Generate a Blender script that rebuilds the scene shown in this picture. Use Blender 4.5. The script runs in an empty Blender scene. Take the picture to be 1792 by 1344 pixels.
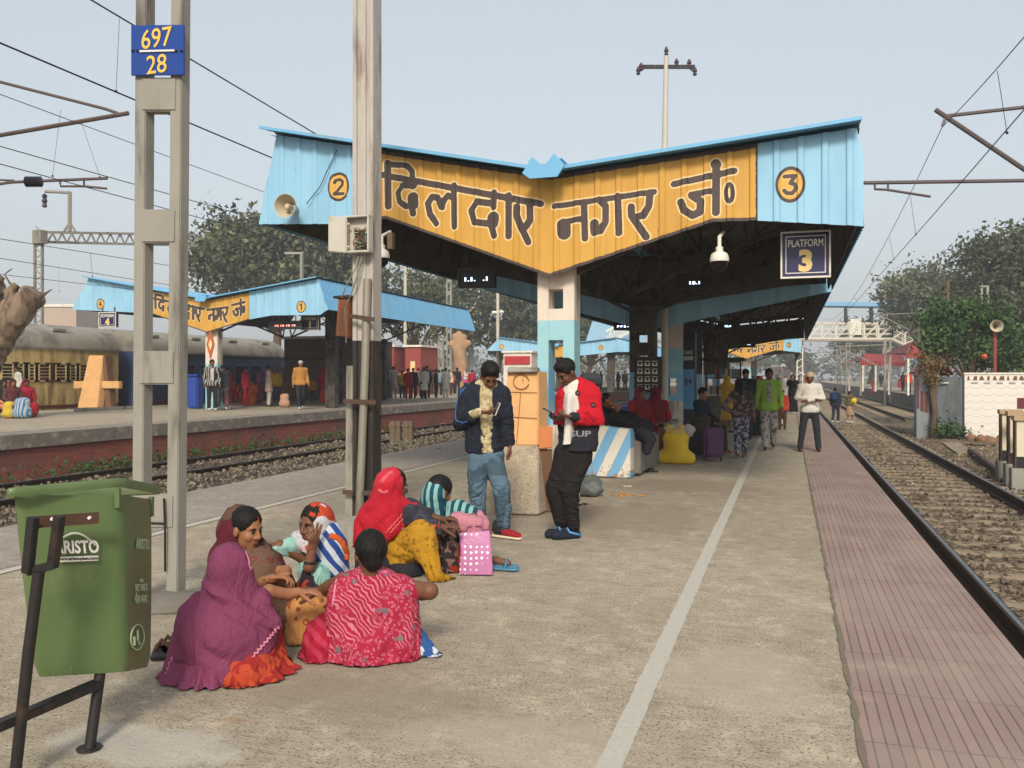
import bpy, bmesh, math, random
import numpy as np
from mathutils import Vector, Matrix
R = math.radians
C = bpy.context.scene
COL = C.collection
rng = random.Random(7)
nr = np.random.RandomState(7)

# ------------------------------------------------------------------ camera
FPX, VPX, HY, EYE = 1500.0, 1380.0, 660.0, 1.53     # focal length and horizon in 1792-wide pixels
TH = math.atan2(VPX - 896, FPX)
cam_d = bpy.data.cameras.new('camera'); cam = bpy.data.objects.new('camera', cam_d); COL.objects.link(cam)
cam.location = (0, 0, EYE); cam.rotation_euler = (R(90), 0, TH)
cam_d.sensor_width = 36.0; cam_d.lens = FPX / 1792 * 36.0
cam_d.shift_y = (HY - 672) / 1792
cam_d.clip_start = .05; cam_d.clip_end = 6000
C.camera = cam
C.render.resolution_x, C.render.resolution_y = 1024, 768

# ------------------------------------------------------------------ world, sun, exposure
SUN_EL, SUN_AZ = R(36), R(-14)          # sun stands behind the camera
W = bpy.data.worlds.new('World'); C.world = W; W.use_nodes = True
wn, wl = W.node_tree.nodes, W.node_tree.links
bg = wn['Background']
sky = wn.new('ShaderNodeTexSky'); sky.sky_type = 'NISHITA'; sky.sun_disc = False
sky.sun_elevation = SUN_EL; sky.sun_rotation = R(180) + SUN_AZ
sky.air_density = 1.4; sky.dust_density = 5.0; sky.ozone_density = 2.0; sky.altitude = 60
hs = wn.new('ShaderNodeHueSaturation'); hs.inputs['Saturation'].default_value = .62
wl.new(sky.outputs[0], hs.inputs['Color'])
mxs = wn.new('ShaderNodeMix'); mxs.data_type = 'RGBA'; mxs.inputs[0].default_value = .5   # the even winter murk that veils the sky
mxs.inputs[7].default_value = (5.15, 5.55, 5.9, 1)
wl.new(hs.outputs[0], mxs.inputs[6]); wl.new(mxs.outputs[2], bg.inputs[0])
bg.inputs[1].default_value = .108
sd = bpy.data.lights.new('sun', 'SUN'); sun = bpy.data.objects.new('sun', sd); COL.objects.link(sun)
sd.energy = 2.3; sd.angle = R(12); sd.color = (1, .91, .79)
ldir = Vector((math.sin(SUN_AZ) * math.cos(SUN_EL), math.cos(SUN_AZ) * math.cos(SUN_EL), -math.sin(SUN_EL)))
sun.rotation_euler = ldir.to_track_quat('-Z', 'Y').to_euler()
C.view_settings.view_transform = 'Standard'; C.view_settings.look = 'None'
C.view_settings.gamma = 1; C.view_settings.exposure = 0.55
C.cycles.max_bounces = 6; C.cycles.diffuse_bounces = 3; C.cycles.glossy_bounces = 2
C.cycles.transparent_max_bounces = 6; C.cycles.volume_bounces = 1
C.cycles.use_denoising = True

# ------------------------------------------------------------------ measuring: photograph pixel -> point in the world
_f = np.array([-math.sin(TH), math.cos(TH), 0.]); _r = np.array([math.cos(TH), math.sin(TH), 0.])
E = np.array([0, 0, EYE])
def ray(px, py): return _f * FPX + _r * (px - 896) + np.array([0, 0, HY - py])
def V(px, py, d): return E + ray(px, py) * (d / FPX)          # at depth d
def PY(px, py, Y): q = ray(px, py); return E + q * (Y / q[1])   # on the plane y = Y
def PX(px, py, X): q = ray(px, py); return E + q * (X / q[0])
def PZ(px, py, z=0.): q = ray(px, py); return E + q * ((z - EYE) / q[2])
def depth(py, z=0.): return FPX * (EYE - z) / (py - HY)

# ------------------------------------------------------------------ objects
def tag(o, label=None, cat=None, group=None, kind=None):
    if label: o['label'] = label
    if cat: o['category'] = cat
    if group: o['group'] = group
    if kind: o['kind'] = kind
    return o
def thing(name, label, cat, loc, group=None):
    o = bpy.data.objects.new(name, None); COL.objects.link(o)
    o.location = Vector([float(a) for a in loc]); o.empty_display_size = .2
    return tag(o, label, cat, group)
def root_of(o):
    p = Vector((0, 0, 0))
    while o: p = p + o.location; o = o.parent
    return np.array(p)
class MB:
    """collects geometry in world coordinates and links it as one mesh object"""
    def __init__(s): s.v, s.f, s.m = [], [], []; s.n = 0
    def add(s, v, f, mi=0):
        v = np.asarray(v, float).reshape(-1, 3); s.v.append(v)
        for q in f: s.f.append([int(i) + s.n for i in q])
        s.m += [mi] * len(f) if np.isscalar(mi) else list(mi)
        s.n += len(v); return s
    def box(s, lo, hi, mi=0, taper=None):
        x0, y0, z0 = lo; x1, y1, z1 = hi
        v = [(x0, y0, z0), (x1, y0, z0), (x1, y1, z0), (x0, y1, z0), (x0, y0, z1), (x1, y0, z1), (x1, y1, z1), (x0, y1, z1)]
        return s.hexa(v, mi)
    def hexa(s, v, mi=0): return s.add(v, [(0, 3, 2, 1), (4, 5, 6, 7), (0, 1, 5, 4), (1, 2, 6, 5), (2, 3, 7, 6), (3, 0, 4, 7)], mi)
    def cbox(s, c, size, rz=0., mi=0, axes=None):
        c = np.array(c, float); hx, hy, hz = [a / 2 for a in size]
        if axes is None:
            ax = np.array([math.cos(rz), math.sin(rz), 0]); ay = np.array([-math.sin(rz), math.cos(rz), 0]); az = np.array([0, 0, 1.])
        else: ax, ay, az = [np.array(a, float) for a in axes]
        v = [c + ax * hx * a + ay * hy * b + az * hz * d for d in (-1, 1) for a, b in ((-1, -1), (1, -1), (1, 1), (-1, 1))]
        return s.hexa(v, mi)
    def bar(s, a, b, w, h=None, mi=0, up=(0, 0, 1)):
        """square bar from a to b"""
        a, b = np.array(a, float), np.array(b, float); h = h or w
        t = b - a; t /= (np.linalg.norm(t) + 1e-9); u = np.array(up, float)
        if abs(t @ u) > .97: u = np.array([0, 1., 0])
        sd_ = np.cross(t, u); sd_ /= np.linalg.norm(sd_); u = np.cross(sd_, t)
        v = [p + sd_ * w / 2 * i + u * h / 2 * j for p in (a, b) for i, j in ((-1, -1), (1, -1), (1, 1), (-1, 1))]
        return s.hexa(v, mi)
    def tube(s, pts, r, n=8, mi=0, cap=True):
        pts = [np.array(p, float) for p in pts]; k = len(pts)
        rr = [r] * k if np.isscalar(r) else list(r)
        vs = []; prev = None
        for i, p in enumerate(pts):
            t = pts[min(i + 1, k - 1)] - pts[max(i - 1, 0)]; t /= (np.linalg.norm(t) + 1e-9)
            u = prev if prev is not None else (np.array([0, 0, 1.]) if abs(t[2]) < .9 else np.array([1., 0, 0]))
            u = u - t * (u @ t); u /= np.linalg.norm(u); w = np.cross(t, u); prev = u
            for j in range(n):
                a = 2 * math.pi * j / n; vs.append(p + (u * math.cos(a) + w * math.sin(a)) * rr[i])
        fs = [(i * n + j, i * n + (j + 1) % n, (i + 1) * n + (j + 1) % n, (i + 1) * n + j) for i in range(k - 1) for j in range(n)]
        if cap: fs += [tuple(range(n))[::-1], tuple((k - 1) * n + j for j in range(n))]
        return s.add(vs, fs, mi)
    def lathe(s, c, prof, n=20, mi=0, axis=(0, 0, 1), cap=True):
        """prof: (radius, distance along axis)"""
        c = np.array(c, float); ax = np.array(axis, float); ax /= np.linalg.norm(ax)
        u = np.array([1., 0, 0]) if abs(ax[0]) < .9 else np.array([0, 1., 0])
        u -= ax * (u @ ax); u /= np.linalg.norm(u); w = np.cross(ax, u)
        vs = [c + ax * h + (u * math.cos(2 * math.pi * j / n) + w * math.sin(2 * math.pi * j / n)) * max(r, 1e-4) for r, h in prof for j in range(n)]
        k = len(prof)
        fs = [(i * n + j, i * n + (j + 1) % n, (i + 1) * n + (j + 1) % n, (i + 1) * n + j) for i in range(k - 1) for j in range(n)]
        if cap: fs += [tuple(range(n))[::-1], tuple((k - 1) * n + j for j in range(n))]
        return s.add(vs, fs, mi)
    def prism(s, poly, vec, mi=0):
        p = [np.array(a, float) for a in poly]; n = len(p); vec = np.array(vec, float)
        v = p + [a + vec for a in p]
        return s.add(v, [tuple(range(n))[::-1], tuple(range(n, 2 * n))] + [(i, (i + 1) % n, n + (i + 1) % n, n + i) for i in range(n)], mi)
    def sheet(s, pts, th=.004, mi=0):
        """a flat polygon with a little thickness downwards (z)"""
        return s.prism([np.array(p, float) - np.array([0, 0, th]) for p in pts], (0, 0, th), mi)
    def ball(s, c, r, n=10, mi=0):
        r = np.ones(3) * r; c = np.array(c, float); m = max(4, n // 2 + 1)
        vs = [c + r * np.array([math.sin(math.pi * i / m) * math.cos(2 * math.pi * j / n), math.sin(math.pi * i / m) * math.sin(2 * math.pi * j / n), math.cos(math.pi * i / m)]) for i in range(1, m) for j in range(n)]
        vs += [c + r * np.array([0, 0, 1]), c - r * np.array([0, 0, 1])]; q = len(vs)
        fs = [(i * n + j, (i + 1) * n + j, (i + 1) * n + (j + 1) % n, i * n + (j + 1) % n) for i in range(m - 2) for j in range(n)]
        fs += [(q - 2, j, (j + 1) % n) for j in range(n)] + [(q - 1, (m - 2) * n + (j + 1) % n, (m - 2) * n + j) for j in range(n)]
        return s.add(vs, fs, mi)
    def build(s, name, mats, parent=None, smooth=False, bevel=0., attrs=None, fix=True):
        v = np.concatenate(s.v) if s.v else np.zeros((0, 3))
        if parent is not None: org = root_of(parent)
        else: org = np.array([(v[:, 0].min() + v[:, 0].max()) / 2, (v[:, 1].min() + v[:, 1].max()) / 2, v[:, 2].min()])
        me = bpy.data.meshes.new(name); me.from_pydata((v - org).tolist(), [], s.f)
        o = bpy.data.objects.new(name, me); COL.objects.link(o)
        if parent is not None: o.parent = parent
        else: o.location = Vector(org)
        for m in (mats if isinstance(mats, (list, tuple)) else [mats]): me.materials.append(m)
        if any(s.m): me.polygons.foreach_set('material_index', np.array(s.m, dtype=np.int32))
        if fix:
            b = bmesh.new(); b.from_mesh(me); bmesh.ops.recalc_face_normals(b, faces=b.faces)
            if bevel: bmesh.ops.bevel(b, geom=[e for e in b.edges if len(e.link_faces) == 2 and e.calc_face_angle(0) > .6], offset=bevel, segments=2, affect='EDGES', clamp_overlap=True)
            b.to_mesh(me); b.free()
        if smooth == 'auto': me.shade_smooth(); me.set_sharp_from_angle(angle=R(40))
        elif smooth: me.shade_smooth()
        if attrs:
            for k, a in attrs.items():
                at = me.attributes.new(k, 'FLOAT', 'POINT'); at.data.foreach_set('value', np.asarray(a, dtype=np.float32))
        me.update(); return o

# ------------------------------------------------------------------ materials
def lin(h):
    if not isinstance(h, str): return tuple(h)[:3]
    h = h.lstrip('#'); c = [int(h[i:i + 2], 16) / 255 for i in (0, 2, 4)]
    return tuple(a / 12.92 if a <= .04045 else ((a + .055) / 1.055) ** 2.4 for a in c)
class NT:
    """small node-tree writer"""
    def __init__(s, name):
        s.m = bpy.data.materials.new(name); s.m.use_nodes = True
        s.n, s.l = s.m.node_tree.nodes, s.m.node_tree.links
        s.p = s.n['Principled BSDF']; s.co = s.n.new('ShaderNodeTexCoord')
    def put(s, sock, val):
        if hasattr(val, 'is_output'): s.l.new(val, sock)
        elif isinstance(val, (tuple, list)) and len(val) == 3 and sock.type == 'RGBA': sock.default_value = (*val, 1)
        else: sock.default_value = val
    def vec(s, scale=(1, 1, 1), rot=(0, 0, 0), src='Object'):
        mp = s.n.new('ShaderNodeMapping'); s.l.new(s.co.outputs[src], mp.inputs[0])
        mp.inputs['Scale'].default_value = scale; mp.inputs['Rotation'].default_value = rot; return mp.outputs[0]
    def noise(s, scale, detail=4, rough=.55, v=None, dist=0.):
        t = s.n.new('ShaderNodeTexNoise'); t.inputs['Scale'].default_value = scale; t.inputs['Detail'].default_value = detail
        t.inputs['Roughness'].default_value = rough; t.inputs['Distortion'].default_value = dist
        s.l.new(v if v is not None else s.co.outputs['Object'], t.inputs['Vector']); return t.outputs['Fac']
    def voro(s, scale, feature='F1', out='Distance', v=None, rand=1.):
        t = s.n.new('ShaderNodeTexVoronoi'); t.feature = feature; t.inputs['Scale'].default_value = scale; t.inputs['Randomness'].default_value = rand
        s.l.new(v if v is not None else s.co.outputs['Object'], t.inputs['Vector']); return t.outputs[out]
    def wave(s, scale, dist=0., v=None, dire='X', typ='BANDS', det=2., prof='SIN'):
        t = s.n.new('ShaderNodeTexWave'); t.wave_type = typ; t.wave_profile = prof
        if typ == 'BANDS': t.bands_direction = dire
        t.inputs['Scale'].default_value = scale; t.inputs['Distortion'].default_value = dist; t.inputs['Detail'].default_value = det
        s.l.new(v if v is not None else s.co.outputs['Object'], t.inputs['Vector']); return t.outputs['Fac']
    def brick(s, scale, w, h, v=None, mortar=.02, c1=(1, 1, 1), c2=(.8, .8, .8), cm=(0, 0, 0), off=.5):
        t = s.n.new('ShaderNodeTexBrick'); t.offset = off
        for k, a in (('Scale', scale), ('Brick Width', w), ('Row Height', h), ('Mortar Size', mortar), ('Mortar Smooth', .1)): t.inputs[k].default_value = a
        for k, a in (('Color1', c1), ('Color2', c2), ('Mortar', cm)): t.inputs[k].default_value = (*a, 1)
        s.l.new(v if v is not None else s.co.outputs['Object'], t.inputs['Vector']); return t.outputs['Color'], t.outputs['Fac']
    def ramp(s, fac, a, b, ca=0., cb=1.):
        t = s.n.new('ShaderNodeMapRange'); t.interpolation_type = 'SMOOTHSTEP'
        for i, x in enumerate((fac, a, b, ca, cb)): s.put(t.inputs[i], x)
        return t.outputs[0]
    def math(s, op, a, b=0.):
        t = s.n.new('ShaderNodeMath'); t.operation = op; s.put(t.inputs[0], a); s.put(t.inputs[1], b); return t.outputs[0]
    def mix(s, fac, a, b, mode='MIX'):
        t = s.n.new('ShaderNodeMix'); t.data_type = 'RGBA'; t.blend_type = mode
        s.put(t.inputs[0], fac); s.put(t.inputs[6], a); s.put(t.inputs[7], b); return t.outputs[2]
    def attr(s, name):
        t = s.n.new('ShaderNodeAttribute'); t.attribute_name = name; return t.outputs['Fac']
    def xyz(s, v=None):
        t = s.n.new('ShaderNodeSeparateXYZ'); s.l.new(v if v is not None else s.co.outputs['Object'], t.inputs[0]); return t.outputs
    def bump(s, h, strength=.3, dist=.01):
        b = s.n.new('ShaderNodeBump'); b.inputs['Strength'].default_value = strength; b.inputs['Distance'].default_value = dist
        s.l.new(h, b.inputs['Height']); s.l.new(b.outputs[0], s.p.inputs['Normal']); return s
    def out(s, col, rough=.6, metal=0., spec=.4):
        s.put(s.p.inputs['Base Color'], col); s.put(s.p.inputs['Roughness'], rough); s.p.inputs['Metallic'].default_value = metal
        s.p.inputs['Specular IOR Level'].default_value = spec; return s.m
_mc = {}
def mat(name, col, rough=.6, metal=0., var=.14, vs=6., bump=0., bs=60., dirt=None, damt=.5, ds=3., spec=.4, streak=False):
    """paint, metal, plaster: colour with uneven tone, optional dirt patches and grain"""
    if name in _mc: return _mc[name]
    t = NT(name); c = lin(col)
    n = t.noise(vs, 5)
    k = t.mix(n, tuple(a * (1 - var) for a in c), tuple(min(1, a * (1 + var)) for a in c))
    if dirt is not None:
        v = t.vec((1, 1, .18)) if streak else None
        d = t.noise(ds, 6, .65, v)
        k = t.mix(t.ramp(d, .62 - damt * .3, .8 - damt * .3), k, lin(dirt))
    if bump: t.bump(t.noise(bs, 4), bump, .01)
    _mc[name] = t.out(k, rough, metal, spec); return _mc[name]
def emit(name, col, st):
    t = NT(name); t.p.inputs['Emission Color'].default_value = (*lin(col), 1); t.p.inputs['Emission Strength'].default_value = st
    return t.out(lin(col), .4)

# ------------------------------------------------------------------ sculpting: smooth unions of limbs, meshed by surface nets
def nrm(a): a = np.array(a, float); return a / (np.linalg.norm(a) + 1e-12)
class Sculpt:
    def __init__(s): s.p = []; s.fold = None
    def cap(s, a, b, ra, rb=None, k=.02, sq=None, cut=False):
        """limb from a to b, radii ra to rb; sq=(axis, factor): flattened along axis"""
        s.p.append(('c', np.array(a, float), np.array(b, float), ra, ra if rb is None else rb, k, sq, cut)); return s
    def chain(s, pts, rr, k=.02, sq=None):
        for i in range(len(pts) - 1): s.cap(pts[i], pts[i + 1], rr[i], rr[i + 1], k, sq)
        return s
    def ell(s, c, r, ax=None, k=.02, cut=False):
        s.p.append(('e', np.array(c, float), np.ones(3) * r, np.eye(3) if ax is None else np.array(ax, float), k, cut)); return s
    def plane(s, p, n, k=.004):
        """keeps only what lies behind the plane"""
        s.p.append(('p', np.array(p, float), nrm(n), k)); return s
    def ev(s, P):
        d = np.full(len(P), 9., np.float32)
        for q in s.p:
            cut = False
            if q[0] == 'c':
                _, a, b, ra, rb, k, sq, cut = q
                p = P - a.astype(np.float32); f = 1.
                ba = b - a
                if sq is not None:
                    n = nrm(sq[0]); f = sq[1]; p = p + np.outer(p @ n.astype(np.float32), n * (1 / f - 1)).astype(np.float32); ba = ba + n * (ba @ n) * (1 / f - 1)
                    f = min(1., f)
                t = np.clip(p @ ba.astype(np.float32) / max(ba @ ba, 1e-9), 0, 1)
                x = (np.sqrt(((p - t[:, None] * ba.astype(np.float32)) ** 2).sum(1)) - (ra + (rb - ra) * t)) * f
            elif q[0] == 'e':
                _, c, r, ax, k, cut = q
                p = ((P - c.astype(np.float32)) @ ax.T.astype(np.float32)) / r.astype(np.float32)
                x = (np.sqrt((p ** 2).sum(1)) - 1) * r.min()
            else:
                _, c, n, k = q; x = (P - c.astype(np.float32)) @ n.astype(np.float32)
                h = np.clip(.5 - .5 * (d - x) / k, 0, 1); d = d * (1 - h) + x * h + k * h * (1 - h); continue
            if cut:
                h = np.clip(.5 - .5 * (d + x) / k, 0, 1); d = d * (1 - h) - x * h + k * h * (1 - h)
            else:
                h = np.clip(.5 + .5 * (x - d) / k, 0, 1); d = x * (1 - h) + d * h - k * h * (1 - h)
        if s.fold is not None: d = d + s.fold(P).astype(np.float32)
        return d
    def bounds(s):
        lo, hi = np.full(3, 9e9), np.full(3, -9e9)
        for q in s.p:
            if q[0] == 'c' and not q[7]:
                r = max(q[3], q[4]) * (max(1, q[6][1]) if q[6] else 1)
                for a in (q[1], q[2]): lo = np.minimum(lo, a - r); hi = np.maximum(hi, a + r)
            elif q[0] == 'e' and not q[5]:
                e = np.sqrt(((q[3] * q[2][:, None]) ** 2).sum(0)); lo = np.minimum(lo, q[1] - e); hi = np.maximum(hi, q[1] + e)
        return lo, hi
    def mesh(s, h):
        lo, hi = s.bounds(); lo = lo - .035 - 2 * h; hi = hi + .035 + 2 * h
        B = 4
        n = (np.ceil((hi - lo) / (h * B)).astype(int)) * B
        nb = n // B
        cs = [lo[i] + (np.arange(nb[i]) + .5) * h * B - h / 2 for i in range(3)]
        G = np.stack(np.meshgrid(*cs, indexing='ij'), -1).reshape(-1, 3).astype(np.float32)
        dc = s.ev(G).reshape(nb)
        near = np.abs(dc) < h * B * 1.15 + .02
        F = np.repeat(np.repeat(np.repeat(dc, B, 0), B, 1), B, 2)
        M = np.repeat(np.repeat(np.repeat(near, B, 0), B, 1), B, 2)
        ix = np.argwhere(M)
        if len(ix):
            pts = (lo + ix * h).astype(np.float32)
            for a in range(0, len(ix), 400000):
                F[tuple(ix[a:a + 400000].T)] = s.ev(pts[a:a + 400000])
        return nets(F, lo, h)
def nets(F, lo, h):
    S = F < 0
    c = [F[i:F.shape[0] - 1 + i, j:F.shape[1] - 1 + j, k:F.shape[2] - 1 + k] for i in (0, 1) for j in (0, 1) for k in (0, 1)]
    cnt = sum((a < 0).astype(np.int8) for a in c); act = (cnt > 0) & (cnt < 8)
    idx = np.full(act.shape, -1, np.int64); A = np.argwhere(act); idx[act] = np.arange(len(A))
    vals = np.stack([a[act] for a in c], 1)
    off = np.array([(i, j, k) for i in (0, 1) for j in (0, 1) for k in (0, 1)], float)
    acc = np.zeros((len(A), 3)); w = np.zeros(len(A))
    for a in range(8):
        for b in range(a + 1, 8):
            if np.abs(off[a] - off[b]).sum() != 1: continue
            fa, fb = vals[:, a], vals[:, b]; m = (fa < 0) != (fb < 0)
            t = np.where(m, fa / np.where(m, fa - fb, 1), 0)
            acc += (off[a] + t[:, None] * (off[b] - off[a])) * m[:, None]; w += m
    v = lo + (A + acc / w[:, None]) * h
    fs = []
    for ax in range(3):
        o1, o2 = [(1, 2), (2, 0), (0, 1)][ax]
        sl0 = [slice(1, -1)] * 3; sl1 = [slice(1, -1)] * 3
        sl0[ax] = slice(0, -1); sl1[ax] = slice(1, None)
        a, b = S[tuple(sl0)], S[tuple(sl1)]; ch = np.argwhere(a != b)
        if not len(ch): continue
        inside = a[tuple(ch.T)]
        e = ch.copy(); e[:, o1] += 1; e[:, o2] += 1
        def cell(d1, d2):
            q = e.copy(); q[:, o1] -= d1; q[:, o2] -= d2; return idx[tuple(q.T)]
        Q = np.stack([cell(1, 1), cell(0, 1), cell(0, 0), cell(1, 0)], 1)
        Q[~inside] = Q[~inside][:, ::-1]; fs.append(Q)
    return v, (np.concatenate(fs) if fs else np.zeros((0, 4), int))
def sculpt_obj(name, parts, mats, parent, smooth=True):
    """parts: list of (Sculpt or (v, f), cell size, material index)"""
    m = MB()
    for sc, h, mi in parts:
        v, f = sc.mesh(h) if isinstance(sc, Sculpt) else sc
        if len(v): m.add(v, f.tolist() if hasattr(f, 'tolist') else f, mi)
    return m.build(name, mats, parent, smooth=smooth, fix=False)
# ================================================================== THE PLACE
# ------------------------------------------------------------------ materials of the setting
def concrete_mat(name, c1, c2, dark, bump=.25, stretch=(.35, 1.6, 1), stain=None):
    pa = .55 if stain else .2; t = NT(name); c1, c2, dark = lin(c1), lin(c2), lin(dark)
    big = t.noise(.55, 5, .6, t.vec((.6, 1, 1))); fine = t.noise(16, 5, .7, t.vec(stretch)); sp = t.noise(70, 3, .6)
    broom = t.noise(30, 4, .65, t.vec((.22, 2.2, 1)))
    k = t.mix(t.ramp(big, .3, .7), c1, c2)
    k = t.mix(t.ramp(fine, .42, .75, 0, .55), k, dark)
    k = t.mix(t.ramp(broom, .5, .8, 0, .22), k, tuple(a * 1.3 for a in c1))
    md = t.noise(5.5, 6, .75); k = t.mix(t.ramp(md, .5, .66, 0, .6), k, tuple(a * 1.3 for a in c1)); k = t.mix(t.ramp(md, .46, .34, 0, .45), k, dark)
    k = t.mix(t.ramp(sp, .52, .68, 0, .9), k, tuple(a * .55 for a in dark)); pit = t.voro(36); k = t.mix(t.ramp(t.math('ADD', pit, t.math('MULTIPLY', md, .35)), .3, .22, 0, pa), k, tuple(a * .5 for a in dark))
    st = t.noise(1.3, 6, .7); k = t.mix(t.ramp(st, .62, .72, 0, .45), k, tuple(a * .62 for a in c2))
    cr = t.voro(.42, 'DISTANCE_TO_EDGE', v=t.vec((.8, .45, 1))); wob = t.noise(3, 4)
    k = t.mix(t.ramp(t.math('ADD', cr, t.math('MULTIPLY', wob, .05)), .017, .023, .22, 0.), k, tuple(a * .4 for a in dark))
    if stain:
        gp = t.n.new('ShaderNodeNewGeometry').outputs['Position']
        for (cx, cy), rx, ry, cl, am in stain:
            mp = t.n.new('ShaderNodeMapping'); t.l.new(gp, mp.inputs[0]); mp.inputs['Location'].default_value = (-cx / rx, -cy / ry, 0); mp.inputs['Scale'].default_value = (1 / rx, 1 / ry, 0)
            ln = t.n.new('ShaderNodeVectorMath'); ln.operation = 'LENGTH'; t.l.new(mp.outputs[0], ln.inputs[0])
            k = t.mix(t.ramp(t.math('ADD', ln.outputs['Value'], t.math('MULTIPLY', t.math('SUBTRACT', st, .5), 2.4)), 1.05, .6, 0, am), k, cl)
    t.bump(t.math('ADD', t.math('MULTIPLY', md, 1.2), t.math('ADD', sp, t.math('MULTIPLY', broom, .5))), bump, .014)
    return t.out(k, .88, 0, .25)
def tile_mat():
    t = NT('pink_paving')
    v = t.vec((1, 1, 1), (0, 0, R(90)))
    bc, bf = t.brick(1, .62, .052, v, .0042, (.285, .2, .168), (.24, .166, .14), (.115, .09, .08), .0)
    n = t.noise(1.5, 5); n2 = t.noise(45, 4)
    k = t.mix(t.ramp(n, .35, .7, 0, .5), bc, (.33, .255, .21)); k = t.mix(t.ramp(n2, .5, .8, 0, .35), k, (.22, .16, .14))
    ed = t.noise(.9, 6, .7); k = t.mix(t.ramp(ed, .6, .72, 0, .4), k, (.4, .33, .26))
    t.bump(t.math('SUBTRACT', t.math('MULTIPLY', n2, .4), bf), .35, .01)
    return t.out(k, .85, 0, .25)
def ballast_mat(name, a, b, cdark, scale=17):
    t = NT(name); cell = t.voro(scale, 'F1', 'Color'); d = t.voro(scale); x = t.xyz(cell)[0]
    k = t.mix(x, lin(a), lin(b)); k = t.mix(t.ramp(d, .3, .75, 0, .85), k, lin(cdark))
    n = t.noise(.8, 5); k = t.mix(t.ramp(n, .4, .7, 0, .5), k, lin(cdark)); 
    m = t.noise(4, 5, .65); k = t.mix(t.ramp(m, .6, .75, 0, .5), k, tuple(q * 1.3 for q in lin(a)))
    t.bump(t.math('SUBTRACT', 1., d), .9, .06); return t.out(k, .95, 0, .15)
def brickwall_mat():
    t = NT('red_brick'); v = t.vec((1, 1, 1), (0, R(90), R(90)))
    mp = t.n.new('ShaderNodeCombineXYZ'); x = t.xyz(); t.l.new(x[1], mp.inputs[0]); t.l.new(x[2], mp.inputs[1])
    bc, bf = t.brick(1, .23, .075, mp.outputs[0], .008, (.34, .085, .062), (.24, .07, .052), (.19, .11, .09))
    n = t.noise(.9, 6, .65); k = t.mix(t.ramp(n, .5, .68, 0, .7), bc, (.13, .085, .07)); g = t.noise(14, 4)
    k = t.mix(t.ramp(g, .55, .75, 0, .4), k, (.07, .05, .045))
    t.bump(bf, .3, .008); return t.out(k, .9, 0, .2)
M_conc = concrete_mat('platform_concrete', (.385, .328, .243), (.31, .262, .19), (.165, .14, .105), .3, stain=[(PZ(235, 1300)[:2], .5, .22, (.45, .42, .37), .6), (PZ(410, 1258)[:2], .07, .03, (.3, .16, .09), .45), (PZ(1185, 1118)[:2], .09, .03, (.26, .15, .09), .45), (PZ(700, 1235)[:2], .9, .3, (.22, .18, .13), .5), (PZ(1290, 1180)[:2], .5, .5, (.4, .35, .26), .5), (PZ(1060, 900)[:2], 1.5, 1.0, (.22, .17, .12), .55), (PZ(1180, 850)[:2], 1.6, 1.0, (.2, .155, .11), .5), (PZ(560, 1180)[:2], .8, .4, (.24, .2, .15), .4), (PZ(900, 1290)[:2], .6, .3, (.4, .34, .26), .5)])
M_conc_dark = concrete_mat('walk_strip_paving', (.33, .282, .235), (.275, .235, .195), (.18, .15, .125))
M_coping = mat('weathered_coping', (.2, .17, .14), .9, var=.35, vs=5, bump=.3, dirt='#a49a8a', damt=.35, ds=5)
M_line = mat('worn_white_line', (.42, .395, .335), .9, var=.12, vs=30, bump=.5, bs=60, dirt='#958b77', damt=.25, ds=45)
M_tile = tile_mat()
M_ballast = ballast_mat('ballast', '#7d7060', '#544a3e', '#2f2821')
M_ballast2 = ballast_mat('dusty_ballast', '#a08f76', '#6f6250', '#3f362b', 13)
M_brick = brickwall_mat()
M_rust = mat('rusty_rail_side', '#3a2a20', .75, .2, .3, 20)
M_railtop = mat('polished_rail_top', '#6d7276', .4, .6, .1, 8)
M_sleeper = mat('sleeper_concrete', '#8d7f69', .9, var=.3, vs=5, dirt='#5b4a39', ds=4)
M_earth = ballast_mat('trodden_earth', '#8b7c63', '#6f624d', '#4f4536', 9)
M_steel = mat('dark_steel', '#4d4741', .7, .2, .25, 5, dirt='#241f1c', damt=.5)
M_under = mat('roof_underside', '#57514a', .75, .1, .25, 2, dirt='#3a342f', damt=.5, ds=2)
M_wire = mat('wire_metal', '#1e1d1f', .5, .5)
M_white = mat('white_paint', '#d8d2c4', .6, var=.1, vs=4, dirt='#9c9382', damt=.35)
M_black = mat('black_paint', '#1b1a1a', .5, var=.2)
M_navy = mat('navy_enamel', '#23234e', .4, var=.12, vs=3)
M_cream = mat('cream_paint', '#d9c08a', .6, var=.1)
M_iron = mat('black_iron', '#2e2b2a', .55, .4, .3, 12, dirt='#4c3a2e', damt=.4, ds=6)
M_galv = mat('galvanised_pipe', '#8f897b', .55, .4, .18, 8, dirt='#6a5e4e', damt=.3, streak=True)
M_mast = mat('mast_concrete', '#8d897f', .9, var=.2, vs=3, bump=.25, bs=45, dirt='#5f594f', damt=.45, ds=3, streak=True)
M_bluepaint = mat('sky_blue_paint', '#6aa7cc', .45, var=.08, vs=2, dirt='#7b95a3', damt=.35, ds=2, streak=True)

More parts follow.
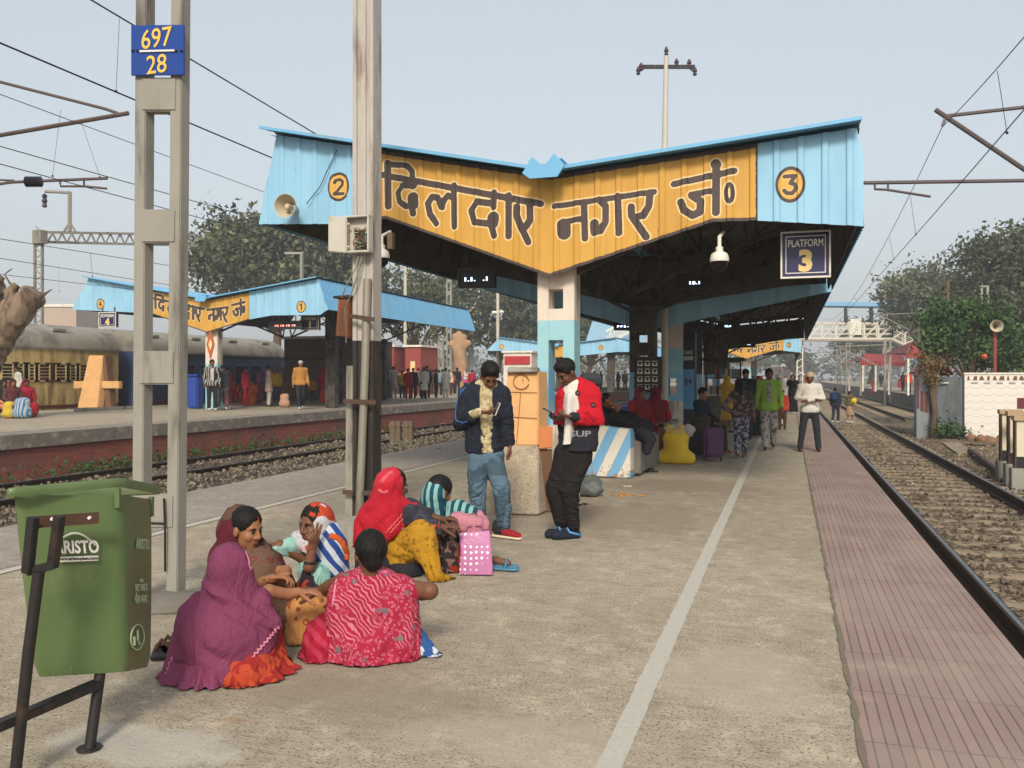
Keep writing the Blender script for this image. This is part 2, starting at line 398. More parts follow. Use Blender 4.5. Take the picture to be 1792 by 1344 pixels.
# ------------------------------------------------------------------ ground, platforms, tracks
XE_L, XE_R, Z_GR, Z_RAIL = -7.6, 1.2, -.62, -.36
YN, YF = -6., 170.
g = MB(); g.box((-900, -60, Z_GR - .5), (900, 1500, Z_GR)); tag(g.build('ground', M_earth), kind='structure')
p = MB(); p.box((XE_L, YN, Z_GR - .2), (XE_R, YF, -.004)); tag(p.build('platform', M_conc), kind='structure')
p = MB(); p.sheet([(.292, YN, .002), (XE_R + .012, YN, .002), (XE_R + .012, YF, .002), (.292, YF, .002)], .05); tag(p.build('tiled_edge_path', M_tile), kind='structure')
p = MB(); p.sheet([(XE_L - .03, YN, .001), (-5.98, YN, .001), (-5.98, YF, .001), (XE_L - .03, YF, .001)], .05); tag(p.build('dusty_edge_path', M_conc_dark), kind='structure')
def ragged(x0, x1, y0, y1, z, step, amp):
    m = MB(); n = int((y1 - y0) / step); L = []; Rr = []
    for i in range(n + 1):
        y = y0 + (y1 - y0) * i / n; L.append((x0 + rng.uniform(-amp, amp), y, z)); Rr.append((x1 + rng.uniform(-amp, amp), y, z))
    return m.add(L + Rr, [(i, n + 1 + i, n + 2 + i, i + 1) for i in range(n)])
tag(ragged(-.722, -.622, YN, 28, -.0015, .07, .004).build('painted_line', M_line), kind='structure')
tag(ragged(-.74, -.63, 28.2, YF, -.0015, .6, .003).build('painted_line', M_line), kind='structure')
tag(ragged(-5.93, -5.82, YN, 60, .003, .08, .005).build('painted_line', M_line), kind='structure')
# broken strip where the paving meets the concrete
tag(ragged(.278, .3, YN, 60, .0045, .09, .009).build('broken_paving_edge', mat('broken_mortar', '#6f6455', .95, var=.3, vs=18, bump=.5)), kind='structure')

XP1, Z_P1 = -14.5, .4
p = MB(); p.box((-24.5, YN, Z_GR - .2), (XP1 - .12, YF, Z_P1 - .02)); tag(p.build('platform', M_conc), kind='structure')
w = MB(); w.box((XP1 - .12, YN, Z_GR - .2), (XP1, YF, .12)); tag(w.build('platform_brick_wall', M_brick, bevel=0), kind='structure')
cp = MB()
for i in range(70):
    y = YN + i * 2.4; cp.box((XP1 - .9, y, .12), (XP1 + .05 + rng.uniform(-.012, .012), y + 2.39, Z_P1 + rng.uniform(-.006, .006)))
tag(cp.build('platform_coping', M_coping), kind='structure')
XR2, Z_P4 = 8.1, .33
p = MB(); p.box((XR2, 44, Z_GR - .2), (15, 260, Z_P4)); tag(p.build('platform', M_conc), kind='structure')
w = MB(); w.box((XR2 - .1, 44, Z_GR - .2), (XR2 - .004, 260, Z_P4 + .01)); tag(w.build('platform_wall', mat('stained_edge_wall', '#6f675c', .9, var=.3, vs=2, dirt='#453d36', streak=True)), kind='structure')

def ballast_bed(x0, x1, y0, y1, ztop, m_, name='ballast_bed'):
    nx, ny = 26, int((y1 - y0) / .5); m = MB(); vs = []
    for j in range(ny + 1):
        for i in range(nx + 1):
            u = i / nx; edge = min(1, min(u, 1 - u) * 6)
            vs.append((x0 + (x1 - x0) * u, y0 + (y1 - y0) * j / ny, Z_GR - .02 + (ztop - Z_GR) * edge + nr.normal(0, .012)))
    m.add(vs, [(j * (nx + 1) + i, j * (nx + 1) + i + 1, (j + 1) * (nx + 1) + i + 1, (j + 1) * (nx + 1) + i) for j in range(ny) for i in range(nx)])
    return tag(m.build(name, m_, smooth=True), kind='structure')
ballast_bed(XE_R + .02, 4.3, 0, 170, -.54, M_ballast2); ballast_bed(4.3, 8.0, 30, 200, -.56, M_ballast2)
ballast_bed(XP1 + .02, -10.6, 0, 170, -.5, M_ballast); ballast_bed(-10.6, XE_L - .02, 0, 170, -.42, M_ballast)
def stones(name, x0, x1, y0, y1, z, n, s0, s1, mts, bias=2.):
    m = MB()
    cube = np.array([(-1, -1, -1), (1, -1, -1), (1, 1, -1), (-1, 1, -1), (-1, -1, 1), (1, -1, 1), (1, 1, 1), (-1, 1, 1)], float) * .6
    F = [(0, 3, 2, 1), (4, 5, 6, 7), (0, 1, 5, 4), (1, 2, 6, 5), (2, 3, 7, 6), (3, 0, 4, 7)]
    for i in range(n):
        q = Matrix.Rotation(rng.uniform(0, 6.28), 3, Vector((rng.gauss(0, 1), rng.gauss(0, 1), rng.gauss(0, 1))).normalized())
        s = rng.uniform(s0, s1); k = (cube + nr.uniform(-.28, .28, (8, 3))) * s * np.array([1, rng.uniform(.7, 1.2), rng.uniform(.6, 1)])
        y = y0 + (y1 - y0) * rng.random() ** bias
        m.add(k @ np.array(q).T + np.array([rng.uniform(x0, x1), y, z + rng.uniform(-.2, .45) * s]), F, rng.randrange(len(mts)))
    return tag(m.build(name, mts, fix=False), kind='stuff')
ST = [mat('stone_grey', '#6f6557', .95, var=.3, vs=9), mat('stone_dark', '#5d5346', .95, var=.3, vs=9), mat('stone_pale', '#82755f', .95, var=.2, vs=9), mat('stone_rust', '#57483a', .95, var=.3, vs=9)]
stones('ballast_stones', XE_R + .05, 4.2, 3.2, 40, -.545, 6500, .015, .042, [ST[0], ST[1], ST[3], ST[1]], 2.2)
stones('ballast_stones', -11.4, XE_L - .05, 5, 40, -.44, 5200, .02, .05, [ST[0], ST[1], ST[2], ST[0]], 1.5)
stones('ballast_stones', -14.2, -11.2, 8, 40, -.5, 2200, .025, .06, [ST[0], ST[1], ST[2], ST[1]], 1.4)
stones('ballast_stones', 3.9, 8, 9, 40, Z_GR + .01, 1500, .02, .06, [ST[0], ST[1], ST[2]], 1.3)

def rail_mesh(x, y0, y1, z=Z_RAIL):
    m = MB(); P_ = [(.07, -.165), (.07, -.15), (.012, -.13), (.012, -.045), (.036, -.035), (.036, -.004)]
    poly = [(x + a, y0, z + b) for a, b in P_] + [(x - a, y0, z + b) for a, b in P_[::-1]]
    m.prism(poly, (0, y1 - y0, 0)); m.box((x - .019, y0, z - .006), (x + .019, y1, z + .002), 1); return m
def track(label, xc, y0, y1, z, n_ind, loc_y=None):
    t = thing('railway_track', label, 'railway track', (xc, max(y0, 6), z - .2))
    for s in (-1, 1): rail_mesh(xc + s * .872, y0, y1, z).build('rail', [M_rust, M_railtop], t, fix=True)
    ys = np.arange(y0 + .3, min(y1, 90), .62); proto = None
    for i, y in enumerate(ys[:n_ind]):
        if proto is None:
            m = MB(); m.box((xc - 1.35, y - .12, z - .4), (xc + 1.35, y + .12, z - .168)); proto = m.build('sleeper', M_sleeper, t)
            y_0 = y
        else:
            c = proto.copy(); COL.objects.link(c); c.parent = t; c.location = proto.location + Vector((0, y - y_0, -.012 + rng.uniform(-.012, .008)))
    m = MB()
    for y in ys[n_ind:]: m.box((xc - 1.35, y - .12, z - .4), (xc + 1.35, y + .12, z - .175))
    if len(ys) > n_ind: tag(m.build('sleeper', M_sleeper, t), kind='stuff')
    return t
track('nearest railway track along the tiled edge of the platform with rusty sides and shiny tops', 2.56, 3.0, 150, Z_RAIL, 60)
track('railway track right below the red brick platform wall', -12.65, 6, 150, -.4, 40)
track('distant railway track passing the far right platform behind the grey shed', 6.05, 44, 200, Z_RAIL, 20)

# ------------------------------------------------------------------ painted lettering, traced as strokes (pixels of the photograph)
def c2(*p): return [(440 + x / 3.2, 200 + y / 3.2) for x, y in p]
def c3(*p): return [(960 + x / 2.987, 180 + y / 2.987) for x, y in p]
STROKES = [(c2((720, 338), (1620, 502)), 4.6), (c2((765, 275), (768, 515)), 5), (c2((765, 280), (870, 288), (900, 320), (905, 405)), 4.2),
    (c2((912, 400), (850, 400), (822, 440), (832, 490), (865, 515), (895, 512)), 4.4), (c2((905, 470), (908, 500)), 9), (c2((895, 500), (905, 555)), 5),
    (c2((1135, 400), (1138, 628)), 5), (c2((1135, 470), (1100, 455), (1080, 480), (1065, 520)), 4.5), (c2((1038, 612), (1000, 560), (988, 500), (1012, 462), (1045, 468), (1068, 520)), 4.8),
    (c2((1360, 440), (1358, 520)), 4.8), (c2((1358, 500), (1265, 490), (1232, 540), (1250, 605), (1330, 612)), 4.8), (c2((1355, 580), (1352, 610)), 9), (c2((1340, 605), (1360, 680)), 5),
    (c2((1440, 455), (1440, 682)), 4.8), (c2((1558, 490), (1562, 590), (1535, 630)), 5.2), (c2((1488, 520), (1485, 565), (1512, 635), (1550, 715)), 4.8),
    (c3((30, 542), (552, 465)), 3.8), (c3((185, 520), (190, 708)), 4.6), (c3((185, 605), (105, 618)), 4), (c3((80, 640), (82, 680)), 9.5),
    (c3((265, 508), (298, 540), (298, 620), (272, 670), (238, 680)), 4.6), (c3((240, 632), (243, 670)), 6.5), (c3((362, 490), (368, 680)), 4.8),
    (c3((530, 470), (524, 540), (495, 590), (455, 598)), 4.8), (c3((432, 545), (434, 590), (510, 700)), 5),
    (c3((655, 425), (970, 356)), 4.2), (c3((876, 345), (875, 572)), 5), (c3((872, 458), (745, 480)), 4), (c3((750, 485), (795, 515), (792, 570), (752, 588), (708, 562), (692, 520)), 5),
    (c3((874, 320), (876, 324)), 6.5), (c3(*[(945 + 18 * math.cos(a), 472 + 46 * math.sin(a)) for a in np.linspace(0, 2 * math.pi, 14)]), 2.7)]
DIG = {'1': [[(-.16, .3), (.05, .5), (.05, -.5)]], '2': [[(-.3, .3), (-.2, .46), (.05, .5), (.28, .36), (.26, .12), (-.32, -.48), (.34, -.48)]],
       '3': [[(-.3, .46), (.26, .46), (.0, .08), (.24, .0), (.3, -.25), (.1, -.48), (-.18, -.46), (-.32, -.3)]], '4': [[(.12, -.5), (.12, .5), (-.34, -.14), (.34, -.14)]]}
def seg_dist(X, Z, strokes):
    d = np.full(X.shape, 9.)
    for pts, hw in strokes:
        for (ax, az), (bx, bz) in zip(pts[:-1], pts[1:]):
            ux, uz = bx - ax, bz - az; L = ux * ux + uz * uz + 1e-12
            t = np.clip(((X - ax) * ux + (Z - az) * uz) / L, 0, 1)
            d = np.minimum(d, np.hypot(X - ax - t * ux, Z - az - t * uz) - hw)
    return d
def fascia_mats(tag_):
    t = NT('yellow_sign_' + tag_); ink = t.attr('ink'); nz = t.math('MULTIPLY', t.math('SUBTRACT', t.noise(38, 3), .5), .012)
    d = t.math('ADD', ink, nz); ed = t.attr('edge')
    n = t.noise(2.2, 5, .6, t.vec((1, 1, .25))); k = t.mix(t.ramp(n, .35, .7), (.56, .31, .055), (.47, .245, .04))
    dr = t.noise(5, 6, .7, t.vec((1, 1, .12))); k = t.mix(t.ramp(dr, .54, .7, 0, .6), k, (.33, .19, .06))
    rv = t.voro(2.6, v=t.vec((1, 1, 1))); k = t.mix(t.ramp(rv, .035, .05, .8, 0), k, (.12, .07, .03))
    k = t.mix(t.ramp(d, .006, .026, .8, 0), k, (.8, .64, .36))
    br = t.mix(t.ramp(n, .3, .7), (.075, .052, .045), (.05, .035, .03))
    k = t.mix(t.ramp(d, -.001, .004, 1, 0), k, br); k = t.mix(t.ramp(t.math('ADD', ed, t.math('MULTIPLY', nz, 2.)), -.002, .004, 1, 0), k, br)
    y = t.out(k, .5, 0, .35)
    t = NT('blue_sign_' + tag_); ink, dc = t.attr('ink'), t.attr('disc')
    n = t.noise(1.8, 5, .6, t.vec((1, 1, .3))); k = t.mix(t.ramp(n, .35, .7), (.27, .505, .66), (.22, .43, .58))
    dr = t.noise(6, 6, .7, t.vec((1, 1, .1))); k = t.mix(t.ramp(dr, .6, .74, 0, .4), k, (.2, .33, .42))
    rv = t.voro(2.6); k = t.mix(t.ramp(rv, .03, .045, .7, 0), k, (.1, .12, .14)); rs = t.noise(1.1, 6, .7, t.vec((1, 1, .35))); k = t.mix(t.ramp(rs, .6, .72, 0, .4), k, (.36, .5, .56))
    k = t.mix(t.ramp(dc, 0, .004, 1, 0), k, (.6, .34, .06)); k = t.mix(t.ramp(t.math('ABSOLUTE', t.math('ADD', dc, .004)), .013, .017, 1, 0), k, (.06, .04, .035))
    k = t.mix(t.ramp(ink, .004, .016, .6, 0), k, (.78, .58, .26)); k = t.mix(t.ramp(ink, -.001, .004, 1, 0), k, (.075, .05, .04))
    b = t.out(k, .45, 0, .35)
    return y, b
def ribz(x, pitch): return np.clip((.34 - np.abs((x / pitch) % 1 - .5) * 2) / .12, 0, 1)
def fascia(name, parent, T, B, Y, yx, strokes, discs, step, rows, tag_, pitch=.25, rib=.022, lab=None):
    """T, B: top and bottom outlines in (x, z); yx: (x0, x1) of the yellow field"""
    x0, x1 = max(T[0][0], B[0][0]), min(T[-1][0], B[-1][0])
    xs = np.arange(x0, x1, step); xs = np.unique(np.concatenate([xs, [x1], [q[0] for q in T + B if x0 <= q[0] <= x1], yx]))
    zt = np.interp(xs, *zip(*T)); zb = np.interp(xs, *zip(*B)); n = len(xs)
    u = np.linspace(0, 1, rows + 1)[:, None]; Z = zb + (zt - zb) * u; X = np.broadcast_to(xs, Z.shape); Yv = np.broadcast_to(Y - rib * ribz(xs, pitch), Z.shape)
    v = np.stack([X, Yv, Z], -1).reshape(-1, 3)
    ink = seg_dist(X, Z, strokes)
    edge = np.minimum(Z - zb - .035, zt - Z - .05); edge = np.minimum(edge, np.minimum(np.abs(X - yx[0]), np.abs(X - yx[1])) - .02)
    dd = np.full(X.shape, 9.)
    for cx, cz, rx, rz in discs: dd = np.minimum(dd, (np.hypot((X - cx) / rx, (Z - cz) / rz) - 1) * min(rx, rz))
    f = [(j * n + i, j * n + i + 1, (j + 1) * n + i + 1, (j + 1) * n + i) for j in range(rows) for i in range(n - 1)]
    mid = (xs[:-1] + xs[1:]) / 2; mi = [0 if yx[0] < a < yx[1] else 1 for a in mid] * rows
    m = MB(); m.add(v, f, mi); y, b = fascia_mats(tag_)
    return m.build(name, [y, b], parent, attrs={'ink': ink.ravel(), 'edge': edge.ravel(), 'disc': dd.ravel()}, fix=False)
def corr(m, a, b, c_, d, pitch, amp, mi=0, under=None):
    """corrugated sheet over the quad a-b (ridge side) to d-c; ribs run from a towards d"""
    a, b, c_, d = [np.array(q, float) for q in (a, b, c_, d)]
    L = np.linalg.norm(b - a); n = max(2, int(L / pitch) * 4); nv = nrm(np.cross(b - a, d - a))
    if nv[2] < 0: nv = -nv
    if abs(nv[2]) < .3: nv = nv * np.sign(nv[0] + 1e-9)
    vs = []
    for i in range(n + 1):
        t = i / n; o = nv * amp * (1 if i % 4 in (1, 2) else 0); vs += [a + (b - a) * t + o, d + (c_ - d) * t + o]
    return m.add(vs, [(2 * i, 2 * i + 2, 2 * i + 3, 2 * i + 1) for i in range(n)], mi)
def battened_column(parent, x, Y, z0, z1, w, dpt, bands, open_):
    """two legs with plates between them, painted in bands; bands: (z, material)"""
    zs = [z0] + [b[0] for b in bands if z0 < b[0] < z1] + [z1]
    m = MB(); mts = [b[1] for b in bands]
    leg = w * .3
    for i, (a, b) in enumerate(zip(zs[:-1], zs[1:])):
        mi = min(i, len(mts) - 1)
        for s in (-1, 1): m.box((x + s * (w / 2 - leg / 2) - leg / 2, Y - dpt / 2, a), (x + s * (w / 2 - leg / 2) + leg / 2, Y + dpt / 2, b), mi)
        cuts = [(max(a, o0), min(b, o1)) for o0, o1 in open_ if o1 > a and o0 < b]; z = a
        for o0, o1 in cuts + [(b, b)]:
            if o0 - z > .02: m.box((x - w / 2 + leg - .002, Y - dpt / 2 + .012, z), (x + w / 2 - leg + .002, Y + dpt / 2 - .012, o0), mi)
            z = o1
    return m.build('column', mts, parent, bevel=0)
def canopy(label, Y0, Y1, T, B, yx, strokes, discs, frames, cols, step=.02, rows=60, tag_='a', zfl=0., group=None, pitch=.25, rear=0.):
    XC = T[len(T) // 2][0]; ztc = np.interp(XC, *zip(*T)); zbc = np.interp(XC, *zip(*B))
    iL = min(range(len(T)), key=lambda i: -T[i][1] if T[i][0] < XC else 9); iR = min(range(len(T)), key=lambda i: -T[i][1] if T[i][0] > XC else 9)
    XL, ZL = T[iL]; XR, ZR = T[iR]; XLb, ZLb = B[0]; XRb, ZRb = B[-1]
    t = thing('platform_canopy', label, 'canopy', (XC, Y0, zfl), group)
    fascia('fascia', t, T, B, Y0, yx, strokes, discs, step, rows, tag_, pitch)
    for (xe, ze, s) in ((XL - .12, ZL + .06, -1), (XR + .04, ZR + .05, 1)):
        m = MB(); corr(m, (XC, Y0 - .22, ztc + .03), (XC, Y1, ztc + .03), (xe, Y1, ze), (xe, Y0 - .22, ze), .22, .018)
        m.prism([(XC, Y0 - .225, ztc + .0), (xe, Y0 - .225, ze - .025), (xe, Y0 - .225, ze + .012), (XC, Y0 - .225, ztc + .042)], (0, .03, 0)); m.build('roof', M_bluepaint, t, fix=False)
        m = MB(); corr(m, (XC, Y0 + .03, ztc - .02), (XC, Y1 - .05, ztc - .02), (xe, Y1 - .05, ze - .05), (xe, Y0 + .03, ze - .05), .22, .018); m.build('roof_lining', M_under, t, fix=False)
    for (xt, zt_, xb, zb_) in ((XL, ZL, XLb, ZLb), (XR, ZR, XRb, ZRb)):
        m = MB(); corr(m, (xt, Y0 + .02, zt_), (xt, Y1, zt_), (xb, Y1, zb_), (xb, Y0 + .02, zb_), .2, .015); m.build('side_band', M_bluepaint, t, fix=False)
        s = -1 if xt < XC else 1
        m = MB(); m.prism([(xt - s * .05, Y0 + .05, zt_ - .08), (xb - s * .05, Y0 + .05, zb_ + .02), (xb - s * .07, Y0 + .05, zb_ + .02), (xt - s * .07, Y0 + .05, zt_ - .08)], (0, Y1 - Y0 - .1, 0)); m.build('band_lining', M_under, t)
    m = MB(); g_ = [(-.2, .12), (-.11, .0), (-.09, -.02), (.09, -.02), (.11, 0), (.2, .12), (.17, .13), (.07, .03), (-.07, .03), (-.17, .13)]
    m.prism([(XC + a, Y0 - .3, ztc + b) for a, b in g_], (0, Y1 - Y0 + .3, 0)); m.prism([(XC + a, Y0 - .34, ztc + b) for a, b in ((-.26, -.03), (-.14, .15), (-.04, .06), (.03, .06), (.12, .17), (.25, .03), (.16, -.1), (-.17, -.1))], (0, .025, 0)); m.build('gutter', M_bluepaint, t)
    for Y in frames:
        m = MB()
        for xt, zt_, zb_ in ((XL, ZL, ZLb), (XR, ZR, ZRb)):
            s = -1 if xt < XC else 1
            n = 5; top = [np.array([XC + (xt - XC) * i / n, Y, ztc - .1 + (zt_ - ztc) * i / n]) for i in range(n + 1)]
            bot = [np.array([XC + s * .2 + (xt - XC - s * .2) * i / n, Y, zbc + .06 + (zt_ - .18 - zbc) * i / n]) for i in range(n + 1)]
            m.bar(top[0], top[-1], .07); m.bar(bot[0], bot[-1], .06)
            for i in range(n): m.bar(top[i + 1], bot[i], .035); m.bar(top[i], bot[i], .04)
        m.build('truss', M_steel, t)
    if rear:
        m = MB(); q = [(XLb + .1, ZLb + .12), (XLb + .8, ZLb + .1), (XC, zbc + rear), (XRb - .8, ZRb + .1), (XRb - .1, ZRb + .12), (XR - .05, ZR - .08), (XC, ztc - .08), (XL + .05, ZL - .08)]
        q = [q[i] for i in (2, 3, 4, 5, 6)], [q[i] for i in (6, 7, 0, 1, 2)]
        for w_ in q: m.prism([(x, Y1 - .12, z) for x, z in w_], (0, .05, 0))
        m.build('rear_shade_panel', M_under, t)  # dark panel added at the rear end, its colour stands for shade
    m = MB()
    for xt, zt_ in ((XL, ZL), (XR, ZR)):
        for i in range(1, 7):
            q = i / 6.3; x = XC + (xt - XC) * q; z = ztc + (zt_ - ztc) * q - .085; m.box((x - .025, Y0 + .04, z - .05), (x + .025, Y1 - .06, z + .05))
    m.build('purlins', M_steel, t)
    for c_ in cols: battened_column(t, *c_)
    return t
Y0 = float(V(965, 484, 10.2)[1])
def xz(px, py, Y): q = PY(px, py, Y); return (float(q[0]), float(q[2]))
def XZ(pts, Y): return [xz(a, b, Y) for a, b in pts]
T1 = XZ([(453, 391), (484, 236), (965, 307), (1499, 224), (1511, 271)], Y0)
B1 = XZ([(453, 392.5), (575, 392), (652, 384), (677, 383), (961, 484), (1248, 388), (1325, 386), (1511, 396)], Y0)
T1 = [T1[0], T1[1], T1[2], T1[3], T1[4]]
pxm = FPX / 10.2
def strokes_main(Y): return [(XZ(p_, Y), hw * 1.24 / pxm) for p_, hw in STROKES]
def digit(dg, cx, cz, h, hw): return [([(cx + a * h, cz + b * h) for a, b in st], hw) for st in DIG[dg]]
S1 = strokes_main(Y0); d2 = xz(593, 327, Y0); d3 = xz(1383, 323, Y0)
S1 += digit('2', *d2, .19, .02) + digit('3', *d3, .2, .021)
ye = [xz(640, 300, Y0)[0], xz(1326, 300, Y0)[0]]
XCm = T1[2][0]
wl_, bl_, sk_ = mat('column_white', '#cfc3b4', .7, var=.12, dirt='#8d8474', damt=.4, streak=True), mat('column_pale_blue', '#8fbcc4', .6, var=.1, dirt='#8fa0a0', damt=.3), mat('column_sky_blue', '#7fb3cf', .6, var=.1, dirt='#b6b0a0', damt=.3)
BANDS = [(.95, wl_), (1.62, sk_), (2.22, bl_), (9, wl_)]
BANDS_D = [(.95, wl_), (1.62, sk_), (9, M_steel)]
zc1 = B1[4][1]
canopy('nearest blue canopy with large brown Hindi lettering on yellow between numbers 2 and 3', Y0, Y0 * 1.72, T1, B1, ye, S1, [(*d2, .15, .175), (*d3, .145, .185)],
       [Y0 + .35, Y0 * 1.36, Y0 * 1.69], [(XCm, Y0 + .35, 0, zc1 + .15, .46, .3, BANDS, [(1.1, 1.98), (2.36, 2.6)]), (XCm, Y0 * 1.69, 0, zc1 + .2, .5, .3, BANDS_D, [(1.75, 1.95), (2.2, 2.35)])], .0125, 96, 'near', rear=.14)
Yb = Y0 * 1.745
B1b = [B1[0], (XCm, B1[4][1] - .26), B1[-1]]
canopy('second canopy along the platform behind the large lettered one, with plain blue front', Yb, Y0 * 4.1, T1, B1b, [T1[2][0], T1[2][0] + .001], [], [], [Yb + .4, Y0 * 2.4, Y0 * 3.1, Y0 * 3.8],
       [(XCm, Y, 0, zc1 + .2, .46, .3, b_, [(1.1, 1.5)]) for Y, b_ in ((Y0 * 2.15, BANDS), (Y0 * 2.65, BANDS_D), (Y0 * 3.2, BANDS_D), (Y0 * 3.8, BANDS_D))], .1, 4, 'second', rear=.32)
Yc = Y0 * 6
SC = [([(x, z) for x, z in p_], hw) for p_, hw in S1]
canopy('small distant canopy with yellow lettered front further down the platform', Yc, Yc + 40, T1, B1, ye, SC, [(*d2, .15, .175), (*d3, .145, .185)], [Yc + 1, Yc + 12], [(XCm, Yc + 1, 0, zc1 + .15, .46, .3, BANDS, []), (XCm, Yc + 14, 0, zc1 + .15, .46, .3, BANDS, [])], .03, 40, 'far')
# the canopy over the platform on the left
Y1 = float(V(362, 580, 30)[1])
T2 = XZ([(126, 541), (156, 487), (362, 524), (557, 488), (574, 541)], Y1); B2 = XZ([(126, 542), (262, 548), (362, 582), (437, 559), (475, 552), (560, 551), (574, 542)], Y1)
yx2 = [xz(264, 520, Y1)[0], xz(437, 520, Y1)[0]]
def map2(px, py):
    u = (px - 965) / (362 if px > 965 else 312); tp = 305 - (u > 0) * 83 * u * .78 - (u < 0) * 68 * (-u) * .72; bt = 484 - 98 * abs(u) * .98
    v = (py - tp) / (bt - tp); X = 362 + (px - 965) * (75 / 362 if px > 965 else 98 / 312)
    tq = np.interp(X, [264, 362, 437], [506, 524, 510]); bq = np.interp(X, [264, 362, 437], [548, 582, 559]); return X, tq + v * (bq - tq)
S2 = [(XZ([map2(*q) for q in p_], Y1), max(.045, hw * .3 * 30 / 1500 * .95)) for p_, hw in STROKES]
d4 = xz(176, 532, Y1); d1 = xz(527, 537, Y1)
S2 += digit('4', *d4, .2, .025) + digit('1', *d1, .2, .028)
XC2 = T2[2][0]; zc2 = B2[2][1]
B2b = [(2.0, bl_), (2.5, wl_), (9, wl_)]
canopy('canopy of the left hand platform with yellow lettered front between numbers 4 and 1', Y1, Y1 * 1.56, T2, B2, yx2, S2, [(*d4, .17, .19), (*d1, .17, .19)], [Y1 + .5, Y1 * 1.2, Y1 * 1.5],
       [(XC2, Y1 + .4, Z_P1, zc2 + .15, .5, .3, B2b, [(1.6, 2.0)]), (XC2 + 3.2, Y1 * 1.12, Z_P1, zc2 + .9, .4, .3, [(9, M_steel)], []), (XC2 + 1, Y1 * 1.3, Z_P1, zc2 + .5, .4, .3, [(9, M_steel)], []), (XC2 + .5, Y1 * 1.5, Z_P1, zc2 + .3, .4, .3, [(9, M_steel)], [])], .035, 44, 'left', Z_P1, pitch=.33)
Y2 = float(V(975, 610, 66)[1])
T3 = XZ([(852, 613), (874, 591), (975, 604), (1078, 592), (1100, 600)], Y2); B3 = XZ([(852, 614), (930, 614), (975, 626), (1020, 622), (1078, 616), (1100, 616)], Y2)
dA, dB = xz(878, 607, Y2), xz(1052, 608, Y2)
canopy('far blue canopy of the left platform seen on both sides of the painted column', Y2, Y2 * 1.5, T3, B3, [XZ([(968, 600)], Y2)[0][0], XZ([(1012, 600)], Y2)[0][0]], digit('1', *dB, .2, .03), [(*dB, .2, .2), (*dA, .2, .2)], [Y2 + 1, Y2 * 1.3],
       [(T3[2][0], Y2 + 1, Z_P1, B3[2][1] + .2, .6, .4, [(9, M_steel)], []), (T3[2][0] + 4, Y2 + 1, Z_P1, B3[2][1] + .8, .5, .4, [(9, M_steel)], [])], .1, 16, 'left_far', Z_P1, pitch=.4)
# ================================================================== POLES, SIGNS AND STREET FURNITURE
def text(name, body, c, h, m_, parent, right=None, up=(0, 0, 1), ext=.002, bold=.0, sx=1., w=None):
    """flat lettering centred on c; h = cap height"""
    cu = bpy.data.curves.new('lettering', 'FONT'); cu.body = body; cu.align_x = 'CENTER'; cu.align_y = 'CENTER'
    cu.size = h / .7; cu.extrude = ext; cu.offset = bold; cu.resolution_u = 3
    o = bpy.data.objects.new('lettering', cu); COL.objects.link(o)
    me = bpy.data.meshes.new_from_object(o.evaluated_get(bpy.context.evaluated_depsgraph_get())); bpy.data.objects.remove(o)
    v = np.zeros(len(me.vertices) * 3); me.vertices.foreach_get('co', v); v = v.reshape(-1, 3)
    if w: sx = w / max(1e-6, np.ptp(v[:, 0]))
    v[:, 0] -= (v[:, 0].max() + v[:, 0].min()) / 2; v[:, 1] -= (v[:, 1].max() + v[:, 1].min()) / 2
    r = np.array([1., 0, 0]) if right is None else nrm(right); u = nrm(up); n = np.cross(r, u)
    P = np.array(c) + np.outer(v[:, 0] * sx, r) + np.outer(v[:, 1], u) + np.outer(v[:, 2], n)
    m = MB(); m.add(P, [list(p_.vertices) for p_ in me.polygons]); return m.build(name, m_, parent)
def quad_prism(m, pts, Y, d, mi=0): return m.prism([PY(a, b, Y) for a, b in pts], (0, d, 0), mi)
M_signtext = mat('sign_yellow', '#e0b44a', .5, var=.05); M_signwhite = mat('sign_white', '#d6d2c8', .5, var=.06); M_signblue = mat('sign_blue', (.008, .045, .24), .5, var=.1)
M_dkgrey = mat('socket_grey', '#2b2a29', .6)
# --- twin-leg concrete mast
Ym = float(PZ(292, 1052)[1])
t = thing('overhead_line_mast', 'concrete twin leg mast with square openings carrying the blue number sign', 'mast', PZ(282, 1052), 'tall poles at the front')
def leg(x0a, x1a, x0b, x1b, ya, yb):
    m = MB(); b = [PY(x0a, ya, Ym), PY(x1a, ya, Ym), PY(x1b, yb, Ym), PY(x0b, yb, Ym)]; m.prism(b, (0, .095, 0)); return m.build('leg', M_mast, t, bevel=.006)
leg(237, 256, 229.5, 248.5, -60, 1062); leg(299, 318.5, 290, 309.5, -60, 1062)
for yy in (-110, 135, 366, 614, 866):
    dx = -yy * .0068; m = MB(); quad_prism(m, [(248 + dx, yy), (310 + dx, yy), (309 + dx, yy + 59), (247 + dx, yy + 59)], Ym - .008, .1); m.build('batten_plate', M_mast, t, bevel=.01)
m = MB(); m.box(PY(300, 1040, Ym) + np.array([-.02, -.01, 0]), PY(309, 1000, Ym) + np.array([.02, .105, -.5]))
bp = PZ(286, 1062); m = MB(); m.lathe(bp + np.array([0, .05, -.02]), [(.24, 0), (.25, .03), (.2, .07), (.14, .09), (.02, .09)], 9); m.build('footing', mat('rough_footing', '#6d675e', .95, var=.35, vs=7, bump=.6, bs=25), t, smooth='auto')
m = MB(); m.tube([PY(287, 872, Ym - .03), PY(289, 932, Ym - .03), PY(289, 1000, Ym - .02)], .008, 6); m.tube([PY(262, 915, Ym - .02), PY(289, 916, Ym - .02)], .006, 5); m.build('earth_wire', M_iron, t)
t2 = thing('number_sign', 'blue plate reading 697 over 28 in yellow, fixed to the twin leg mast', 'sign', PY(276, 133, Ym - .02))
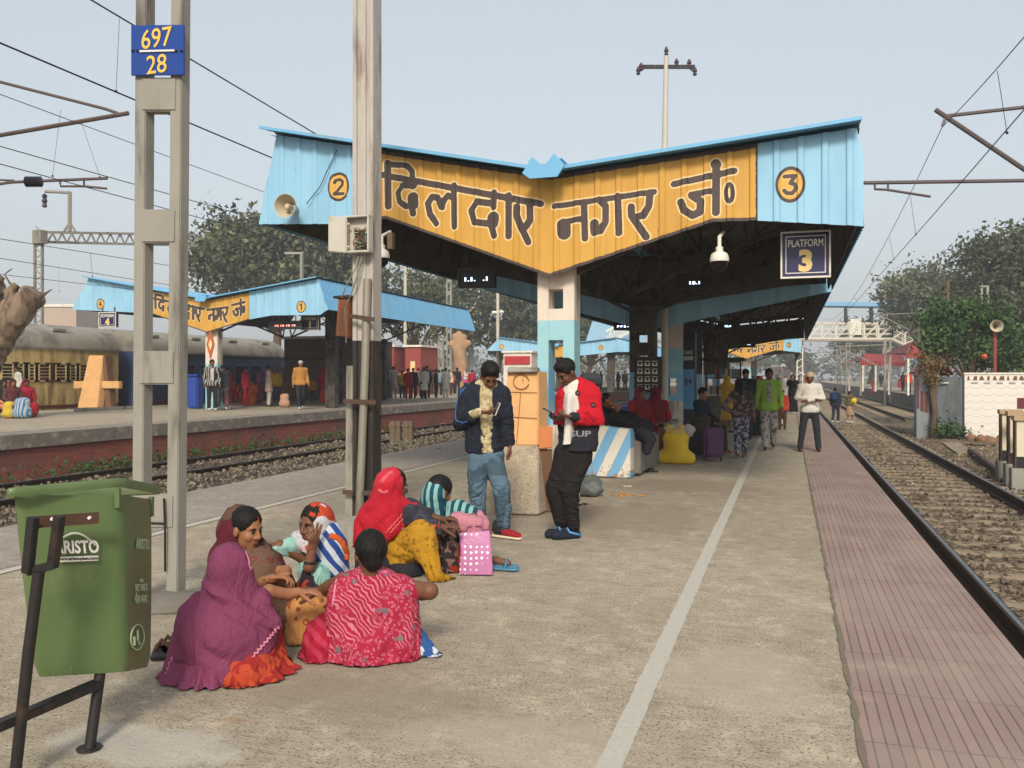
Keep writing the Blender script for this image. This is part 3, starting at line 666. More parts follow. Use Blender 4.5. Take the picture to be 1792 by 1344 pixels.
m = MB(); quad_prism(m, [(229, 132), (322, 131), (322, 43), (229, 44)], Ym - .03, .012); pl_ = m.build('plate', M_signblue, t2, bevel=.003)
sp = 4.35 / 1500
text('number', '697', PY(274, 66, Ym - .034), .13, M_signtext, pl_, bold=.001, w=.25, ext=.001); text('number', '28', PY(274, 112, Ym - .034), .125, M_signtext, pl_, bold=.001, w=.165, ext=.001)
m = MB(); m.bar(PY(245, 90, Ym - .035), PY(308, 88.5, Ym - .035), .012, .012); m.build('dividing_bar', M_signwhite, pl_)
m = MB()
for px in (233, 241, 309, 318): m.lathe(PY(px, 89, Ym - .03), [(.009, 0), (.009, .012), (.004, .016)], 8, axis=(0, -1, 0))
m.build('bolt', M_dkgrey, t2)

# --- steel pole with pipes and boxes
Yp = float(PZ(632, 918)[1])
M_polew = mat('pole_pale_paint', '#aca59d', .6, var=.12, vs=3, dirt='#7c7065', damt=.45, ds=4, streak=True); M_polek = mat('pole_black_paint', '#2a2624', .55, var=.3, vs=4, dirt='#4b3d33', damt=.5, ds=3, streak=True)
t = thing('steel_pole', 'pale steel channel pole with black lower half, a leaning pipe and metal clamps', 'pole', PZ(628, 918), 'tall poles at the front')
for (ya, yb, mm, nm) in ((-60, 596, M_polew, 'upper_section'), (596, 920, M_polek, 'lower_section')):
    m = MB()
    quad_prism(m, [(617, yb), (624, yb), (624, ya), (617, ya)], Yp, .19); quad_prism(m, [(647, yb), (653, yb), (653, ya), (647, ya)], Yp, .19)
    quad_prism(m, [(624, yb), (647, yb), (647, ya), (624, ya)], Yp + .022, .012)
    quad_prism(m, [(633, yb), (640, yb), (640, ya), (633, ya)], Yp + .006, .016)
    m.build(nm, mm, t)
m = MB(); quad_prism(m, [(604, 912), (616, 912), (617, 640), (606, 640)], Yp - .03, .05); m.build('stub_post', mat('flaking_post', '#8d867a', .7, var=.3, dirt='#2d2825', damt=.6, ds=2.5, streak=True), t)
m = MB(); m.tube([PY(643, 488, Yp - .05), PY(639, 640, Yp - .05), PY(628, 921, Yp - .06)], .042, 12); m.build('conduit_pipe', M_galv, t, smooth='auto')
for (xa, ya, xb, yb) in ((601, 702, 658, 704), (600, 861, 618, 862), (634, 863, 656, 862), (612, 553, 655, 559)):
    m = MB(); m.bar(PY(xa, ya, Yp - .1), PY(xb, yb, Yp - .1), .012, .045); m.build('clamp', mat('rusty_clamp', '#4f3d33', .7, .2, .3), t)
m = MB(); m.cbox(PZ(622, 930, .07) + np.array([0, .12, 0]), (.36, .36, .2)); m.build('plinth', M_mast, t, bevel=.02)
t2 = thing('junction_box', 'open grey junction box with tangled wires, strapped to the steel pole', 'junction box', PY(631, 446, Yp - .12))
m = MB()
a, b = PY(610, 445, Yp - .04), PY(653, 378, Yp - .04); D = .1
for lo, hi in (((a[0], 0, a[2]), (b[0], D, a[2] + .02)), ((a[0], 0, b[2] - .02), (b[0], D, b[2])), ((a[0], 0, a[2] + .02), (a[0] + .02, D, b[2] - .02)), ((b[0] - .02, 0, a[2] + .02), (b[0], D, b[2] - .02)), ((a[0] + .02, D - .012, a[2] + .02), (b[0] - .02, D, b[2] - .02))):
    m.box((lo[0], Yp - .14 + lo[1], lo[2]), (hi[0], Yp - .14 + hi[1], hi[2]))
M_box = mat('grey_box_plastic', '#b9b3a6', .5, var=.08, vs=4, dirt='#8d8576', damt=.3)
m.build('case', M_box, t2, bevel=.004)
m = MB(); quad_prism(m, [(574, 440), (606, 443), (606, 380), (574, 377)], Yp - .17, .03); m.build('lid', M_box, t2, bevel=.008)
m = MB(); m.tube([PY(606, 392, Yp - .14), PY(612, 392, Yp - .13)], .012); m.tube([PY(606, 432, Yp - .14), PY(612, 432, Yp - .13)], .012); m.build('hinge', M_box, t2)
for ci, cl in enumerate(('#20201f', '#7a3a2c', '#3a5a3a', '#8b8478')):
    m = MB()
    for k in range(4):
        q = [PY(631 + rng.uniform(-13, 13), 400 + i * 5 + rng.uniform(-4, 6), Yp - .1 - rng.uniform(0, .04)) for i in range(8)]; m.tube(q, .005, 5)
    for k in range(3):
        a0 = rng.uniform(0, 6); q = [PY(630 + 12 * math.cos(a0 + i * .7), 425 + 11 * math.sin(a0 + i * .7), Yp - .12) for i in range(8)]; m.tube(q, .005, 5)
    m.build('wire', mat('wire_colour_%d' % ci, cl, .5), t2)
m = MB(); m.tube([PY(628, 446, Yp - .08), PY(622, 470, Yp - .1), PY(606, 500, Yp - .1), PY(598, 521, Yp - .08)], .008, 6); m.tube([PY(634, 446, Yp - .08), PY(620, 500, Yp - .07), PY(604, 540, Yp - .06), PY(606, 600, Yp - .05)], .008, 6); m.build('cable', M_galv, t2)
t2 = thing('rusty_tin_box', 'rust streaked tin box clamped to the left of the steel pole', 'box', PY(599, 592, Yp))
m = MB(); quad_prism(m, [(587, 588), (609, 590), (610, 522), (592, 522)], Yp - .06, .13); m.build('case', mat('rust_tin', '#8a4f2c', .8, var=.35, vs=5, dirt='#5b3a28', damt=.6, ds=5, streak=True), t2, bevel=.005)
m = MB(); quad_prism(m, [(583, 522), (611, 521), (611, 516), (583, 518)], Yp - .08, .17); m.build('lid', M_iron, t2)
# --- things fixed to the big canopy
t = thing('loudspeaker', 'cream horn loudspeaker on the blue front under the canopy\'s number 2', 'loudspeaker', PY(515, 388, Y0 - .05))
c = PY(515, 366, Y0 - .06)
M_horn = mat('horn_cream', '#b9ad93', .5, var=.06, dirt='#8b7f69', damt=.3)
m = MB(); m.lathe(c, [(.148, .26), (.152, .27), (.146, .268), (.135, .24), (.1, .16), (.06, .1), (.045, .05), (.045, .049)], 26, axis=(.12, -1, -.03), cap=False); m.lathe(c, [(.06, 0), (.062, .09), (.1, .155), (.14, .25), (.15, .262)], 26, axis=(.12, -1, -.03), cap=False); m.build('horn', M_horn, t, smooth='auto')
m = MB(); m.lathe(c, [(.04, .1), (.042, .2), (.03, .225), (.01, .23)], 14, axis=(.12, -1, -.03)); m.build('driver_cap', M_horn, t, smooth='auto')
m = MB(); m.tube([PY(536, 357, Y0 - .06), PY(560, 327, Y0 - .05), PY(572, 300, Y0 - .05), PY(590, 262, Y0 - .05)], .006, 5); m.build('cable', M_iron, t)
M_dome = mat('camera_white', '#d3cec2', .35, var=.04); M_glass_d = mat('dark_dome', '#0e0e10', .3, var=.05, spec=.3)
for px, py, r, Yd, lb in ((668, 452, .1, Y0 - .12, 'white dome camera hanging beside the steel pole'), (1259, 458, .105, Y0 + .1, 'white dome camera hanging left of the platform 3 sign')):
    t = thing('dome_camera', lb, 'security camera', PY(px, py + 18, Yd), 'dome cameras under the big canopy'); c = PY(px, py, Yd)
    m = MB(); m.lathe(c, [(r, .0), (r * 1.02, .012), (r * 1.0, .05), (r * .85, .09), (r * .5, .112), (.042, .115), (.042, .165), (.03, .17)], 20); m.build('housing', M_dome, t, smooth='auto')
    m = MB(); m.lathe(c, [(.005, -.115), (r * .45, -.1), (r * .78, -.062), (r * .92, -.004), (r * .5, -.003)], 18); m.build('dome', M_glass_d, t, smooth='auto')
    m = MB(); m.tube([c + np.array([0, 0, .16]), c + np.array([0, 0, .28]), c + np.array([.03, .18, .36])], .022, 8); m.build('bracket', M_dome, t)
    if px < 700: m = MB(); m.cbox(c + np.array([.1, .06, .22]), (.07, .08, .2)); m.build('junction', mat('camera_box_brown', '#6f5b47', .7), t)
M_led = emit('led_text', '#cfe4ff', 3.0); M_ledr = emit('led_red', '#ff8a7a', 2.0)
def led(pts, zc_, words, lb, m_=M_led, hang=None):
    (x0, y0), (x1, y1) = pts; Y = float(V((x0 + x1) / 2, (y0 + y1) / 2, zc_)[1])
    t = thing('display_board', lb, 'display board', PY((x0 + x1) / 2, y1, Y), 'train display boards under the canopies')
    m = MB(); quad_prism(m, [(x0, y1), (x1, y1), (x1, y0), (x0, y0)], Y, .1); cs = m.build('case', M_black, t, bevel=.006)
    a, b = PY(x0, y1, Y), PY(x1, y0, Y); w_, h_ = b[0] - a[0], b[2] - a[2]
    m = MB(); mg = w_ * .06; Yf = Y - .012
    for lo, hi in (((a[0], a[2]), (b[0], a[2] + mg)), ((a[0], b[2] - mg), (b[0], b[2])), ((a[0], a[2] + mg), (a[0] + mg, b[2] - mg)), ((b[0] - mg, a[2] + mg), (b[0], b[2] - mg))): m.box((lo[0], Yf, lo[1]), (hi[0], Y, hi[1]))
    m.build('bezel', M_dkgrey, cs)
    text('led_line', words, PY((x0 + x1) / 2, (y0 + y1) / 2 + (y1 - y0) * .08, Y - .006), h_ * .2, m_, cs, ext=.001, bold=.002, w=w_ * .62 if len(words) > 4 else w_ * .3)
    if hang:
        m = MB()
        for q in (.2, .8): m.bar(np.array([a[0] + w_ * q, Y + .05, b[2]]), np.array([a[0] + w_ * q, Y + .05, b[2] + hang]), .025)
        m.build('hanger', M_steel, t)
led([(801, 468), (865, 503)], 11.6, '1.1.   .1', 'black train display hanging left of the painted column', hang=.6)
led([(1185, 481), (1246, 505)], 13.2, '15.1', 'black train display hanging below the big canopy to the right of its column', hang=.6)
led([(1074, 562), (1106, 578)], 19.5, 'P F 2 -', 'small black train display left of the second column', hang=.5)
led([(1256, 562), (1292, 577)], 22, '12.4', 'small black train display under the second canopy', hang=.5)
led([(1298, 597), (1322, 608)], 38, '---', 'tiny train display before the distant lettered canopy', hang=.5)
led([(470, 561), (528, 576)], 29.5, '12 10 18 15', 'train display with red and white letters beside the platform 1 sign', M_ledr, hang=.4)
def plat_sign(x0, y0, x1, y1, zc_, num, lb, back=None):
    Y = float(V((x0 + x1) / 2, (y0 + y1) / 2, zc_)[1])
    t = thing('platform_sign', lb, 'sign', PY((x0 + x1) / 2, y1, Y), 'platform number signs')
    a, b = PY(x0, y1, Y), PY(x1, y0, Y); w_, h_ = b[0] - a[0], b[2] - a[2]; e = w_ * .035
    m = MB(); m.box((a[0], Y, a[2]), (b[0], Y + .12, b[2])); m.build('case', M_dkgrey, t)
    m = MB()
    for i, (q, mi) in enumerate(((0, 0), (w_ * .1, 1))):
        ee = e if i == 0 else e * .5; A, B_ = (a[0] + q, a[2] + q), (b[0] - q, b[2] - q)
        for lo, hi in (((A[0], A[1]), (B_[0], A[1] + ee)), ((A[0], B_[1] - ee), (B_[0], B_[1])), ((A[0], A[1] + ee), (A[0] + ee, B_[1] - ee)), ((B_[0] - ee, A[1] + ee), (B_[0], B_[1] - ee))): m.box((lo[0], Y - .012 + .004 * i, lo[1]), (hi[0], Y - .0005, hi[1]))
    m.build('frame', M_white, t)
    m = MB(); m.box((a[0] + e, Y - .004, a[2] + e), (b[0] - e, Y - .0008, b[2] - e)); fc = m.build('face', M_navy, t)
    text('heading', 'PLATFORM', (a[0] + w_ / 2, Y - .006, a[2] + h_ * .745), h_ * .15, M_signwhite, fc, ext=.001, bold=.004 * w_, w=w_ * .7)
    text('number', num, (a[0] + w_ / 2, Y - .006, a[2] + h_ * .37), h_ * .42, mat('number_gold', '#d9bc7c', .5, var=.06), fc, ext=.001, bold=.03 * w_)
    m = MB()
    for q in (.15, .85): m.bar((a[0] + w_ * q, Y + .06, b[2]), (a[0] + w_ * q, Y + .06, b[2] + h_ * .35), .03)
    m.build('hanger', M_steel, t)
plat_sign(1366, 402, 1454, 488, 9.75, '3', 'navy sign PLATFORM 3 in a white frame hanging under the right end')
plat_sign(173, 546, 203, 573, 29.6, '4', 'small navy PLATFORM 4 sign under the left canopy')
plat_sign(527, 551, 558, 578, 29.6, '1', 'small navy PLATFORM 1 sign under the left canopy')
# --- telegraph style pole behind the canopy
Yt = Y0 * 1.735; base = PY(1163, 660, Yt); base[2] = 0
t = thing('crossarm_pole', 'slim pale pole with short crossarms rising behind the big canopy', 'pole', base)
a, b = PY(1163, 276, Yt), PY(1166, 98, Yt)
m = MB(); m.tube([(base[0], Yt, 0), a, b], [.07, .06, .045], 10); m.build('pole', mat('pole_cream', '#b9b19f', .6, var=.12, streak=True, dirt='#8b8272', damt=.3), t, smooth='auto')
m = MB(); m.bar(PY(1118, 117, Yt), PY(1216, 117, Yt), .05, .07); m.build('crossarm', M_iron, t)
for px, py in ((1117, 126), (1122, 119), (1166, 92), (1184, 112), (1206, 113), (1216, 127)):
    m = MB(); m.lathe(PY(px, py, Yt), [(.02, -.06), (.045, -.04), (.03, 0), (.05, .03), (.02, .1)], 8); m.build('insulator', mat('insulator_brown', '#4a3833', .35), t)
m = MB(); m.bar(PY(1117, 126, Yt), PY(1130, 117, Yt), .03); m.bar(PY(1216, 127, Yt), PY(1204, 117, Yt), .03); m.tube([PY(1166, 98, Yt), PY(1166, 82, Yt)], .02, 6); m.build('brace', M_iron, t)

# --- green litter bin on its tilted frame
M_bin = NT('green_bin_plastic'); n = M_bin.noise(2.5, 5); k = M_bin.mix(M_bin.ramp(n, .3, .7), (.085, .135, .047), (.11, .16, .06))
sc_ = M_bin.noise(7, 6, .7, M_bin.vec((1, 1, .2))); k = M_bin.mix(M_bin.ramp(sc_, .62, .75, 0, .35), k, (.2, .24, .13)); sc2_ = M_bin.noise(30, 5, .75, M_bin.vec((1, 1, .12), (.25, .2, 0))); k = M_bin.mix(M_bin.ramp(sc2_, .63, .7, 0, .4), k, (.3, .32, .24)); du = M_bin.noise(3.2, 6, .7); k = M_bin.mix(M_bin.ramp(du, .52, .7, 0, .45), k, (.2, .2, .12)); M_bin.bump(M_bin.noise(90, 3), .06, .004); M_bin = M_bin.out(k, .33, 0, .5)
t = thing('litter_bin', 'large green plastic litter bin hanging from a black pipe frame', 'litter bin', PZ(155, 1310))
bt = [V(58, 1186, 3.42), V(221, 1176, 3.62), V(267, 1166, 3.95), V(100, 1170, 3.72)]
tp = [V(22, 872, 3.3), V(212, 866, 3.58), V(276, 874, 3.98), V(78, 878, 3.68)]
_n = nrm(np.cross(bt[1] - bt[0], tp[1] - bt[0])); tp[0] = tp[0] - _n * ((tp[0] - bt[0]) @ _n)
_n = nrm(np.cross(bt[2] - bt[1], tp[1] - bt[1])); tp[2] = tp[2] - _n * ((tp[2] - bt[1]) @ _n)
def loop(q, rr, n=5):
    """rounded quad"""
    out = []; q = [np.array(a) for a in q]
    for i in range(4):
        p0, p1, p2 = q[i - 1], q[i], q[(i + 1) % 4]; a = p1 + nrm(p0 - p1) * rr; b = p1 + nrm(p2 - p1) * rr
        out += [(1 - s) ** 2 * a + 2 * s * (1 - s) * p1 + s * s * b for s in np.linspace(0, 1, n)]
    return np.array(out)
LV = [bt[i] * 0 for i in range(4)]
m = MB(); NR = 14; ctr = sum(bt) / 4
Ls = []
for j in range(NR + 1):
    s = j / NR; q = [bt[i] * (1 - s) + tp[i] * s for i in range(4)]
    if j == 0: c_ = sum(q) / 4; q = [a + (c_ - a) * .05 + np.array([0, 0, .0]) for a in q]
    bul = math.sin(math.pi * s) * .006; c_ = sum(q) / 4; q = [a + nrm((a - c_) * np.array([1, 1, 0])) * bul for a in q]
    Ls.append(loop(q, .045))
n = len(Ls[0]); m.add(np.concatenate(Ls), [(j * n + i, j * n + (i + 1) % n, (j + 1) * n + (i + 1) % n, (j + 1) * n + i) for j in range(NR) for i in range(n)] + [tuple(range(n))[::-1]])
tub = m.build('tub', M_bin, t, smooth='auto')
m = MB(); c_ = sum(tp) / 4; rim = []
rp = [V(4, 866, 3.27), V(213, 846, 3.6), V(287, 860, 4.0), V(72, 868, 3.66)]
for sc_, dz in ((.93, -.012), (1.0, -.014), (1.012, -.002), (1.01, .018), (.985, .025), (.955, .025), (.93, .018), (.92, -.01)):
    c2_ = sum(rp) / 4; rim.append(loop([c2_ + (a - c2_) * sc_ + np.array([0, 0, dz]) for a in rp], .06))
m.add(np.concatenate(rim), [(j * n + i, j * n + (i + 1) % n, (j + 1) * n + (i + 1) % n, (j + 1) * n + i) for j in range(7) for i in range(n)]); m.build('rim', M_bin, t, smooth='auto')
m = MB(); m.cbox(tp[1] + np.array([-.006, -.012, -.012]), (.02, .02, .08), TH); m.build('rim_rib', M_bin, t); m = MB(); m.cbox(tp[2] + np.array([.005, -.02, -.03]), (.02, .025, .09), TH); m.build('rim_rib', M_bin, t)
# lettering lies on the two faces
def face_frame(a0, a1, b0, b1, s, tt): return (a0 * (1 - s) + a1 * s) * (1 - tt) + (b0 * (1 - s) + b1 * s) * tt
fr = nrm(bt[1] - bt[0] + tp[1] - tp[0]); fu = nrm(tp[0] + tp[1] - bt[0] - bt[1]); fn = np.cross(fr, fu)
def onface(px, py, off=.018):
    o, d = E, ray(px, py); c0 = (bt[0] + tp[1]) / 2 + fn * off; return o + d * (((c0 - o) @ fn) / (d @ fn))
text('brand_word', 'ARISTO', onface(134, 957, .028), .05, M_signwhite, tub, fr, fu, .001, .002, w=.165)
m = MB(); m.tube([onface(100 + 67 * s, 957 - 24 * math.sin(math.pi * (s * .86 + .1))) for s in np.linspace(0, 1, 12)], .004, 5); m.build('brand_arc', M_signwhite, tub)
m = MB(); m.prism([onface(100, 984, .024), onface(172, 981, .024), onface(172, 972, .024), onface(100, 975, .024)], fn * .001); m.build('brand_strip', M_signwhite, tub)
text('web_line', 'www.aristoplast.com', onface(136, 978, .027), .013, M_dkgrey, tub, fr, fu, .0005, .0005, w=.15)
sr = nrm(bt[2] - bt[1] + tp[2] - tp[1]); su = nrm(tp[1] + tp[2] - bt[1] - bt[2]); sn = np.cross(sr, su)
def onside(px, py, off=.012):
    d = ray(px, py); c0 = (bt[1] + tp[2]) / 2 + sn * off; return E + d * (((c0 - E) @ sn) / (d @ sn))
M_faint = mat('faded_white_print', '#9fb08e', .5, var=.2)
for w_, py, h_, ww in (('ARISTO', 952, .045, .17), ('FOR', 1016, .014, .05), ('WET WASTE', 1028, .03, .16), ('गीला कचरा', 1046, .035, .16)):
    text('side_print', w_, onside(250 - (py - 950) * .03, py), h_, M_faint, tub, sr, su, .0005, .001, w=ww)
m = MB(); c0 = onside(241, 1115); m.tube([c0 + (sr * math.cos(a) * .085 + su * math.sin(a) * .055) for a in np.linspace(0, 6.283, 24)], .003, 4)
m.tube([c0 + su * .03, c0 - su * .01, c0 - su * .035 + sr * .03], .006, 4); m.tube([c0 - su * .03 - sr * .04, c0 + su * .005 - sr * .045], .008, 4); m.build('side_emblem', M_faint, tub)
# pipe frame
m = MB(); m.tube([V(68, 1000, 3.2), V(50, 1140, 3.2), V(24, 1380, 3.22)], .021, 10); m.build('front_leg', M_iron, t, smooth='auto')
m = MB(); m.tube([V(176, 1172, 3.6), V(157, 1309, 3.53)], .022, 10); m.lathe(PZ(156, 1310), [(.05, 0), (.05, .006), (.0, .006)], 10); m.build('rear_leg', M_iron, t, smooth='auto')
m = MB(); m.bar(V(-30, 1282, 3.1), V(170, 1197, 3.58), .05, .035); m.build('cross_bar', M_iron, t, bevel=.004)
m = MB(); b0 = 3.2
m.bar(V(58, 905, 3.2), V(48, 1003, 3.2), .04, .028); m.bar(V(104, 903, 3.24), V(92, 993, 3.24), .04, .028); m.bar(V(46, 1001, 3.2), V(97, 988, 3.24), .03, .03); m.tube([V(52, 920, 3.24), V(66, 920, 3.28)], .016, 8); m.build('bracket', M_iron, t, bevel=.003)
m = MB(); m.bar(V(60, 914, 3.29), V(173, 906, 3.42), .008, .045); m.build('rusty_strap', mat('rusty_strap', '#4a3226', .8, .2, .35), t)
m = MB(); m.lathe(V(157, 906, 3.4), [(.008, 0), (.006, .008)], 8, axis=-_f); m.lathe(V(92, 908, 3.32), [(.008, 0), (.006, .008)], 8, axis=-_f); m.build('screw', M_signwhite, t)

# --- leaning plastered block by the standing men
M_orange = NT('orange_plaster'); n = M_orange.noise(3, 5); k = M_orange.mix(M_orange.ramp(n, .3, .7), (.62, .36, .15), (.54, .3, .13)); g_ = M_orange.noise(9, 6, .7); k = M_orange.mix(M_orange.ramp(g_, .6, .75, 0, .5), k, (.4, .27, .15)); M_orange.bump(M_orange.noise(30, 4), .15, .01); M_orange = M_orange.out(k, .85, 0, .2)
M_blockc = concrete_mat('block_concrete', (.4, .33, .235), (.32, .265, .19), (.2, .16, .12), .3, (1, 1, .4))
def aframe(pf, ff, orange_from, lb, side, dpt):
    """leaning slab: ff = front face corners (bottom-left, bottom-right, top-right, top-left) with depths"""
    t = thing('signal_block', lb, 'concrete block', pf, 'orange plastered blocks')
    bl, br, tr, tl = ff; s = orange_from
    ml, mr = bl + (tl - bl) * s, br + (tr - br) * s
    for nm, a, b, c_, d, mm in (('lower_slab', bl, br, mr, ml, M_blockc), ('orange_face', ml, mr, tr, tl, M_orange)):
        m = MB(); m.hexa([a, b, b + dpt, a + dpt, d, c_, c_ + dpt, d + dpt]); m.build(nm, mm, t, bevel=.012)
    return t
zb = depth(900)
aff = [V(842, 898, zb), V(942, 901, zb - .1), V(942, 650, zb + .35), V(888, 650, zb + .4)]
aff[0] = V(868, 899, zb)
t = aframe(PZ(905, 900), aff, .47, 'concrete block with orange painted top and ringed mark, between the two standing men', 0, np.array([.02, .32, 0]))
m = MB(); q = [V(842, 898, zb + .1), V(872, 899, zb + .1), V(883, 776, zb + .3), V(876, 776, zb + .3)]; m.prism(q, (0, .3, 0)); m.build('side_buttress', M_blockc, t)
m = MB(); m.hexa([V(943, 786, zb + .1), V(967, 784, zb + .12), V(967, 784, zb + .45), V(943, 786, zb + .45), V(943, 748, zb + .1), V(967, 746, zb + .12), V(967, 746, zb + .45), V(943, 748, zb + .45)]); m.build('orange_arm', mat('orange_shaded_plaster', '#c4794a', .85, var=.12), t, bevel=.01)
m = MB(); m.hexa([V(943, 897, zb + .15), V(969, 894, zb + .17), V(969, 894, zb + .5), V(943, 897, zb + .5), V(943, 788, zb + .15), V(966, 786, zb + .17), V(966, 786, zb + .5), V(943, 788, zb + .5)]); m.build('rear_leg', mat('brown_shaded_plaster', '#6a4c36', .9, var=.25), t)  # brown colour paints the shade on the block's right side
of = np.cross(aff[1] - aff[0], aff[3] - aff[0]); of = nrm(of); of = of if of @ ray(900, 700) < 0 else -of
def onblk(px, py, off=.006):
    d = ray(px, py); return E + d * (((aff[1] + of * off - E) @ of) / (d @ of))
M_line_o = mat('incised_line', '#8a5a2c', .9)
m = MB(); m.tube([onblk(912 + 13.5 * math.cos(a), 668 + 13 * math.sin(a)) for a in np.linspace(.25, 6.1, 22)], .006, 5); m.tube([onblk(915, 655), onblk(915, 670)], .003, 4); m.build('ring_mark', M_line_o, t)
m = MB()
for p_ in (((884, 686), (940, 687)), ((880, 729), (940, 732)), ((911, 688), (904, 776))): m.tube([onblk(*p_[0], .002), onblk(*p_[1], .002)], .004, 4)
m.build('joint_line', M_line_o, t)
m = MB(); m.hexa([V(886, 652, zb + .32), V(941, 651, zb + .27), V(946, 651, zb + .7), V(890, 652, zb + .75), V(889, 642, zb + .36), V(940, 643, zb + .33), V(944, 643, zb + .66), V(894, 642, zb + .7)]); m.build('cap_slab', M_mast, t, bevel=.01)
zf = depth(713, Z_P1)
t = thing('signal_block', 'tall orange leaning block with side arm on the left platform', 'concrete block', PZ(155, 713, Z_P1), 'orange plastered blocks')
m = MB(); q = [V(135, 714, zf), V(170, 714, zf), V(181, 622, zf + .4), V(155, 622, zf + .4)]; m.prism(q, (.02, .3, 0)); m.build('leaning_slab', M_orange, t, bevel=.02)
m = MB(); q = [V(173, 714, zf + .35), V(195, 714, zf + .35), V(184, 622, zf + .35), V(181, 622, zf + .35)]; m.prism(q, (.0, .3, 0)); m.build('rear_leg', mat('brown_shaded_plaster', '#6a4c36'), t)  # same brown, shade painted into the rear leg's colour
m = MB(); q = [V(128, 680, zf + .25), V(208, 680, zf + .25), V(208, 667, zf + .25), V(128, 667, zf + .25)]; m.prism(q, (0, .2, 0)); m.build('cross_arm', M_orange, t, bevel=.02)
m = MB(); m.box(PZ(130, 721, Z_P1) + np.array([0, 0, 0]), PZ(230, 716, Z_P1) + np.array([0, .9, .12])); m.build('plinth', M_mast, t, bevel=.02)

# --- striped benches, board, stall and luggage under the canopy
t_ = NT('blue_white_stripes'); x = t_.xyz(); sv = t_.math('FRACT', t_.math('MULTIPLY', t_.math('SUBTRACT', x[0], t_.math('MULTIPLY', x[2], .48)), 3.1))
chip = t_.noise(13, 6, .7); lo_ = t_.ramp(x[2], .0, .3, .62, .1); nz_ = t_.math('MULTIPLY', t_.math('SUBTRACT', t_.noise(6, 4), .5), .12)
k = t_.mix(t_.ramp(t_.math('ADD', sv, nz_), .49, .51), (.16, .36, .55), (.62, .57, .48))
k = t_.mix(t_.ramp(t_.math('ADD', chip, t_.math('MULTIPLY', lo_, .22)), .64, .68), k, (.3, .2, .13)); M_stripe = t_.out(k, .75, 0, .3)
Yk = float(PZ(1060, 836)[1])
t = thing('striped_bench', 'sloping masonry bench painted in blue and white diagonal stripes', 'bench', PZ(1060, 836), 'striped masonry benches')
m = MB(); m.prism([PY(1013, 832, Yk), PY(1103, 837, Yk), PY(1103, 752, Yk), PY(1050, 745, Yk)], (0, .75, 0)); m.build('end_wall', M_stripe, t, bevel=.01)
m = MB(); m.prism([PY(1104, 829, Yk + .3), PY(1121, 829, Yk + .3), PY(1121, 775, Yk + .3), PY(1104, 768, Yk + .3)], (0, 2.0, 0)); m.build('seat', mat('bench_dark', '#6d6860', .85, var=.25), t, bevel=.01)
Yk2 = Y0 * 1.69
t = thing('striped_bench', 'striped plinth around the second dark column', 'bench', (XCm, Yk2 - .5, 0), 'striped masonry benches')
m = MB(); m.box((XCm - .5, Yk2 - .75, 0), (XCm + .55, Yk2 + .75, .62)); m.build('plinth', M_stripe, t, bevel=.01)
m = MB(); m.box((XCm - .53, Yk2 - .78, .62), (XCm + .58, Yk2 + .78, .69)); m.build('slab_top', M_mast, t, bevel=.01)
Yb_ = Yk2 - .25
t = thing('charging_board', 'brown board with four rows of white sockets on the second column', 'socket board', PY(1135, 690, Yb_))
m = MB(); quad_prism(m, [(1110, 687), (1158, 687), (1158, 624), (1110, 624)], Yb_ - .03, .05); bo = m.build('board', mat('board_brown', '#3d332a', .7, var=.2), t, bevel=.005)
for j in range(4):
    m = MB(); m.bar(PY(1109, 641 + j * 13.5 - 7, Yb_ - .06), PY(1159, 641 + j * 13.5 - 7, Yb_ - .06), .06, .02); m.build('shelf', mat('board_brown', '#3d332a'), t)
    for i in range(3):
        m = MB(); m.cbox(PY(1120 + 13 * i, 636 + 13.7 * j, Yb_ - .04), (.1, .03, .1)); m.cbox(PY(1120 + 13 * i, 636 + 13.7 * j, Yb_ - .056), (.045, .01, .045), 0, 1); m.build('socket', [M_signwhite, M_dkgrey], bo)
zk = 21.; Yk3 = float(V(1200, 640, zk)[1])
t = thing('vending_kiosk', 'dark kiosk with white lettering MACHINE above a light blue panel', 'kiosk', PY(1200, 720, Yk3))
m = MB(); a, b = PY(1184, 722, Yk3), PY(1216, 580, Yk3); m.box((a[0], Yk3, 0), (b[0], Yk3 + .5, b[2])); m.build('cabinet', mat('kiosk_navy', '#262a3c', .5), t, bevel=.01)
m = MB(); quad_prism(m, [(1186, 716), (1215, 716), (1215, 646), (1186, 646)], Yk3 - .006, .004); m.build('lower_panel', mat('kiosk_blue', '#5b93b8', .5, var=.15), t)
for w_, py, h_, ww in (('MACHINE', 617, .1, .34),): text('lettering', w_, PY(1200, py, Yk3 - .01), h_, M_signwhite, t, bold=.002, w=ww)
m = MB(); quad_prism(m, [(1193, 631), (1213, 630), (1213, 623), (1193, 624)], Yk3 - .008, .005); m.build('screen', M_box, t)
text('lettering', '5 H', PY(1198, 668, Yk3 - .012), .16, M_navy, t, bold=.004)
zk = 19.; Yk4 = float(V(1175, 700, zk)[1])
t = thing('blue_dustbin', 'tall blue plastic dustbin under the second canopy', 'litter bin', PY(1174, 741, Yk4))
m = MB(); a = PZ(1174, 745); q0 = [(-.2, -.2), (.2, -.2), (.2, .2), (-.2, .2)]
m.hexa([(a[0] + x * .85, Yk4 + y * .85, 0) for x, y in q0] + [(a[0] + x, Yk4 + y, .86) for x, y in q0]); m.build('tub', mat('bin_blue', '#24438f', .45, var=.1), t, bevel=.02)
m = MB(); m.cbox((a[0], Yk4, .89), (.45, .45, .06)); m.build('lid', mat('bin_blue_pale', '#5a7fae', .45), t, bevel=.015)
zk = 26.; Yk5 = float(V(1265, 660, zk)[1]); a, b = PY(1236, 630, Yk5), PY(1296, 630, Yk5)
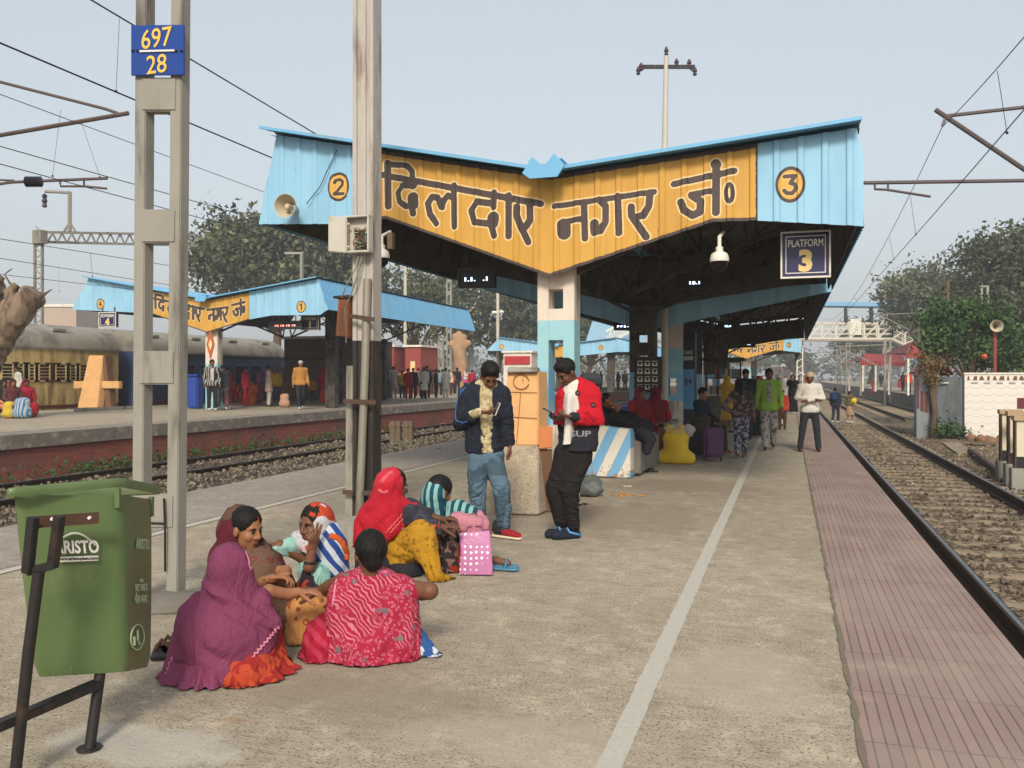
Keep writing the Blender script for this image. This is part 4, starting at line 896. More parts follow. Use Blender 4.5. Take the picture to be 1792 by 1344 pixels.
t = thing('food_stall', 'dark framed glass snack stall beneath the second canopy', 'stall', ((a[0] + b[0]) / 2, Yk5, 0))
m = MB(); m.box((a[0], Yk5, 0), (b[0], Yk5 + 1.2, .95)); m.build('counter', mat('stall_grey', '#55524b', .6, var=.25, vs=8), t, bevel=.01)
m = MB()
for x in np.linspace(a[0], b[0], 4): m.bar((x, Yk5, .95), (x, Yk5, 2.0), .05)
m.bar((a[0], Yk5, 2.0), (b[0], Yk5, 2.0), .06); m.bar((a[0], Yk5, 1.5), (b[0], Yk5, 1.5), .04); m.box((a[0] - .1, Yk5 - .1, 2.03), (b[0] + .1, Yk5 + 1.3, 2.12)); m.build('frame', M_steel, t)
for i, cl in enumerate(('#8a8f7a', '#a06a3c', '#b5aa8d', '#6a7f8a', '#9c4034', '#c9c2ae')):
    for k_ in range(4): m = MB(); x = rng.uniform(a[0] + .1, b[0] - .1); z = rng.choice((1.0, 1.52)); m.cbox((x, Yk5 + rng.uniform(.1, .5), z + .13), (rng.uniform(.08, .2), .1, .26)); m.build('snack_packet', mat('packet_%d' % i, cl, .5), t)
# luggage
def sack(name, lb, px, py, w, d, h, cl, cat='sack', kn=True, rz=0.):
    b = PZ(px, py); t = thing(name, lb, cat, b); S = Sculpt(); c = np.array([b[0], b[1], 0])
    S.cap(c + (-w * .36, 0, d * .22), c + (w * .36, 0, d * .22), d * .3, d * .28, .06); S.ell(c + (0, 0, h * .45), (w * .34, d * .38, h * .5), None, .1)
    S.cap(c + (-w * .2, 0, h * .8), c + (w * .2, 0, h * .82), .1, .09, .1); S.plane(c + (0, 0, .004), (0, 0, -1))
    S.fold = lambda P: .014 * (.6 - np.abs(np.sin(P[:, 0] * 22 + 3 * np.sin(P[:, 2] * 9)))) * np.clip((P[:, 2]) / h, 0, 1)
    sculpt_obj('bag_body', [(S, .02, 0)], [mat(name + '_cloth' + cl, cl, .7, var=.12, vs=6, bump=.2)], t)
    if kn:
        S = Sculpt(); S.ell(c + (0, 0, h * 1.0), (.16, .1, .07), None, .03); S.cap(c + (-.05, 0, h), c + (-.12, 0, h * 1.16), .04, .05, .03); S.cap(c + (.05, 0, h), c + (.1, .02, h * 1.17), .04, .05, .03); sculpt_obj('knot', [(S, .018, 0)], [mat('sack_knot', '#b59a4a', .7, var=.3, vs=12)], t)
    return t
sack('yellow_sack', 'bulging yellow sack tied at the top, standing on the platform', 1183, 811, .62, .42, .56, '#c9a820')
def suitcase(lb, px, py, w, d, h, cl, rz, wheels=True, group='wheeled suitcases'):
    b = PZ(px, py); t = thing('suitcase', lb, 'suitcase', b, group); mm = mat('suitcase_' + cl[1:], cl, .6, var=.12, bump=.1)
    def P(x, y, z): return np.array([b[0] + x * math.cos(rz) - y * math.sin(rz), b[1] + x * math.sin(rz) + y * math.cos(rz), z])
    ax = [(math.cos(rz), math.sin(rz), 0), (-math.sin(rz), math.cos(rz), 0), (0, 0, 1)]
    m = MB(); m.cbox(P(0, 0, .05 + h / 2), (w, d, h), axes=ax); m.build('shell', mm, t, bevel=.035)
    m = MB(); m.cbox(P(0, -d / 2 - .018, .05 + h * .42), (w * .8, .035, h * .62), axes=ax); m.build('front_pocket', mm, t, bevel=.015)
    m = MB(); m.tube([P(-w * .3, d * .3, h + .05), P(-w * .3, d * .3, h + .2), P(w * .3, d * .3, h + .2), P(w * .3, d * .3, h + .05)], .01, 6); m.build('handle', M_iron, t)
    for s in (-1, 1):
        m = MB(); m.lathe(P(s * w * .38, -d * .3, .03), [(.03, -.012), (.03, .012)], 10, axis=ax[0]); m.build('wheel', M_black, t)
suitcase('purple upright suitcase with front pocket', 1247, 806, .36, .26, .56, '#4a2450', .35)
suitcase('small black suitcase half hidden behind the yellow sack', 1222, 800, .4, .25, .48, '#242224', -.1)
m = MB(); b = PZ(1028, 868); S = Sculpt(); S.ell(b + (0, 0, .1), (.2, .15, .12), None, .04); S.ell(b + (.06, .05, .17), (.11, .1, .1), None, .04); S.cap(b + (-.1, 0, .2), b + (.1, .02, .1), .04, .05, .04); S.plane(b + (0, 0, .004), (0, 0, -1)); S.fold = lambda P: .012 * np.sin(P[:, 0] * 30) * np.sin(P[:, 2] * 34 + P[:, 1] * 20)
tag(sculpt_obj('tarpaulin_bundle', [(S, .014, 0)], [mat('tarpaulin_grey', '#565b58', .6, var=.2)], None), 'crumpled grey tarpaulin bundle beside the striped bench', 'bundle')
# ================================================================== BEYOND THE PLATFORM
# ------------------------------------------------------------------ trees
def leafmat(name, a, b):
    t = NT(name); n = t.noise(1.1, 4); k = t.mix(n, lin(a), lin(b)); m = t.out(k, .7, 0, .15)
    return m
LM = {'olive': [leafmat('olive_leaves_%d' % i, a, b) for i, (a, b) in enumerate((('#4a4e34', '#5d6142'), ('#3a3f2a', '#4a4d33'), ('#6a6d4b', '#7a7a56')))],
      'green': [leafmat('green_leaves_%d' % i, a, b) for i, (a, b) in enumerate((('#344c28', '#40582f'), ('#26391e', '#304625'), ('#4a6436', '#5a7040')))],
      'grey': [leafmat('grey_leaves_%d' % i, a, b) for i, (a, b) in enumerate((('#454a34', '#525640'), ('#343828', '#404532'), ('#5c5d45', '#68674f')))]}
M_bark = mat('bark', '#5a4a3a', .95, var=.35, vs=3, bump=.6, bs=14)
def leaves(blobs, n, size, ncl, seed, fill=.55):
    r = np.random.RandomState(seed); w = np.array([b[1][0] * b[1][1] * b[1][2] for b in blobs]) ** .67; w /= w.sum()
    bi = r.choice(len(blobs), ncl, p=w); d = r.normal(0, 1, (ncl, 3)); d /= np.linalg.norm(d, axis=1)[:, None]; d[:, 2] = np.where(d[:, 2] < -.35, -d[:, 2] * .5, d[:, 2])
    rad = fill + (1.2 - fill) * r.rand(ncl, 1) ** .85
    c = np.array([blobs[i][0] for i in bi]) + d * rad * np.array([blobs[i][1] for i in bi])
    cs = r.uniform(.5, 1.5, ncl) * size * 2.6
    li = r.randint(0, ncl, n); P = c[li] + r.normal(0, 1, (n, 3)) * cs[li][:, None] * np.array([1, 1, .75])
    a = r.normal(0, 1, (n, 3)); a /= np.linalg.norm(a, axis=1)[:, None]; b = np.cross(a, r.normal(0, 1, (n, 3))); b /= np.linalg.norm(b, axis=1)[:, None]
    s = (size * r.uniform(.55, 1.35, n))[:, None]; v = np.stack([P + a * s, P + b * s * .5, P - a * s, P - b * s * .5], 1).reshape(-1, 3)
    cm = r.choice(3, ncl, p=[.5, .32, .18]); return v, np.arange(n * 4).reshape(n, 4).tolist(), cm[li].tolist(), c
def tree(name, label, base, blobs, n, size, pal, seed, tr=.35, ncl=None, group=None, fill=.55):
    """blobs in world coordinates"""
    t = thing(name, label, 'tree', base, group)
    v, f, mi, c = leaves(blobs, n, size, ncl or max(40, n // 38), seed, fill); m = MB(); m.add(v, f, mi); m.build('crown', LM[pal], t, fix=False)
    r = random.Random(seed); b = np.array(base, float); ctr = np.mean([q[0] for q in blobs], 0); fork = b + (ctr - b) * .5
    m = MB(); m.tube([b, b + (fork - b) * .5 + np.array([r.uniform(-.2, .2), 0, 0]), fork], [tr * 1.3, tr, tr * .8], 9)
    for q in r.sample(range(len(c)), min(len(c), 16)):
        e = c[q]; mid = fork + (e - fork) * .5 + np.array([r.uniform(-.4, .4), r.uniform(-.4, .4), .3]); m.tube([fork, mid, e], [tr * .55, tr * .3, tr * .08], 6)
    m.build('trunk', M_bark, t, smooth='auto'); return t
def B(px, py, zc, rx, ry, rz): return (V(px, py, zc), np.array([rx, ry, rz]))
def gz(px, zc): q = V(px, HY, zc); return np.array([q[0], q[1], Z_GR])
TG = 'trees beyond the tracks'
tree('broad_tree', 'broad olive green tree rising behind the left hand canopy', gz(480, 78), [B(430, 440, 78, 4.2, 4, 3.2), B(490, 440, 80, 4.5, 4, 3.4), B(560, 440, 82, 4.2, 4, 3.2), B(390, 480, 76, 3.0, 3, 3.2), B(470, 500, 80, 6, 5, 4.4), B(600, 500, 84, 4.5, 4, 4)], 19000, .29, 'olive', 3, .45, group=TG, ncl=420)
tree('broad_tree', 'yellowish tree seen between the steel pole and the black train display', gz(720, 92), [B(700, 540, 92, 4, 4, 4.2), B(770, 525, 94, 3.8, 4, 3.4), B(740, 575, 92, 5, 4, 4)], 10000, .25, 'olive', 5, .4, group=TG)
tree('broad_tree', 'dark tree mass left of the painted column', gz(860, 100), [B(850, 540, 100, 4.2, 4, 4), B(905, 535, 104, 3.6, 4, 4.2), B(870, 600, 100, 5.6, 4, 4.2), B(935, 590, 102, 4, 4, 4.5)], 12500, .25, 'grey', 6, .4, group=TG)
tree('broad_tree', 'dark tree showing between the painted column and the second column', gz(1025, 120), [B(1020, 590, 120, 4, 4, 5), B(1060, 600, 125, 4, 4, 4.5)], 6500, .28, 'grey', 8, .4, group=TG)
tree('broad_tree', 'tall grey green tree at the right edge behind the white wall', gz(1745, 62), [B(1740, 470, 62, 2.8, 3, 2.7), B(1790, 460, 64, 3, 3, 2.8), B(1720, 540, 62, 3, 3, 3.2), B(1800, 560, 62, 4.4, 4, 4.2), B(1860, 520, 62, 4, 4, 4.2), B(1760, 590, 60, 3.6, 3, 2.8)], 21000, .2, 'grey', 9, .4, group=TG)
tree('broad_tree', 'loose olive tree behind the right end of the footbridge', gz(1610, 95), [B(1615, 505, 95, 3.6, 3.4, 2.6), B(1580, 525, 95, 2.4, 3, 2.2), B(1650, 510, 96, 2.6, 3, 2.6), B(1620, 560, 95, 4.4, 3, 4)], 9500, .25, 'olive', 10, .35, group=TG, fill=.35)
tree('neem_tree', 'bright green feathery tree leaning over the grey shed', gz(1690, 37), [B(1650, 560, 37, 1.0, 1.2, 1.0), B(1700, 560, 37, 1.3, 1.3, 1.0), B(1745, 590, 37, 1.2, 1.2, 1.2), B(1640, 605, 36.5, .7, 1, .8), B(1690, 625, 37, 1.5, 1.3, 1.0), B(1770, 640, 37, 1.3, 1.2, .9)], 12000, .1, 'green', 11, .14, group=TG, fill=.3)
tree('broad_tree', 'hazy round tree at the vanishing end of the tracks', gz(1388, 190), [B(1380, 628, 190, 3, 3, 3), B(1402, 635, 195, 3, 3, 2.6)], 1500, .3, 'grey', 12, .4, group=TG)
tree('broad_tree', 'dark trees standing behind the small red roofed shelter', gz(1520, 150), [B(1500, 612, 150, 4, 4, 4.4), B(1540, 605, 150, 4, 4, 5), B(1575, 600, 140, 4, 4, 5)], 6500, .32, 'grey', 13, .4, group=TG)
far = MB()
for i in range(46):
    px = -140 + i * 46 + rng.uniform(-15, 15); zc = rng.uniform(240, 330)
    v, f, mi, c = leaves([B(px, 655 - rng.uniform(2, 22), zc, rng.uniform(5, 9), 5, rng.uniform(2.5, 4.5))], 260, 1.0, 14, 100 + i); far.add(v, f, mi)
tag(far.build('distant_tree_line', LM['grey'], fix=False), kind='stuff')
# pollarded trunks
t = thing('pollarded_tree', 'thick bare sawn off tree trunk leaning in from the left edge', 'tree', gz(-20, 24), 'pollarded trees')
S = Sculpt(); z = 24
S.chain([V(-60, 740, z), V(-42, 660, z), V(-10, 600, z), V(24, 556, z - .2), V(66, 508, z - .3)], [.55, .48, .42, .36, .32], .12); S.chain([V(-30, 620, z), V(-18, 550, z + .3), V(-14, 498, z + .3)], [.45, .36, .33], .12); S.cap(V(16, 540, z), V(22, 508, z), .2, .17, .1)
S.plane(V(62, 514, z - .3), V(98, 478, z - .3) - V(66, 512, z - .3))
S.fold = lambda P: .04 * np.sin(P[:, 0] * 16 + P[:, 2] * 8 + 3 * np.sin(P[:, 2] * 3)) + .02 * np.sin(P[:, 0] * 37 - P[:, 2] * 19)
sculpt_obj('trunk', [(S, .06, 0)], [mat('pale_bark', '#7d6b58', .95, var=.35, vs=2.5, bump=.6, bs=12, dirt='#4d3c2c', damt=.6, ds=4, streak=True)], t)
m = MB(); m.tube([V(70, 520, z - .3), V(91, 506, z - .4)], [.06, .01], 5); m.build('twig', M_bark, t); m = MB(); m.tube([V(20, 500, z), V(8, 480, z), V(16, 474, z), V(22, 470, z)], [.03, .02, .02, .01], 5); m.build('twig', M_bark, t)
t = thing('pollarded_tree', 'knobbly cut back tree trunk far along the left platform', 'tree', PZ(806, 690, Z_P1), 'pollarded trees')
S = Sculpt(); z = 62
S.chain([V(806, 700, z), V(806, 640, z), V(803, 610, z)], [.5, .45, .5], .2)
for a, b in ((796, 588), (812, 590), (820, 600), (790, 602), (804, 584)): S.cap(V(804, 612, z), V(a, b, z), .34, .22, .15)
sculpt_obj('trunk', [(S, .12, 0)], [mat('pale_bark2', '#9c7d5f', .95, var=.4, vs=1.5, bump=.5, bs=8)], t)

# ------------------------------------------------------------------ the train beyond the left platform
XT = float(V(100, 600, 32)[0]); zT = 3.58
M_coach = mat('coach_cream', '#c2a870', .5, var=.1, vs=1.5, dirt='#7d663c', damt=.45, ds=2, streak=True); M_coach2 = mat('coach_blue', '#35456a', .5, var=.15, vs=1.5); M_croof = mat('coach_roof', '#8f897c', .6, var=.2, vs=1, dirt='#6b655b', damt=.5, ds=.8)
M_pane = mat('dark_window', '#15171a', .2, var=.2); M_redb = mat('red_brown', '#5a2a1f', .6)
def coach(label, ya, yb, mm, wins, lower):
    t = thing('train_coach', label, 'train coach', (XT - 1.6, ya, -.4), 'coaches of the standing train')
    sec = [(0, -.1), (0, 2.62)]; m = MB(); L = yb - ya
    m.prism([(XT, ya, .02), (XT, ya, 2.62), (XT - 3.2, ya, 2.62), (XT - 3.2, ya, .02)], (0, L, 0)); m.build('body', mm, t)
    arc = [(XT + .04 - 1.64 + 1.66 * math.cos(a), 2.62 + (zT - 2.62) * math.sin(a) ** .8) for a in np.linspace(0, math.pi, 15)]
    m = MB(); m.prism([(x, ya + .02, z) for x, z in arc], (0, L - .04, 0)); m.build('roof', M_croof, t, smooth='auto')
    m = MB(); m.box((XT - 3.0, ya + .3, -.35), (XT - .15, yb - .3, .02)); m.build('underframe', M_iron, t)
    m = MB(); m.box((XT - .002, ya + .02, .38), (XT + .02, yb - .02, .5)); m.build('brown_band', M_redb, t)
    m = MB(); m.box((XT, ya + .03, 2.56), (XT + .05, yb - .03, 2.63)); m.build('rain_gutter', M_croof, t)
    for k_ in range(4):
        m = MB(); m.box((XT - .5, ya + L * (k_ + .5) / 4 - .3, zT - .32), (XT - .2, ya + L * (k_ + .5) / 4 + .3, zT - .22)); m.build('roof_vent', M_croof, t)
    for i, (y, w, h0, h1, kind) in enumerate(wins):
        wd = MB(); wd.box((XT + .001, y - w / 2, h0), (XT + .016, y + w / 2, h1)); wo = wd.build('window', M_pane, t)
        fr = MB()
        for a_, b_, c_, d_ in ((y - w / 2 - .05, y + w / 2 + .05, h1, h1 + .06), (y - w / 2 - .05, y + w / 2 + .05, h0 - .06, h0), (y - w / 2 - .05, y - w / 2, h0, h1), (y + w / 2, y + w / 2 + .05, h0, h1)): fr.box((XT + .001, a_, c_), (XT + .035, b_, d_))
        if kind == 'bars':
            for q in range(1, 5): z = h0 + (h1 - h0) * q / 5; fr.box((XT + .017, y - w / 2, z - .014), (XT + .03, y + w / 2, z + .014))
        fr.build('frame', mm if kind == 'bars' else M_redb, wo)
    m = MB(); m.box((XT + .001, yb - 1.1, .1), (XT + .012, yb - .35, 2.3)); d = m.build('door', mat('coach_door', '#3c3328', .5, var=.2), t)
    m = MB(); m.tube([(XT + .06, yb - 1.2, .7), (XT + .06, yb - 1.2, 1.9)], .02, 6); m.build('handle', M_iron, d)
    return t
ytr = lambda px: float(PX(px, 640, XT)[1])
y1b, y2a, y2b = ytr(207), ytr(236), ytr(497)
wy = [ytr(px) for px in (17, 36, 54, 73, 92, 110, 127, 144)]; ww = .62
coach('cream train coach with barred windows standing behind the orange block', y1b - 22, y1b, M_coach, [(y, ww, 1.42, 2.0, 'emergency' if i == 4 else 'bars') for i, y in enumerate(wy)] + [(wy[0] - (i + 1) * 1.02, ww, 1.42, 2.0, 'bars') for i in range(8)], 0)
coach('dark blue train coach in the shade of the left canopy', y2a, y2b, M_coach2, [(y2a + 2 + i * 1.3, .8, 1.42, 2.05, 'bars') for i in range(14)], 0)

# ------------------------------------------------------------------ things on the left platform
def P1(px, py): return PZ(px, py, Z_P1)
def room(name, lb, cat, px0, px1, py_top, py_base, zc, dpt, cl, extra=None):
    Y = float(V((px0 + px1) / 2, 660, zc)[1]); a, b = PY(px0, py_base, Y), PY(px1, py_top, Y); zb_ = Z_P1 if extra != 'ground' else Z_GR
    t = thing(name, lb, cat, ((a[0] + b[0]) / 2, Y, zb_)); m = MB(); m.box((a[0], Y, zb_), (b[0], Y + dpt, b[2])); m.build('wall', mat('wall_' + cl[1:], cl, .8, var=.15, vs=2), t, bevel=.01)
    m = MB(); m.box((a[0] - .12, Y - .12, b[2] + .003), (b[0] + .12, Y + dpt + .12, b[2] + .13)); m.build('roof_slab', M_white, t); return t, a, b, Y
t, a, b, Y = room('waiting_room', 'dark brown wooden room under the left canopy', 'room', 497, 607, 592, 690, 42, 5, '#5a4636')
for q in (.12, .42, .72):
    m = MB(); x = a[0] + (b[0] - a[0]) * q; m.box((x, Y - .03, Z_P1 + .1), (x + .75, Y - .003, Z_P1 + 1.9)); m.build('panel', mat('panel_brown', '#54402c', .6, var=.25), t)
m = MB(); m.box((a[0], Y - .05, Z_P1 + 1.98), (b[0], Y - .004, Z_P1 + 2.1)); m.build('lintel', M_iron, t)
for px0, px1, lb in ((655, 689, 'red brick booth with white roof edge behind the steel pole'), (709, 736, 'smaller red booth right of the red brick booth')):
    t, a, b, Y = room('platform_booth', lb, 'booth', px0, px1, 607, 690, 58, 3, '#8c4038')
    m = MB(); m.box((a[0] + .4, Y - .03, Z_P1 + 1.5), (b[0] - .4, Y - .004, Z_P1 + 2.2)); m.build('hatch', M_cream, t)
    m = MB(); m.box((a[0] - .1, Y - .25, Z_P1 + 1.36), (b[0] + .1, Y - .004, Z_P1 + 1.46)); m.build('counter', M_white, t)
t, a, b, Y = room('white_shop', 'white shop with a red signboard left of the painted column', 'shop', 881, 930, 617, 676, 62, 4, '#c9c1b4')
m = MB(); m.box((a[0] + .1, Y - .08, b[2] - .85), (b[0] - .1, Y - .004, b[2] - .25)); m.build('signboard', mat('shop_red', '#a3262b', .5), t)
m = MB()
for q in range(11): x = a[0] + (b[0] - a[0]) * (q + .5) / 11; m.box((x - .03, Y - .06, Z_P1 + .4), (x + .03, Y - .004, b[2] - .95))
m.build('grille', M_white, t)
t = thing('diamond_sign', 'orange diamond shaped sign hanging at the left canopy\'s painted column', 'sign', V(368, 618, 29))
m = MB(); c = V(368, 603, 29); h_, w_ = .5, .16; m.prism([c + (0, 0, h_), c + (w_, 0, 0), c - (0, 0, h_), c - (w_, 0, 0)], (0, .03, 0)); m.build('plate', mat('sign_orange', '#b05a34', .6), t)
m = MB(); c = V(368, 603, 28.97); h_, w_ = .2, .08; m.prism([c + (0, 0, h_), c + (w_, 0, 0), c - (0, 0, h_), c - (w_, 0, 0)], (0, .01, 0)); m.build('diamond_mark', M_cream, t)
t = thing('blue_dustbin', 'narrow blue dustbin left of the painted post on the left platform', 'litter bin', P1(338, 690))
m = MB(); q = V(337, 690, 31); m.box((q[0] - .25, q[1], Z_P1), (q[0] + .2, q[1] + .4, Z_P1 + 1.15)); m.build('tub', mat('bin_blue', '#24438f'), t, bevel=.04)
m = MB(); m.box((q[0] - .28, q[1] - .03, Z_P1 + 1.16), (q[0] + .23, q[1] + .43, Z_P1 + 1.23)); m.build('lid', mat('bin_blue', '#24438f'), t, bevel=.02)
# short concrete stubs between the rails and our platform
for i, px in enumerate((688, 697, 711, 718)):
    b = PZ(px, 772, -.45); t = thing('concrete_stub', ['leftmost of the four short mossy concrete stubs by the ballast', 'second mossy concrete stub from the left by the ballast', 'third mossy concrete stub from the left by the ballast', 'rightmost of the four short mossy concrete stubs by the ballast'][i], 'stub post', b, 'concrete stubs beside the ballast')
    m = MB(); m.box((b[0] - .09, b[1] - .08, b[2] - .1), (b[0] + .09, b[1] + .08, b[2] + .62)); m.build('shaft', mat('stub_concrete', '#6a5b49', .95, var=.3, vs=5), t, bevel=.015)
    m = MB(); m.box((b[0] - .11, b[1] - .1, b[2] + .45), (b[0] + .11, b[1] + .1, b[2] + .52)); m.build('collar', mat('stub_concrete', '#6a5b49'), t)
# ------------------------------------------------------------------ footbridge
YB = float(V(1470, 600, 112)[1]); M_fob = mat('bridge_white', '#cfc5b4', .6, var=.1); M_fobblue = mat('bridge_blue', '#6fa3c4', .5, var=.12, vs=.6)
t = thing('footbridge', 'white trussed footbridge with a blue roof crossing above the right hand tracks', 'footbridge', PY(1470, 660, YB)); 
def pb(px, py, dy=0.): return PY(px, py, YB) + np.array([0, dy, 0])
for dy in (0, 2.6):
    m = MB(); segs = [((1340, 596), (1390, 565)), ((1390, 565), (1562, 566)), ((1562, 566), (1606, 590))]; low = [((1340, 616), (1390, 592)), ((1390, 592), (1562, 593)), ((1562, 593), (1606, 614))]
    for (a, b), (c_, d) in zip(segs, low):
        m.bar(pb(*a, dy), pb(*b, dy), .2); m.bar(pb(*c_, dy), pb(*d, dy), .28)
        n = max(2, int((b[0] - a[0]) / 22))
        for k_ in (1 / 3, 2 / 3): m.bar(pb(a[0] + (c_[0] - a[0]) * k_, a[1] + (c_[1] - a[1]) * k_, dy), pb(b[0], b[1] + (d[1] - b[1]) * k_, dy), .09)
        for i in range(n + 1):
            s = i / n; p0 = np.array(a) * (1 - s) + np.array(b) * s; p1 = np.array(c_) * (1 - s) + np.array(d) * s; m.bar(pb(*p0, dy), pb(*p1, dy), .2)
            if i < n: s2 = (i + 1) / n; p2 = np.array(a) * (1 - s2) + np.array(b) * s2; m.bar(pb(*p1, dy), pb(*p2, dy), .13)
    m.build('truss_railing', M_fob, t)
m = MB(); m.prism([pb(1340, 616), pb(1390, 592), pb(1562, 593), pb(1606, 614), pb(1606, 618), pb(1562, 597), pb(1390, 596), pb(1340, 620)], (0, 2.6, 0)); m.build('deck', M_fob, t)
m = MB(); m.prism([pb(1420, 528, -.4), pb(1556, 530, -.4), pb(1612, 556, -.4), pb(1612, 563, -.4), pb(1556, 537, -.4), pb(1420, 535, -.4)], (0, 3.4, 0)); m.build('roof', M_fobblue, t)
for px, yt in ((1481, 536), (1526, 536), (1560, 538), (1589, 552)):
    m = MB(); m.bar(pb(px, 566 if px < 1570 else 580), pb(px, yt), .25); m.build('roof_post', M_iron, t); m = MB(); m.bar(pb(px, 566 if px < 1570 else 580, 2.6), pb(px, yt, 2.6), .25); m.build('roof_post', M_iron, t)
m = MB(); m.prism([pb(1488, 586, -.15), pb(1507, 586, -.15), pb(1507, 558, -.15), pb(1488, 558, -.15)], (0, .08, 0)); m.build('banner', M_white, t)
for px in (1400, 1553):
    m = MB()
    for dx in (-.35, .35): m.bar(np.array([pb(px, 600)[0] + dx, YB + 1.2, Z_GR]), pb(px, 597, 1.2) + np.array([dx, 0, 0]), .16)
    for z in np.arange(0, 5, .9): m.bar(np.array([pb(px, 600)[0] - .35, YB + 1.2, z]), np.array([pb(px, 600)[0] + .35, YB + 1.2, z + .45]), .1)
    m.build('pier', M_fob, t)
m = MB(); m.prism([pb(1604, 640), pb(1632, 640), pb(1640, 570), pb(1630, 548), pb(1604, 552)], (0, 3, 0)); m.build('stair_cladding', M_fobblue, t)
t = thing('footbridge_stair', 'pale blue sloping stair roof of the footbridge behind the small train display', 'footbridge', gz(1062, 100))
m = MB(); m.prism([V(1022, 606, 100), V(1040, 552, 100), V(1104, 548, 101), V(1104, 604, 101)], (1.5, 1.5, 0)); m.build('cladding', mat('bridge_pale_blue', '#93b6cc', .5, var=.15, vs=.5), t)
m = MB(); m.bar(V(1036, 552, 99.5), V(1108, 547, 100.5), .6, .25); m.build('ridge', M_fobblue, t)
m = MB()
for i in range(7): m.bar(V(1062 + i * 8, 600 - i * 5, 98), V(1070 + i * 8, 576 - i * 3.4, 98), .16); m.bar(V(1060 + i * 8, 590 - i * 5, 98), V(1078 + i * 8, 592 - i * 5, 98), .16)
m.bar(V(1060, 604, 98), V(1116, 572, 98), .25); m.bar(V(1060, 580, 98), V(1116, 552, 98), .25); m.build('lattice_railing', M_fob, t)
# ------------------------------------------------------------------ right side: shelters, shed, wall, horn
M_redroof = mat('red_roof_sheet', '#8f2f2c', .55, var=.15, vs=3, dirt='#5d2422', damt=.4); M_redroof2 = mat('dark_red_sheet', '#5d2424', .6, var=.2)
def shelter(lb, zc, ridge, eave, posts, base):
    (rx0, ry0), (rx1, ry1) = ridge; (ex0, ey0), (ex1, ey1) = eave; t = thing('red_roof_shelter', lb, 'shelter', PZ((ex0 + ex1) / 2, base, Z_P4), 'red roofed shelters')
    r0, r1, e0, e1 = V(rx0, ry0, zc + 1.6), V(rx1, ry1, zc + 1.6), V(ex0, ey0, zc), V(ex1, ey1, zc); b0, b1 = e0 + _f * 3.2, e1 + _f * 3.2
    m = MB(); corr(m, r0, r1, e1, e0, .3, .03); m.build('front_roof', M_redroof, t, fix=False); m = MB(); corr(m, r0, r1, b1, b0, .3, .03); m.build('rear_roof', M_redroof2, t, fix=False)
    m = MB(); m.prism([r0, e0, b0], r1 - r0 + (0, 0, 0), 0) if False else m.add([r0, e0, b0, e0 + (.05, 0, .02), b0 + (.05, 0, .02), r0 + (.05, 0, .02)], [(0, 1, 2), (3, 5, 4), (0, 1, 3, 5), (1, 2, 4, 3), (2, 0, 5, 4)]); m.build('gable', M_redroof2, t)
    m = MB(); m.prism([e0, e1, e1 - (0, 0, .32), e0 - (0, 0, .32)], _f * .05); m.build('valance', M_redroof, t)
    for q in posts:
        for d_ in (.1, 3.0): m = MB(); x = e0 * (1 - q) + e1 * q + _f * d_; m.bar((x[0], x[1], Z_P4), (x[0], x[1], x[2] - .05 + .0), .12); m.build('post', M_white, t)
shelter('nearer and larger red roofed shelter right of the footbridge pier', 56, ((1592, 599), (1646, 601)), ((1584, 618), (1668, 620)), (.08, .5, .9), 690)
shelter('smaller and farther red roofed shelter below the footbridge', 72, ((1513, 619), (1580, 621)), ((1506, 632), (1584, 634)), (.06, .35, .65, .95), 680)
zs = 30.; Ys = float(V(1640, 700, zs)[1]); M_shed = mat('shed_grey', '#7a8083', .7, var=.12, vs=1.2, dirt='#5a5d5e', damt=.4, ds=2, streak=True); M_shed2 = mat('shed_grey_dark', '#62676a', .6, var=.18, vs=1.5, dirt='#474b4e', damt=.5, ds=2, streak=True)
t = thing('grey_shed', 'small grey trackside shed with dark red louvres and red roof', 'shed', PZ(1640, 762, Z_GR))
m = MB(); m.hexa([PY(1604, 775, Ys), PY(1636, 775, Ys), PY(1636, 775, Ys) + (0, 3, 0), PY(1604, 775, Ys) + (.3, 3, 0), PY(1604, 645, Ys), PY(1636, 657, Ys), PY(1636, 657, Ys) + (0, 3, 0), PY(1604, 645, Ys) + (.3, 3, 0)]); m.build('wall', M_shed, t)
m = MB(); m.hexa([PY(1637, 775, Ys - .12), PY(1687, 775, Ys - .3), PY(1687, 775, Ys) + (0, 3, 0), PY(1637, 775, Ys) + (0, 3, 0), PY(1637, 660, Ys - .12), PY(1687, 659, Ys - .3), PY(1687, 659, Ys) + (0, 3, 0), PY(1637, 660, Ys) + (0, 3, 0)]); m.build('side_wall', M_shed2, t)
for i, (x0, x1, ya, yb) in enumerate(((1605, 1608.5, 665, 714), (1611, 1616.5, 684, 719), (1618, 1624, 685, 721), (1626, 1632, 690, 722))):
    m = MB(); quad_prism(m, [(x0, yb), (x1, yb + .8), (x1, ya + .6), (x0, ya)], Ys - .02, .03); m.build('louvre', M_redb if i else mat('louvre_red', '#5a1f24', .6), t)
m = MB(); quad_prism(m, [(1647, 671), (1660, 671), (1660, 669), (1647, 669)], Ys - .3, .05); m.build('tube_light', M_white, t)
m = MB(); m.prism([PY(1608, 650, Ys - .2), PY(1640, 630, Ys + 1), PY(1668, 652, Ys - .2), PY(1668, 657, Ys - .2), PY(1640, 636, Ys + 1), PY(1608, 655, Ys - .2)], (0, 2.5, 0)); m.build('roof', M_redroof, t)
t = thing('vine_covered_stump', 'dry brown vine covered trunk standing against the corner of the grey shed', 'tree', PZ(1634, 764, Z_GR))
